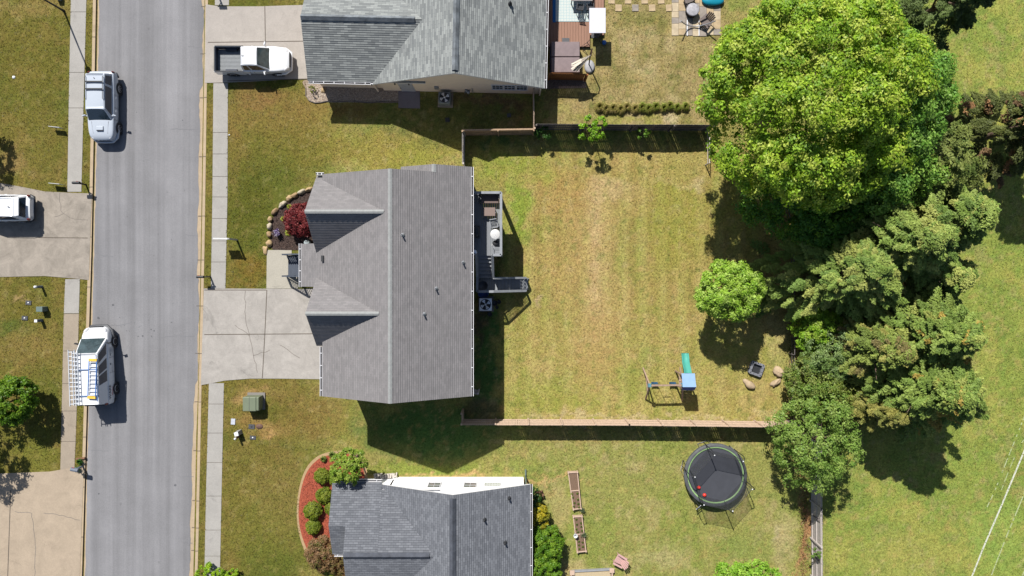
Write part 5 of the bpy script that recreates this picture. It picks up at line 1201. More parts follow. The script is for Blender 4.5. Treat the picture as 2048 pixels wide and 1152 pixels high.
# ------------------------------------------------------------------ upper back yard: patio deck, hot tub, umbrella
BRD = mat('brown_composite', C(172, 132, 112), .8, .12, 3, stretch=(9, .5, 1)); BRK = mat('dark_brown_board', C(96, 70, 60), .8, .15, 3)
t = thing('low_deck', 'low brown composite deck beside the upper house', 'deck')
mb = MB()
nb = 20; xa, xb, ya, yb_ = G(1095, 0).x, G(1207, 0).x, G(0, 95).y, G(0, -140).y
for i in range(nb): x = xa + (i + .5) * (xb - xa) / nb; yy = G(0, 95).y if x < G(1180, 0).x else G(0, 72).y; mb.box((x, (yy + yb_) / 2, .2), ((xb - xa) / nb - .015, yb_ - yy, .04))
mb.build('deck_boards', BRD, t)
mb = MB(); mb.box(((xa + G(1180, 0).x) / 2, ya, .1), (G(1180, 0).x - xa, .04, .2)); mb.box((G(1207, 0).x, (G(0, 72).y + yb_) / 2, .1), (.04, yb_ - G(0, 72).y, .2)); mb.build('skirt', BRK, t)
mb = MB(); mb.box(((xa + xb) / 2 - .5, (ya + yb_) / 2, .22), (0.01, .01, .01)); 
RUG = bpy.data.materials.new('patterned_rug'); RUG.use_nodes = True; q = RUG.node_tree; n = q.nodes; b_ = n['Principled BSDF']; b_.inputs['Roughness'].default_value = .9
tc = n.new('ShaderNodeTexCoord'); vo = n.new('ShaderNodeTexVoronoi'); vo.feature = 'DISTANCE_TO_EDGE'; vo.inputs['Scale'].default_value = 5; vo.inputs['Randomness'].default_value = .15; cr = n.new('ShaderNodeValToRGB')
cr.color_ramp.elements[0].position = .03; cr.color_ramp.elements[1].position = .08; cr.color_ramp.elements[0].color = (*C(170, 206, 216), 1); cr.color_ramp.elements[1].color = (*C(226, 234, 230), 1)
q.links.new(tc.outputs['Object'], vo.inputs['Vector']); q.links.new(vo.outputs['Distance'], cr.inputs[0]); q.links.new(cr.outputs[0], b_.inputs['Base Color'])
mb = MB(); p = G(1146, -30, .235); mb.box((0, 0, 0), (2.6, 5.4, .02)); o = mb.build('rug', RUG, loc=p); tag(o, 'pale blue patterned outdoor rug on the brown deck', 'rug')
mb = MB(); mb.box((0, 0, 0), (.22, 5.5, .022)); mb.build('rug_shade_strip', mat('rug_shade_blue', C(50, 120, 190), .9, .1, 5), o, loc=(-1.36, 0, 0))  # blue strip paints the house's shade along the rug's left edge
t = thing('dining_table', 'long grey table on the patterned rug, cut by the top edge', 'table', A(1163, -10, .75) - Vector((0, 0, .75)))
mb = MB(); mb.box((0, 0, .95), (1.5, 1.0, .05)); mb.build('table_top', mat('grey_brown_top', C(150, 140, 138), .5, .2, 3), t)
for sx_ in (-1, 1):
    for sy in (-1, 1): mb = MB(); mb.box((sx_ * .68, sy * .42, .58), (.06, .06, .72)); mb.build('leg', DKF, t)
wire_chair('dark wire chair nearer the house on the blue rug', G(1158, 22, .24), R(80), 'rug chairs', DKF, DKF); wire_chair('dark wire chair beside the white swing canopy on the rug', G(1178, 22, .24), R(92), 'rug chairs', DKF, DKF)
mb = MB(); mb.box((0, 0, 0), (.52, .34, .02)); tag(mb.build('doormat', DKG, loc=G(1131, 83, .235)), 'dark grey doormat on the deck beside the hot tub', 'mat')
t = thing('hot_tub', 'covered hot tub with a folded two-panel brown-grey lid', 'hot tub', A(1131, 115, .85) - Vector((0, 0, .85)))
CVR = mat('tub_cover', C(146, 128, 130), .6, .15, 2.5)
mb = MB(); mb.box((-.03, 0, .4), (2.1, 2.12, .8)); mb.build('shell', mat('dark_blue_shell', C(60, 60, 86), .6, .1, 3), t, .08)
for y, l in ((.57, 1.06), (-.53, 1.08)): mb = MB(); mb.box((0, y, .87), (2.02, l, .12), top=(.98, .97)); mb.build('lid', CVR, t, .03)
fence('orange-brown slatted privacy screen below the hot tub', [G(1096, 158.5), G(1170, 160.5)], 1.6, ORGW, -1, 13, gap=.02, big=.0, rails=2, post_sp=2.7)
slab('gravel_strip', [(1088, 156), (1172, 157), (1172, 176), (1092, 178)], mat('dark_gravel', C(140, 120, 112), .95, .55, 16, .8), .02)
t = thing('umbrella', 'folded off-white cantilever umbrella leaning over the hot tub', 'umbrella', G(1176, 134))
mb = MB(); mb.lathe((.1, 0, 0), [(.42, 0), (.43, .12), (.3, .18), (0, .2)], 22, sq=(.85, 1.1)); mb.build('base', mat('granite_base', C(186, 186, 190), .6, .1, 5), t)
mb = MB(); mb.tube([(.05, .1, .1), (.0, .45, 1.6), (0, .5, 2.5)], .045, 8); mb.tube([(0, .5, 2.5), (-.05, .05, 2.35)], .035, 8); mb.build('mast', mat('bronze', C(90, 66, 56), .5, .1, 3), t)
mb = MB(); rr = random.Random(4); tip = Vector((-.05, .12, 2.42)); dr_ = Vector((-1.25, -.8, -.35))
for k in range(7):
    e = tip + dr_ * rr.uniform(.85, 1.08) + Vector((-dr_.y, dr_.x, 0)).normalized() * (-.3 + k * .1) + Vector((0, 0, rr.uniform(-.25, .1)))
    w_ = Vector((-dr_.y, dr_.x, 0)).normalized() * .07
    mid = tip.lerp(e, .5) + Vector((0, 0, .06))
    mb.add([tip, mid + w_ * 1.2, e + w_, e - w_ * .7 + Vector((0, 0, -.1)), mid - w_ + Vector((0, 0, -.08))], [(0, 1, 4), (1, 2, 3, 4), (4, 1, 0)])
mb.build('folded_canopy', mat('cream_cloth', C(226, 216, 200, .5), .9, .08, 4), t)
# canopy swing
t = thing('canopy_swing', 'patio swing with white rectangular canopy on the right of the deck', 'swing', A(1195, 41, 2.0) - Vector((0, 0, 2.0)))
mb = MB(); mb.box((0, 0, 2.0), (1.12, 1.72, .03)); mb.build('canopy', mat('white_canvas', C(222, 222, 232, .55), .8, .02, 2), t, .01)
mb = MB()
for s in (-1, 1): mb.tube([(-.55, s * .92, .05), (-.1, s * .85, 1.9), (.5, s * .92, .05)], .025, 6)
mb.tube([(-.1, -.85, 1.9), (-.1, .85, 1.9)], .025, 6); mb.tube([(-.45, -.92, .4), (-.9, -1.2, .3), (-.45, -1.75, .05)], .02, 6); mb.build('frame', BLK, t)
mb = MB(); mb.box((0, 0, .5), (.5, 1.4, .08)); mb.box((.28, 0, .75), (.08, 1.4, .45)); mb.build('seat', DKG, t, .02)
mb = MB(); mb.blob((0, 0, 0), (.16, .18, .12), 1, .05, 7); tag(mb.build('blue_ball', mat('blue_toy', C(60, 130, 220), .4, .05, 3), loc=G(1208, 86, .1)), 'small blue ball in the shade below the canopy swing', 'ball')
# stepping stones
STP = mat('tan_paver', C(206, 182, 146), .9, .2, 2, .3); STQ = mat('grey_paver', C(170, 160, 150), .9, .2, 2, .3)
prot = None
for i in range(4):
    for row, (x, y) in enumerate((((1223, 1256, 1289, 1322)[i], 1), ((1237, 1270.5, 1304, 1338)[i], 16))):
        pos = ('first', 'second', 'third', 'fourth')[i]
        mb = MB(); mb.box((0, 0, .02), (.46, .48, .06)); o = mb.build('stepping_stone', STQ if (i == 1 and row) else STP, loc=G(x, y), bevel=.01); o.rotation_euler.z = .03 * (i - 1)
        tag(o, f'{"grey" if (i == 1 and row) else "tan"} square stepping stone, {pos} from the left in the {"lower" if row else "upper"} row', 'stepping stone', 'stepping stones to the stone patio')
# stone patio: many pavers are one floor
mb = MB(); rr = random.Random(12); y = G(0, 74).y
row = 0; cols = [1343, 1357, 1371, 1385, 1399, 1413, 1427, 1441]
for c0_, c1_ in zip(cols[:-1], cols[1:]):
    yy = 73 - rr.uniform(0, 3)
    while yy > -120:
        l = rr.choice((12, 18, 24)); q = G((c0_ + c1_) / 2, yy - l / 2, .02); mb.box(q, ((c1_ - c0_) / PPM - .02, l / PPM - .02, .06), 0, rr.choice((0, 0, 1, 2))); yy -= l
o = mb.build('paving', [STP, mat('pale_paver', C(214, 196, 166), .9, .15, 3), STQ]); tag(o, kind='structure')
t = thing('round_fire_table', 'round grey stone topped fire pit on the stone patio', 'fire pit', A(1386, 19, .55) - Vector((0, 0, .55)))
mb = MB(); mb.lathe((0, 0, 0), [(.42, 0), (.45, .5)], 24); mb.build('drum', mat('burnt_drum', C(52, 46, 46), .8, .2, 5), t)
mb = MB(); mb.lathe((0, 0, .5), [(.46, 0), (.46, .05), (.4, .07), (0, .1)], 24); mb.build('lid', mat('ash_lid', C(186, 184, 190), .6, .35, 4), t)
SLT = mat('grey_brown_slats', C(128, 116, 112), .7, .15, 8)
adir('grey-brown slatted chair right of the round fire pit', G(1410, 46), R(225), SLT, 'patio chairs'); adir('grey-brown slatted chair above the round fire pit, cut by the top edge', G(1375, -2), R(-70), SLT, 'patio chairs')
t = thing('hammock_stand', 'curved metal hammock stand with two feet on the stone patio', 'hammock stand', G(1386, 58))
mb = MB(); P = [(-1.15 + i * .24, .14 + .0 * i, .15 + 1.05 * abs((i - 5) / 5) ** 2) for i in range(11)]; mb.tube(P, .04, 8); mb.build('arc', GREYM, t)
for x in (-.42, .42): mb = MB(); mb.tube([(x, .62, .05), (x, -.5, .05)], .035, 7); mb.build('foot', ALU, t)
mb = MB(); mb.blob((0, 0, .2), (.8, .45, .22), 4, .1, 9); tag(mb.build('kayak', mat('turquoise_plastic', C(30, 160, 190), .4, .1, 2), loc=G(1424, 2)), 'turquoise plastic paddling shell at the top edge beside the patio', 'kayak')
# ------------------------------------------------------------------ vegetation
def leafmesh(name, pos, nrm, size, asp, col, mt, parent=None, rs=None, loc=None):
    n = len(pos); rs = rs or np.random.RandomState(1)
    nrm = nrm / np.linalg.norm(nrm, axis=1)[:, None]
    r = rs.normal(size=(n, 3)); t = np.cross(nrm, r); t /= np.linalg.norm(t, axis=1)[:, None]; b = np.cross(nrm, t)
    L = size[:, None] * .5; Wd = L * asp
    v = np.stack([pos - t * L, pos - b * Wd + t * L * .1, pos + t * L - nrm * L * .25, pos + b * Wd + t * L * .1], 1).reshape(-1, 3)
    me = bpy.data.meshes.new(name); me.vertices.add(4 * n); me.vertices.foreach_set('co', v.astype('f').ravel())
    me.loops.add(4 * n); me.loops.foreach_set('vertex_index', np.arange(4 * n, dtype='i')); me.polygons.add(n); me.polygons.foreach_set('loop_start', np.arange(0, 4 * n, 4, dtype='i'))
    me.update(calc_edges=True)
    ca = me.color_attributes.new('tint', 'FLOAT_COLOR', 'POINT'); c = np.ones((n, 4, 4), 'f'); c[:, :, :3] = col[:, None, :]; ca.data.foreach_set('color', c.ravel())
    me.materials.append(mt); o = bpy.data.objects.new(name, me); COL.objects.link(o)
    if parent: o.parent = parent
    if loc is not None: o.location = loc
    return o
def unit(a): return a / np.linalg.norm(a, axis=-1, keepdims=True)
def crown_points(rs, rad, nc, nl, rc, shape='dome', lobes=0, lobe_amp=.22, inner=.15, droop=0, spray=0, zmin=-.35, flat=.75, dens_in=.55, small=False, fine=1.0, fill=0):
    rad = np.array(rad, float); rm = rad[:2].mean()
    if shape == 'cone':
        nb = int(nc * .58); nl = int(nl * 4.0); h = rs.rand(nb) ** .9; th = rs.rand(nb) * 6.283; ld = rs.rand(6) * 6.283
        Rr = (1 - h) ** .55 * (.82 + .3 * rs.rand(nb)); 
        for l in ld: Rr *= 1 + .16 * (np.cos(th - l) > .88)
        u = np.stack([np.cos(th), np.sin(th), .10 + .5 * h ** 2], 1); u = unit(u + rs.normal(size=(nb, 3)) * [.2, .2, .05]); s = unit(np.cross(u, [0, 0, 1.0]))
        Lp = rc * 1.95 * (.65 + .7 * rs.rand(nb)); tip = np.stack([np.cos(th) * Rr * rad[0], np.sin(th) * Rr * rad[1], (h * 2 - 1) * rad[2]], 1); st = tip - u * Lp[:, None]
        I = np.repeat(np.arange(nb), nl); m = len(I); a = rs.rand(m) ** .8; side = rs.choice([-1, 1], m); f = rs.rand(m) ** .8
        k = np.round(a * 6) / 6; a2 = k + (a - k) * .5; wd = (.30 + .05 * rs.rand(m)) * Lp[I] * np.clip(1.15 - a2, .15, 1) * np.where(a2 < .25, a2 * 3 + .25, 1)
        P = st[I] + u[I] * ((a2 * .95 + f * .16) * Lp[I])[:, None] + s[I] * (side * f * wd)[:, None] + rs.normal(size=(m, 3)) * .035
        P[:, 2] += Lp[I] * (.12 * np.sin(a2 * 3.1) - .18 * a2 ** 2 * droop) - f * wd * .35
        N = s[I] * (side * .35)[:, None] + u[I] * .15 + [0, 0, 1] + rs.normal(size=(m, 3)) * .28
        return P, N, I, nb
    elif small:
        d = unit(rs.normal(size=(nc * 3, 3))); d = d[d[:, 2] > zmin][:nc]; nc = len(d); cen = d * (.9 + .12 * rs.rand(nc))[:, None] * rad
    else:
        rl0 = np.clip(.26 * rm + .12, .16, 1.25) * fine; nL = int(np.clip(2.0 * (rm / rl0) ** 2 * 1.15, 6, 260))
        i = np.arange(nL * 2) + .5; z = 1 - 2 * i / (nL * 2); a = i * 2.39996 + rs.rand() * 6; q = np.stack([np.sqrt(1 - z * z) * np.cos(a), np.sqrt(1 - z * z) * np.sin(a), z], 1)
        q = unit(q + rs.normal(size=q.shape) * .16); q = q[q[:, 2] > zmin]; nL = len(q)
        f = .72 + .2 * rs.rand(nL) + lobe_amp * .5 * (rs.rand(nL) - .35); lc = q * f[:, None] * rad; rl = rl0 * (.6 + .75 * rs.rand(nL))
        I0 = rs.choice(nL, nc, p=rl ** 2 / (rl ** 2).sum()); d = unit(q[I0] * .85 + unit(rs.normal(size=(nc, 3))) * 1.0 + [0, 0, .12])
        cen = (lc[I0] + d * (rl[I0] * (.78 + .3 * rs.rand(nc)))[:, None] * [1, 1, .85]) * .9
        k = rs.rand(nc) < inner; kd = unit(rs.normal(size=(k.sum(), 3)) * [1, 1, .8] + [0, 0, .35]); cen[k] = kd * rad * (.5 + .26 * rs.rand(k.sum()))[:, None]; d[k] = kd; rc = rc * .62; nl = int(nl * .62)
    rcs = rc * (.65 + .7 * rs.rand(nc)); out_h = unit(cen * [1, 1, .25] + 1e-6)
    I = np.repeat(np.arange(nc), nl); m = len(I); q = unit(rs.normal(size=(m, 3))); rr_ = rs.rand(m) ** .5
    if spray:
        u = out_h[I]; s = unit(np.cross(u, [0, 0, 1.0])); a = rs.rand(m) ** .8; fing = (rs.randint(0, 5, m) - 2) / 2.0; w = fing * (.25 + .75 * a) + rs.normal(size=m) * .09
        ln = 1 - .35 * np.abs(fing)
        off_ = u * (a * ln * 2 - .7)[:, None] * rcs[I][:, None] * spray + s * (w * rcs[I] * .85)[:, None] + np.stack([np.zeros(m), np.zeros(m), (-a ** 2 * .5 * droop + rs.normal(size=m) * .06) * rcs[I]], 1)
        P = cen[I] + off_; N = u * [.3, .3, 0] + [0, 0, 1] + rs.normal(size=(m, 3)) * .35
    else:
        P = cen[I] + q * (rcs[I] * rr_)[:, None] * [1, 1, flat]; N = q * .5 + d[I] * .4 + [0, 0, .5] + rs.normal(size=(m, 3)) * .4
    return P, N, I, nc
def pal(rs, I, nc, cols, w=None, leafvar=.16, clvar=.14, g=1.22):
    cols = np.array([C(*c) for c in cols]); ci = rs.choice(len(cols), nc, p=w); base = cols[ci][I]
    base = base * np.array([g, g, g * .88]); return base * (1 + clvar * (rs.rand(nc) * 2 - 1))[I][:, None] * (1 + leafvar * (rs.rand(len(I)) * 2 - 1))[:, None]
def tree(name, label, cat, base, cz, rad, nc, nl, rc, leaf, cols, seed, mt=None, w=None, group=None, trunk=.2, limbs=7, asp=.55, **k):
    """base: world xy of the trunk; cz: crown centre height"""
    rs = np.random.RandomState(seed); rd = random.Random(seed)
    t = thing(name, label, cat, (base.x, base.y, 0), 0, group)
    P, N, I, nc = crown_points(rs, rad, nc, nl, rc, **k)
    P = P + [0, 0, cz]
    keep = P[:, 2] > .05; P = P[keep]; N = N[keep]; I = I[keep]
    sz = leaf * (.6 + .8 * rs.rand(len(P)))
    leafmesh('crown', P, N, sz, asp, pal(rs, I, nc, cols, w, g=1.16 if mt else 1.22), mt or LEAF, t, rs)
    if trunk:
        mb = MB(); top = cz + rad[2] * .3
        mb.tube([(0, 0, -.1), (0.03, .02, cz * .35), (-.05, .04, cz), (0, 0, top)], [trunk * 1.25, trunk, trunk * .6, trunk * .15], 10)
        for i in range(limbs):
            a = i * 6.283 / limbs + rd.uniform(-.3, .3); z0 = cz * rd.uniform(.45, 1.0); L_ = rd.uniform(.45, .7)
            e = Vector((math.cos(a) * rad[0] * L_, math.sin(a) * rad[1] * L_, min(z0 + rad[2] * rd.uniform(.2, .8), cz + rad[2] * .45))); mid = Vector((0, 0, z0)).lerp(e, .5) + Vector((0, 0, .12 * rad[2]))
            mb.tube([(0, 0, z0), mid, e], [trunk * .45, trunk * .28, trunk * .08], 6)
        mb.build('trunk', BARK, t)
    return t
def AT(x, y, z): return A(x, y, z)
BG = [(178, 208, 68), (158, 196, 56), (202, 218, 98), (132, 172, 54)]
tree('deciduous_tree', 'very large bright yellow-green tree filling the upper right', 'tree', A(1618, 192, 8.8), 8.8, (6.9, 6.6, 5.2), 3300, 70, .62, .17, BG, 11, trunk=.45, limbs=10, lobe_amp=.3, inner=.3, zmin=-.25, fine=.82)
tree('deciduous_tree', 'blue-green tree on the right flank of the huge bright tree', 'tree', A(1785, 200, 8), 8, (2.65, 4.1, 4.2), 900, 65, .6, .17, [(140, 186, 80), (156, 196, 94), (122, 172, 72)], 12, trunk=.3, lobes=7, inner=.25, lobe_amp=.3, fine=.75)
tree('deciduous_tree', 'mid green tree with light sprays below the huge bright tree', 'tree', A(1745, 335, 6.6), 6.6, (3.6, 2.7, 3.0), 560, 62, .62, .17, [(140, 184, 76), (160, 198, 92), (112, 158, 66)], 13, trunk=.26, lobes=7, lobe_amp=.35, inner=.3)
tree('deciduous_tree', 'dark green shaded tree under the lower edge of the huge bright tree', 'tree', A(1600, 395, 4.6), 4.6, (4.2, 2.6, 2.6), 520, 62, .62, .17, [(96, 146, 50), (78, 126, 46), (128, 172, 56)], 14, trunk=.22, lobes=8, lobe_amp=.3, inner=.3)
tree('deciduous_tree', 'olive green tree at the right end of the upper crown group', 'tree', A(1872, 325, 6), 6, (2.1, 2.4, 2.6), 240, 75, .55, .16, [(122, 136, 66), (138, 150, 80), (98, 118, 54)], 15, mt=NEEDLE, trunk=.2, spray=1, droop=.6)
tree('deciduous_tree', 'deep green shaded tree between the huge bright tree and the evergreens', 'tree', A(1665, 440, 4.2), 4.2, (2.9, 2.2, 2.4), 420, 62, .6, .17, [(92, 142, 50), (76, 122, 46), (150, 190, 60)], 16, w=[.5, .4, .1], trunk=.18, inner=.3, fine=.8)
CF = [(158, 178, 92), (136, 162, 78), (180, 188, 104), (120, 148, 72)]; CFW = [.36, .3, .18, .16]
kw = dict(mt=NEEDLE, shape='cone', spray=1.0, droop=1.0, lobes=7, lobe_amp=.22, inner=.32, w=CFW, asp=.42)
tree('evergreen_tree', 'evergreen with feathery sprays, left one of the upper evergreen row', 'evergreen', A(1695, 540, 4.6), 4.6, (4.1, 3.9, 4.4), 620, 80, .62, .17, CF, 21, group='evergreens along the back fence', **kw)
tree('evergreen_tree', 'tall evergreen in the centre of the upper evergreen row', 'evergreen', A(1785, 480, 5.4), 5.4, (4.3, 4.1, 5.2), 680, 80, .64, .17, CF, 22, group='evergreens along the back fence', **kw)
tree('evergreen_tree', 'evergreen at the right end of the upper evergreen row by the field', 'evergreen', A(1890, 435, 5.2), 5.2, (3.0, 3.1, 4.6), 480, 80, .58, .17, CF, 23, group='evergreens along the back fence', **kw)
tree('evergreen_tree', 'small evergreen filling the gap below the right end of the upper row', 'evergreen', A(1865, 550, 4.2), 4.2, (3.2, 2.3, 3.6), 300, 80, .5, .16, CF, 24, group='evergreens along the back fence', **kw)
CFO = [(150, 172, 86), (130, 156, 74), (170, 180, 96), (190, 166, 84)]; kw['w'] = [.42, .38, .16, .04]
tree('evergreen_tree', 'large evergreen with a few orange sprays at the top of the lower row', 'evergreen', A(1850, 662, 5.4), 5.4, (4.2, 2.9, 5.0), 680, 80, .62, .17, CFO, 25, group='evergreens along the back fence', **kw)
tree('evergreen_tree', 'brownish-tinged evergreen at the left of the lower row', 'evergreen', A(1748, 695, 4.4), 4.4, (2.8, 3.0, 4.0), 460, 80, .55, .16, [(152, 168, 84), (132, 152, 74), (168, 166, 92), (146, 134, 88)], 26, group='evergreens along the back fence', **kw)
tree('evergreen_tree', 'large evergreen casting the round shadow onto the field', 'evergreen', A(1840, 770, 5.2), 5.2, (4.2, 3.4, 4.9), 760, 80, .64, .17, CFO, 27, group='evergreens along the back fence', **kw)
tree('evergreen_tree', 'small yellowish evergreen at the lower left foot of the lower row', 'evergreen', A(1755, 815, 3.6), 3.6, (2.3, 1.9, 3.2), 300, 80, .5, .16, [(160, 156, 84), (140, 144, 74)], 28, group='evergreens along the back fence', **{**kw, 'w': None})
tree('evergreen_tree', 'dark evergreen cut by the top edge at the upper right', 'evergreen', A(1905, -5, 6), 6, (2.4, 2.7, 5), 380, 80, .55, .16, [(104, 124, 66), (90, 108, 58)], 29, group='evergreens at the field edge', **{**kw, 'w': None})
tree('evergreen_tree', 'brown-green evergreen cut by the right edge of the field', 'evergreen', A(2056, 250, 4.6), 4.6, (2.35, 2.9, 4.2), 480, 80, .55, .16, [(112, 120, 62), (98, 108, 56), (178, 134, 96), (128, 100, 72)], 30, group='evergreens at the field edge', **{**kw, 'w': [.4, .36, .12, .12]})
# understorey along the fence
kb = dict(lobes=6, lobe_amp=.3, inner=.3, zmin=-.2)
tree('shrub', 'bright lime shrub between the fence and evergreens in mid tree line', 'shrub', A(1632, 655, 2.2), 2.2, (1.6, 1.9, 1.6), 260, 80, .42, .15, [(160, 200, 60), (140, 186, 60), (176, 204, 84)], 31, trunk=.06, group='shrubs in the tree line', **kb)
tree('shrub', 'grey-green airy shrub below the lime shrub in the tree line', 'shrub', A(1660, 704, 2.6), 2.6, (1.9, 1.9, 1.7), 300, 70, .45, .13, [(148, 172, 108), (132, 162, 92), (156, 180, 122)], 32, trunk=.06, group='shrubs in the tree line', **kb)
tree('shrub', 'mixed green shrub right of the boulders', 'shrub', A(1628, 757, 2.3), 2.3, (1.8, 1.7, 1.5), 260, 65, .42, .13, [(140, 160, 76), (120, 146, 66), (156, 168, 96)], 33, trunk=.06, group='shrubs in the tree line', **kb)
tree('shrub', 'olive shrub above the round tree at the fence corner', 'shrub', A(1668, 795, 2.4), 2.4, (1.7, 1.6, 1.5), 240, 65, .42, .13, [(134, 152, 66), (116, 138, 60), (150, 160, 84)], 34, trunk=.06, group='shrubs in the tree line', **kb)
tree('deciduous_tree', 'rounded mid green tree covering the fence corner of the two yards', 'tree', A(1632, 880, 3.4), 3.4, (2.75, 3.1, 2.4), 620, 62, .46, .14, [(140, 172, 82), (122, 156, 70), (158, 184, 96)], 35, trunk=.14, limbs=9, lobes=8, lobe_amp=.28, inner=.3, zmin=-.3)
tree('deciduous_tree', 'small round lime green tree alone in the back yard', 'tree', A(1462, 582, 4.1), 4.1, (2.35, 2.1, 1.7), 760, 66, .36, .14, [(172, 208, 80), (152, 194, 66), (190, 220, 110)], 36, trunk=.1, limbs=9, lobe_amp=.08, inner=.2, zmin=-.4, fine=.55)
tree('sapling', 'lime green sapling overhanging the dark weathered fence', 'sapling', A(1188, 258, 2.0), 2.0, (.95, .7, .7), 44, 60, .24, .14, [(150, 196, 50), (134, 182, 44)], 37, trunk=.04, lobes=8, lobe_amp=.5, inner=.2)
tree('shrub', 'dark creeper on the left end of the weathered fence', 'shrub', A(1086, 268, .9), .9, (.6, .35, .5), 30, 50, .22, .12, [(60, 100, 40), (74, 116, 48)], 38, trunk=0, group='creepers on the weathered fence')
tree('shrub', 'thin green sprig growing through the weathered fence', 'shrub', A(1285, 265, 1.3), 1.3, (.4, .3, .5), 14, 40, .16, .12, [(110, 150, 50)], 39, trunk=.02, group='creepers on the weathered fence')
tree('shrub', 'bright lime bush cut by the bottom edge beside the lower fence', 'shrub', A(1500, 1166, 2.0), 2.0, (2.3, 1.5, 1.6), 240, 80, .42, .15, [(158, 204, 72), (140, 188, 60), (176, 214, 92)], 40, trunk=.08, lobes=8, lobe_amp=.35, inner=.25)
tree('shrub', 'small tuft overhanging the pale fence at the lower right', 'shrub', A(1636, 1109, 1.8), 1.8, (.36, .22, .2), 12, 60, .16, .1, [(120, 156, 70)], 41, trunk=.02, lobes=2)
tree('deciduous_tree', 'round glossy green tree cut by the left edge', 'tree', A(26, 802, 2.0), 2.0, (1.5, 1.75, 1.5), 420, 66, .36, .14, [(106, 146, 32), (84, 124, 26), (126, 160, 42)], 42, trunk=.08, lobe_amp=.06, inner=.15, zmin=-.6, fine=.5)
tree('deciduous_tree', 'tree left of the photo casting feathery shade over the lower driveway', 'tree', G(-52, 815), 4.6, (2.2, 2.4, 2.0), 190, 60, .42, .17, [(84, 120, 40), (70, 104, 36)], 43, trunk=.12, lobes=9, lobe_amp=.5, inner=.25)
tree('deciduous_tree', 'reddish tree at the left edge above the crossover driveway', 'tree', G(-40, 262), 2.6, (1.5, 1.8, 1.3), 130, 70, .36, .15, [(150, 90, 60), (130, 80, 60)], 44, trunk=.08, lobes=6, lobe_amp=.4)
# bushes right of the lower house
tree('shrub', 'large glossy green bush against the lower house, upper of two', 'bush', G(1088, 1075), 1.3, (1.3, 1.4, 1.2), 420, 66, .3, .13, [(110, 152, 38), (92, 134, 34), (132, 166, 50)], 45, trunk=.05, group='glossy bushes behind the lower house', zmin=-.5, fine=.5, lobe_amp=.1)
tree('shrub', 'large glossy green bush against the lower house, cut by the bottom edge', 'bush', G(1080, 1118), 1.3, (1.5, 1.5, 1.25), 440, 66, .3, .13, [(110, 152, 38), (92, 134, 34), (132, 166, 50)], 46, trunk=.05, group='glossy bushes behind the lower house', zmin=-.5, fine=.5, lobe_amp=.1)
tree('shrub', 'yellow-leaved shrub beside the lower house gutter', 'bush', G(1079, 1020), 1.15, (.5, .85, .5), 60, 60, .24, .13, [(204, 186, 50), (176, 168, 46), (150, 150, 50)], 47, trunk=.03, lobes=5)
tree('shrub', 'dark green shrub hugging the upper right corner of the lower house', 'bush', G(1063, 998), .9, (.55, 1.2, .7), 70, 60, .26, .12, [(60, 100, 40), (50, 88, 34)], 48, trunk=.03)
tree('shrub', 'small reddish shrub beside the dark shrub at the lower house', 'bush', G(1075, 992), .3, (.3, .5, .25), 20, 50, .15, .1, [(170, 130, 110), (120, 80, 76)], 49, trunk=0)
# bottom left edge bushes
for i, (x, y, r) in enumerate(((412, 1149, .62), (440, 1154, .5), (466, 1156, .45))):
    tree('shrub', ('lime shrub on the pavement verge at the bottom edge, largest of three', 'lime shrub at the bottom edge, middle of three', 'lime shrub at the bottom edge, rightmost and smallest of three')[i], 'bush', A(x, y, .6), .6, (r, r, .5), 60, 60, .2, .11, [(160, 196, 40), (140, 180, 40)], 50 + i, trunk=.03, group='lime shrubs at the bottom edge')
# ---- beds of the lower house
MULR = mat('red_mulch', C(178, 90, 66), .95, .35, 9, 1.0, bscale=18); MULB = mat('dark_mulch', C(82, 66, 60), .95, .35, 9, 1.0, bscale=18)
def bed(name, P, m, z=.03):
    n = len(P); out = []
    for i in range(n):       # smooth the outline
        for k in range(6):
            t = k / 6; p0, p1, p2, p3 = [Vector(P[(i + j - 1) % n]) for j in range(4)]
            out.append(.5 * ((2 * p1) + (-p0 + p2) * t + (2 * p0 - 5 * p1 + 4 * p2 - p3) * t * t + (-p0 + 3 * p1 - 3 * p2 + p3) * t ** 3))
    mb = MB(); Q = [G(p[0], p[1]) for p in out]
    ar = sum(Q[i].x * Q[(i + 1) % len(Q)].y - Q[(i + 1) % len(Q)].x * Q[i].y for i in range(len(Q)))
    if ar < 0: Q = Q[::-1]
    mb.prism([(q.x, q.y) for q in Q], -.02, z); struct(mb, name, m)
DIRTM = mat('bare_soil', C(196, 166, 126), .95, .15, 7)
bed('soil_edge', [(655, 905), (700, 902), (722, 920), (735, 960), (730, 1160), (700, 1165), (655, 1150), (622, 1125), (603, 1085), (594, 1040), (596, 990), (608, 945), (628, 918)], DIRTM, .006)
bed('mulch_bed', [(655, 911), (698, 908), (714, 925), (730, 962), (725, 1160), (700, 1162), (660, 1146), (628, 1120), (608, 1083), (598, 1040), (600, 992), (612, 948), (632, 922)], MULR, .035)
GRC = [(134, 150, 48), (120, 138, 42), (150, 160, 60)]
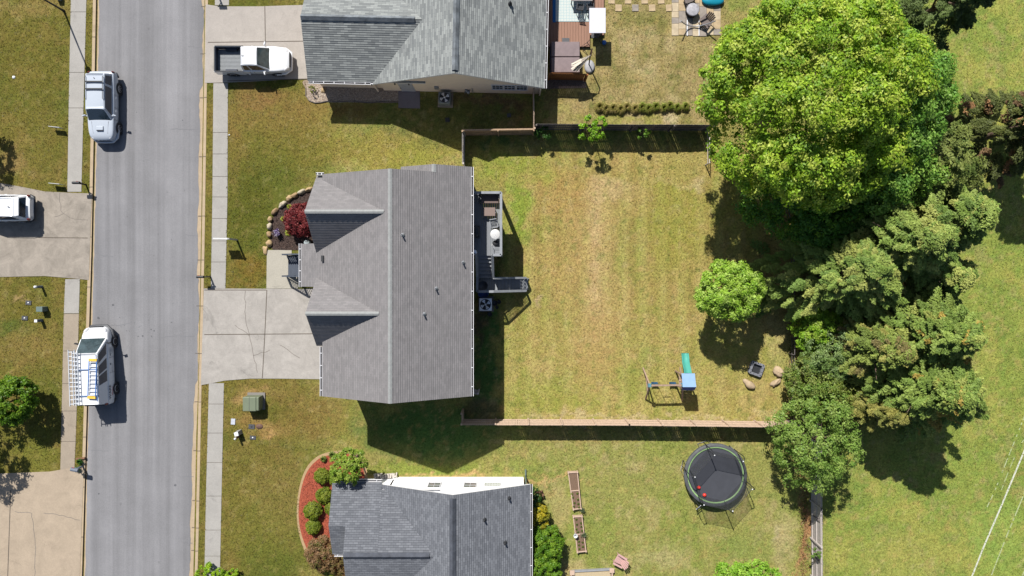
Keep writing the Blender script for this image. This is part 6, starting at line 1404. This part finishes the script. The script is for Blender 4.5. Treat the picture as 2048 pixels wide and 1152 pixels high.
def ball_shrub(label, p, r, h, cols, seed, group, n=130, leaf=.09):
    rs = np.random.RandomState(seed); t = thing('round_shrub', label, 'shrub', p, 0, group)
    mb = MB(); mb.blob((0, 0, h * .5), (r * .86, r * .86, h * .46), seed, .04, 10); mb.build('dark_core', mat('shrub_core', C(70, 76, 34), .9, .3, 20), t)  # solid dark core added behind the leaves to block seeing through
    P, N, I, nc = crown_points(rs, (r, r, h * .55), n, 55, .14 if r > .3 else .08, small=True, zmin=-.6, flat=.7)
    P = P + [0, 0, h * .52]; k = P[:, 2] > .01; leafmesh('crown', P[k], N[k], leaf * (.6 + .8 * rs.rand(k.sum())), .6, pal(rs, I[k], nc, cols), LEAF, t, rs); return t
for i, (lb, x, y, r) in enumerate((('round clipped shrub in the red mulch, topmost of the left column', 642.5, 954, 15), ('round clipped shrub in the red mulch, second from the top', 646, 993, 15.5), ('round clipped shrub in the red mulch, the largest one bulging left', 624, 1023, 17.5), ('round clipped shrub in the red mulch, lowest of the left column', 624, 1057, 14.5), ('round clipped shrub half under the roof corner of the lower house', 675, 962, 16), ('round clipped shrub peeking out from the eave below the roof corner', 662, 1020, 13))):
    ball_shrub(lb, G(1024 + (x - 1024) / 1.013, 540 + (y - 540) / 1.013), r / PPM * .88, r / PPM * 1.35, GRC, 60 + i, 'clipped round shrubs in the red mulch bed')
tree('shrub', 'large pinkish-brown rounded shrub at the lower end of the red mulch', 'shrub', A(645, 1108, .9), .85, (1.25, 1.3, .75), 480, 66, .26, .09, [(158, 124, 92), (140, 112, 78), (126, 120, 66), (176, 140, 110)], 70, trunk=.05, lobe_amp=.05, inner=.1, zmin=-.4, fine=.5)
tree('shrub', 'smaller brown-green shrub behind the pinkish shrub by the wall', 'shrub', A(680, 1128, .7), .7, (.7, .9, .55), 90, 60, .22, .1, [(150, 124, 88), (130, 116, 70)], 71, trunk=.03, lobes=4)
tree('shrub', 'low lime ground shrub at the bottom of the red mulch bed', 'shrub', A(661, 1150, .3), .3, (.35, .35, .3), 24, 50, .14, .09, [(150, 170, 60)], 72, trunk=0)
t = tree('ornamental_tree', 'spreading light green ornamental tree at the roof corner of the lower house', 'tree', A(696, 934, 3.0), 3.0, (1.25, 1.05, .9), 230, 60, .26, .12, [(150, 178, 66), (130, 162, 56), (168, 188, 84)], 73, trunk=.06, limbs=9, lobes=9, lobe_amp=.55, inner=.3, zmin=-.5)
def tuft(label, p, r, cols, seed, n=60, group=None, h=.3, name='grass_plant', cat='plant'):
    rs = np.random.RandomState(seed); t = thing(name, label, cat, p, 0, group); mb = MB()
    a = rs.rand(n) * 6.283; L_ = r * (.5 + .6 * rs.rand(n)); d = np.stack([np.cos(a), np.sin(a), np.zeros(n)], 1); s = np.stack([-np.sin(a), np.cos(a), np.zeros(n)], 1) * .028
    v = []; cl = []
    cc = np.array([C(*c) for c in cols])
    V = np.stack([-s, s, d * (L_ * .55)[:, None] + s * .8 + [0, 0, h], d * (L_ * .55)[:, None] - s * .8 + [0, 0, h], d * L_[:, None] + [0, 0, h * .55]], 1)
    me = bpy.data.meshes.new('blades'); fs = []
    for i in range(n): b = i * 5; fs += [(b, b + 1, b + 2, b + 3), (b + 3, b + 2, b + 4)]
    me.from_pydata(V.reshape(-1, 3).tolist(), [], fs); ca = me.color_attributes.new('tint', 'FLOAT_COLOR', 'POINT')
    q = np.ones((n, 5, 4), 'f'); q[:, :, :3] = (cc[rs.choice(len(cc), n)] * (.8 + .4 * rs.rand(n))[:, None])[:, None]; ca.data.foreach_set('color', q.ravel()); me.materials.append(LEAF)
    o = bpy.data.objects.new('blades', me); COL.objects.link(o); o.parent = t; return t
tuft('leafy day lily at the top of the red mulch, left one', G(648, 917), .3, [(120, 150, 60), (140, 160, 80)], 1, group='leafy plants in the red mulch'); tuft('leafy day lily at the top of the red mulch, right one', G(666, 908), .34, [(120, 150, 60), (140, 160, 80)], 2, group='leafy plants in the red mulch')
# hedge row of ornamental grasses in the upper yard: each clump a plant
for i in range(13):
    x = 1197 + i * 14.2; y = 217 - i * .28 + (1.5 if i % 2 else -1); f = i / 12
    cols = [(216, 196, 128), (186, 172, 96), (160, 160, 76)] if f < .45 else [(160, 176, 72), (140, 160, 60), (190, 180, 100)]; x += rj.uniform(-2, 2); y += rj.uniform(-2, 2)
    nth = ('first', 'second', 'third', 'fourth', 'fifth', 'sixth', 'seventh', 'eighth', 'ninth', 'tenth', 'eleventh', 'twelfth', 'thirteenth')[i]
    tuft(f'{"straw-tipped" if f < .45 else "green"} ornamental grass, {nth} clump from the left in the row above the weathered fence', G(x, y), .46 - .08 * f, cols, 80 + i, 190, 'ornamental grasses in a row', .36, 'ornamental_grass', 'grass clump')
# ---- front bed of the middle house
bed('mulch_bed', [(640, 374), (612, 381), (585, 393), (566, 406), (552, 424), (543, 446), (541, 470), (543, 496), (560, 500), (610, 500), (650, 500), (660, 440)], MULB, .03)
RK = [(619, 379, 12, 7), (604, 384, 13, 8), (590, 391, 11, 8), (579, 397, 9, 9), (566, 409, 12, 8), (551, 423, 11, 8), (541, 439, 8, 8), (540, 453, 9, 9), (539, 469, 8, 9), (539, 487, 9, 11)]
RKN = ('first', 'second', 'third', 'fourth', 'fifth', 'sixth', 'seventh', 'eighth', 'ninth', 'last')
RKM = [mat('tan_stone', C(196, 168, 126), .9, .22, 4, .5), mat('brown_stone', C(178, 148, 110), .9, .22, 4, .5), mat('pale_stone', C(204, 190, 166), .9, .2, 4, .5)]
for i, (x, y, a, b) in enumerate(RK):
    ang_ = (20, 25, 30, 40, 45, 50, 70, 85, 90, 100)[i]
    rock(f'{("tan", "brown", "pale")[(i * 2) % 3]} edging stone, {RKN[i]} going down along the dark mulch bed', G(x, y), (a / PPM * .8, b / PPM * .62, .24), 20 + i, RKM[(i * 2) % 3], R(ang_), 'edging stones round the dark mulch bed', cat='stone', amp=.18)
rock('low tan stone just outside the lower end of the dark mulch bed', G(531, 500), (.2, .32, .1), 44, RKM[0], 0, None, cat='stone')
tree('red_maple', 'dark red weeping maple in the dark mulch by the porch', 'maple', A(602, 440, .8), .8, (1.15, 1.3, .6), 420, 66, .26, .1, [(140, 52, 60), (116, 40, 48), (160, 72, 76)], 90, trunk=.05, lobe_amp=.1, inner=.1, zmin=-.3, fine=.6)
for i, (x, y, r, lb) in enumerate(((580, 413, .2, 'topmost'), (567, 438, .2, 'middle'), (577, 466, .24, 'lowest'))):
    tuft(f'yellow-green hosta in the dark mulch, {lb} of three', G(x, y), r * 1.15, [(206, 214, 80), (186, 204, 70), (220, 222, 120)], 93 + i, 60, 'hostas in the dark mulch', .16, 'hosta', 'plant')
t = thing('flower_pot', 'dark pot of purple and white flowers in the dark mulch', 'flower pot', G(557.5, 466))
mb = MB(); mb.lathe((0, 0, 0), [(.11, 0), (.17, .36), (.18, .38), (.14, .38), (.13, .3), (0, .3)], 14); mb.build('pot', BLK, t)
rs = np.random.RandomState(5); P = rs.normal(size=(220, 3)) * [.09, .11, .05] + [0, 0, .45]; cc = np.array([C(150, 120, 190), C(214, 206, 226), C(110, 90, 160)])[rs.choice(3, 220)]; leafmesh('flowers', P, rs.normal(size=(220, 3)) * .5 + [0, 0, 1], np.full(220, .09), .8, cc, LEAF, t, rs)
t = thing('planter_urn', 'pale round ornament in the mulch beside the porch roof corner', 'ornament', G(618, 486))
mb = MB(); mb.lathe((0, 0, 0), [(.14, 0), (.1, .12), (.2, .42), (.22, .5), (.17, .62), (.08, .68), (0, .69)], 16); mb.build('body', mat('pale_ceramic', C(206, 220, 222), .4, .12, 8), t)
mb = MB(); mb.blob((0, .05, .66), (.12, .05, .04), 3, .1, 6); mb.build('rim', DKG, t)
# pale stone bed at the upper house
bed('stone_bed', [(612, 160), (612, 180), (614, 195), (624, 204), (640, 206), (660, 204), (700, 203), (745, 205), (797, 203), (797, 172), (700, 170)], mat('gravel_base', C(170, 150, 130), .95, .3, 12, .8), .025)
def pebbles(name, lab, region, n, cols, seed, r=(.03, .07)):
    rs = np.random.RandomState(seed); vs = []; fs = []; col = []
    oc = np.array([[1, 0, 0], [0, 1, 0], [-1, 0, 0], [0, -1, 0], [0, 0, 1]]); of = [(0, 1, 4), (1, 2, 4), (2, 3, 4), (3, 0, 4)]
    cc = np.array([C(*c) for c in cols]); k = 0
    while k < n:
        x = rs.uniform(*region[0]); y = rs.uniform(*region[1])
        if not region[2](x, y): continue
        p = np.array(G(x, y, .02)); q = r[0] + (r[1] - r[0]) * rs.rand(); th = rs.rand() * 3; m = np.array([[math.cos(th), -math.sin(th), 0], [math.sin(th), math.cos(th), 0], [0, 0, 1]])
        V = (oc * [q, q * .7, q * .5]) @ m.T + p; fs += [tuple(k * 5 + j for j in f) for f in of]; vs += V.tolist(); col += [cc[rs.randint(len(cc))] * (.8 + .4 * rs.rand())] * 5; k += 1
    me = bpy.data.meshes.new(name); me.from_pydata(vs, [], fs); ca = me.color_attributes.new('tint', 'FLOAT_COLOR', 'POINT'); c4 = np.ones((len(vs), 4), 'f'); c4[:, :3] = col; ca.data.foreach_set('color', c4.ravel())
    m = bpy.data.materials.new('stones'); m.use_nodes = True; at = m.node_tree.nodes.new('ShaderNodeAttribute'); at.attribute_name = 'tint'; m.node_tree.links.new(at.outputs['Color'], m.node_tree.nodes['Principled BSDF'].inputs['Base Color']); m.node_tree.nodes['Principled BSDF'].inputs['Roughness'].default_value = .9
    me.materials.append(m); o = bpy.data.objects.new(name, me); COL.objects.link(o); tag(o, lab, 'gravel', kind='stuff')
pebbles('pale_gravel', 'loose pale and brown stones in the bed along the upper house', ((613, 797), (165, 204), lambda x, y: (x > 620 or (y < 195 and x > 614)) and not (x > 760 and y > 202)), 7000, [(226, 210, 190), (206, 186, 166), (176, 156, 140), (190, 176, 166)], 3)
mb = MB(); P = [(612, 176), (612, 192), (618, 201), (630, 206), (642, 205), (655, 202), (670, 204), (700, 203), (740, 206), (760, 204), (797, 205)]
for a, b in zip(P[:-1], P[1:]): mb.beam(G(*a, .04), G(*b, .04), .04, .1)
tag(mb.build('bed_edging', mat('edging_grey', C(120, 112, 108), .7, .2, 5)), 'thin grey edging strip along the stone bed', 'edging')
tree('shrub', 'small olive shrub alone in the pale stone bed', 'shrub', G(629, 179), .3, (.2, .22, .25), 18, 40, .1, .07, [(140, 144, 70)], 97, trunk=.02)
rock('yellowish stone in the pale stone bed', G(647, 181), (.16, .2, .12), 60, RKM[0])
mb = MB(); p = G(163, 916, .1); mb.box((0, 0, 0), (.62, .1, .14), R(5)); tag(mb.build('timber', mat('brown_timber', C(150, 110, 84), .8, .2, 5), loc=p), 'short brown timber across the verge above the grey mailbox', 'timber')
tuft('green leafy plant in front of the grey mailbox', G(158, 937), .3, [(60, 110, 40), (80, 130, 50)], 98, 60, 'plants at the grey mailbox'); tuft('green leafy plant behind the grey mailbox', G(163, 922), .3, [(60, 110, 40), (80, 130, 50)], 99, 60, 'plants at the grey mailbox')
# potted plants by the planters and seedlings
for lb, x, y in (('potted plant at the lower right corner of the upper planter', 1163, 1017), ('potted plant hanging on the middle right edge of the lower planter', 1167, 1066)):
    t = thing('potted_plant', lb, 'potted plant', G(x, y), 0, 'potted plants at the raised planters')
    mb = MB(); mb.lathe((0, 0, 0), [(.1, 0), (.14, .26), (.11, .26), (0, .22)], 12); mb.build('pot', BLK, t)
    rs = np.random.RandomState(int(x)); P = rs.normal(size=(150, 3)) * [.09, .09, .07] + [0, 0, .4]; leafmesh('foliage', P, rs.normal(size=(150, 3)) * .5 + [0, 0, 1], np.full(150, .07), .6, np.array([C(110, 130, 90)]) * (.7 + .6 * rs.rand(150))[:, None], LEAF, t, rs)
k = 0
for (x, y) in ((1143, 985), (1154, 984), (1145, 992), (1155, 996), (1148, 1003), (1156, 1005), (1147, 1010), (1157, 1012), (1152, 1036), (1161, 1043), (1153, 1046), (1162, 1050), (1152, 1055), (1155, 1061), (1163, 1058), (1157, 1080), (1164, 1081), (1157, 1087), (1165, 1090), (1158, 1094)):
    up_ = y < 1020; nn = ('1st', '2nd', '3rd', '4th', '5th', '6th', '7th', '8th', '9th', '10th', '11th', '12th')[k if up_ else k - 8]; k += 1
    tuft(f'small green seedling, {nn} counting downward in the {"upper" if up_ else "lower"} raised planter', G(x, y, .26), .1, [(140, 160, 60), (90, 120, 50)], 120 + k, 22, 'seedlings in the raised planters', .08, 'seedling', 'seedling')
# thin weedy sprigs along the back fence edge (nobody could count them)
rs = np.random.RandomState(77); n = 2600; yy = rs.uniform(480, 845, n); xx = 1583 + rs.normal(size=n) * 7; P = np.stack([(xx - 1024) / PPM, (540 - yy) / PPM, rs.rand(n) * .25], 1)
o = leafmesh('undergrowth', P, rs.normal(size=(n, 3)) + [0, 0, .7], .05 + .1 * rs.rand(n), .4, np.array([C(*c) for c in ((140, 160, 70), (170, 160, 96), (110, 130, 60), (180, 150, 120))])[rs.choice(4, n)], LEAF, None, rs); tag(o, 'low mixed weeds and dry leaves along the foot of the back fence', 'weeds', kind='stuff')
n = 2600; yy = rs.uniform(860, 1300, n); xx = 1608 + rs.normal(size=n) * 6; P = np.stack([(xx - 1024) / PPM, (540 - yy) / PPM, rs.rand(n) * .1], 1)
o = leafmesh('dry_leaves', P, rs.normal(size=(n, 3)) * .6 + [0, 0, 1], .05 + .1 * rs.rand(n), .4, np.array([C(*c) for c in ((196, 140, 100), (170, 120, 90), (120, 130, 60), (206, 170, 130))])[rs.choice(4, n)], LEAF, None, rs); tag(o, 'strip of brown dry leaves beside the pale fence of the lower yard', 'dry leaves', kind='stuff')
# short grass tufts over the lawns, and loose chips on the mulch
rs = np.random.RandomState(5)
def inpoly(x, y, P):
    c = np.zeros(len(x), bool); n = len(P)
    for i in range(n):
        (x0, y0), (x1, y1) = P[i], P[(i + 1) % n]
        c ^= ((y0 > y) != (y1 > y)) & (x < (x1 - x0) * (y - y0) / ((y1 - y0) + 1e-9) + x0)
    return c
HARD = [[(400, 577), (692, 577), (692, 760), (480, 757), (402, 770)], [(533, 500), (597, 500), (597, 577), (533, 577)], [(410, 11), (650, 10), (650, 160), (455, 165), (410, 166)], [(-300, 367), (0, 367), (90, 384), (184, 388), (178, 560), (90, 552), (-300, 556)],
        [(-300, 950), (0, 947), (168, 932), (155, 1400), (-300, 1400)], [(688, 365), (950, 358), (950, 765), (688, 765)], [(637, -300), (1086, -300), (1086, 190), (760, 190), (637, 186)], [(684, 945), (1060, 945), (1060, 1700), (684, 1700)],
        [(597, 900), (740, 900), (740, 1165), (660, 1150), (600, 1085)], [(540, 375), (690, 370), (690, 505), (540, 505)], [(1088, -200), (1210, -200), (1210, 75), (1175, 176), (1088, 176)], [(612, 160), (842, 160), (842, 217), (612, 206)], [(1340, -200), (1445, -200), (1445, 76), (1340, 76)],
        [(1136, 942), (1171, 942), (1171, 1102), (1136, 1102)], [(1375, 885), (1485, 885), (1485, 1005), (1375, 1005)], [(1140, 1135), (1230, 1135), (1230, 1300), (1140, 1300)]]
def scatter(n, size, zr, cv, seed, name, lab, asp=.35):
    rs = np.random.RandomState(seed); x = rs.uniform(-30, 2080, n); y = rs.uniform(-30, 1185, n)
    bad = (x > np.interp(y, [q[0] for q in KL], [q[1] for q in KL]) - 1) & (x < np.interp(y, [q[0] for q in KR], [q[1] for q in KR]) + 1)
    bad |= (x > np.interp(y, [-200, 0, 384, 556, 940], [146, 142, 135, 131, 121]) + .5) & (x < np.interp(y, [-200, 0, 384, 556, 940], [178, 173, 163, 160, 149]) - .5) & (y < 940)
    bad |= (x > np.interp(y, [0, 165, 577, 770, 1152], [430, 427, 422, 418, 409]) + .5) & (x < np.interp(y, [0, 165, 577, 770, 1152], [458, 456, 451, 448, 440]) - .5)
    for P in HARD: bad |= inpoly(x, y, P)
    x = x[~bad]; y = y[~bad]; X_ = (x - 1024) / PPM; Y_ = (540 - y) / PPM; m = len(x)
    ix = np.clip(np.searchsorted(GX, X_), 0, len(GX) - 1); iy = np.clip(np.searchsorted(GY, Y_), 0, len(GY) - 1)
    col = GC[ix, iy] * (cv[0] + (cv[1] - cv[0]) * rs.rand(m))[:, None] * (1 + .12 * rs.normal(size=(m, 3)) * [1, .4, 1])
    P = np.stack([X_, Y_, rs.uniform(*zr, m)], 1)
    o = leafmesh(name, P, rs.normal(size=(m, 3)) * .75 + [0, 0, .8], size * (.5 + rs.rand(m)), asp, np.clip(col, 0, 1), LEAF, None, rs); tag(o, lab, 'grass', kind='stuff')
scatter(330000, .085, (.005, .045), (.88, 1.3), 1, 'grass', 'short mown grass blades across all the lawns')
def chips(name, lab, P, n, cols, seed):
    rs = np.random.RandomState(seed); xs_ = [p[0] for p in P]; ys_ = [p[1] for p in P]; x = rs.uniform(min(xs_), max(xs_), n); y = rs.uniform(min(ys_), max(ys_), n); k = inpoly(x, y, P); x = x[k]; y = y[k]; m = len(x)
    o = leafmesh(name, np.stack([(x - 1024) / PPM, (540 - y) / PPM, rs.uniform(.04, .07, m)], 1), rs.normal(size=(m, 3)) * .45 + [0, 0, 1], .06 + .09 * rs.rand(m), .3, np.array([C(*c) for c in cols])[rs.choice(len(cols), m)] * (.7 + .6 * rs.rand(m))[:, None], MATS['needle'], None, rs); tag(o, lab, 'mulch', kind='stuff')
chips('mulch_chips', 'loose red bark chips on the curved bed', [(656, 914), (697, 911), (712, 928), (727, 962), (720, 1150), (662, 1142), (631, 1116), (611, 1082), (601, 1040), (603, 992), (615, 950), (634, 925)], 5200, [(196, 96, 70), (170, 80, 60), (214, 120, 90), (130, 60, 48)], 6)
chips('bark_chips', 'loose dark bark chips on the stone-edged bed', [(638, 378), (612, 386), (585, 398), (568, 410), (556, 426), (547, 448), (545, 470), (546, 496), (600, 499), (650, 499)], 3000, [(100, 78, 70), (76, 60, 56), (124, 98, 86), (56, 46, 44)], 7)
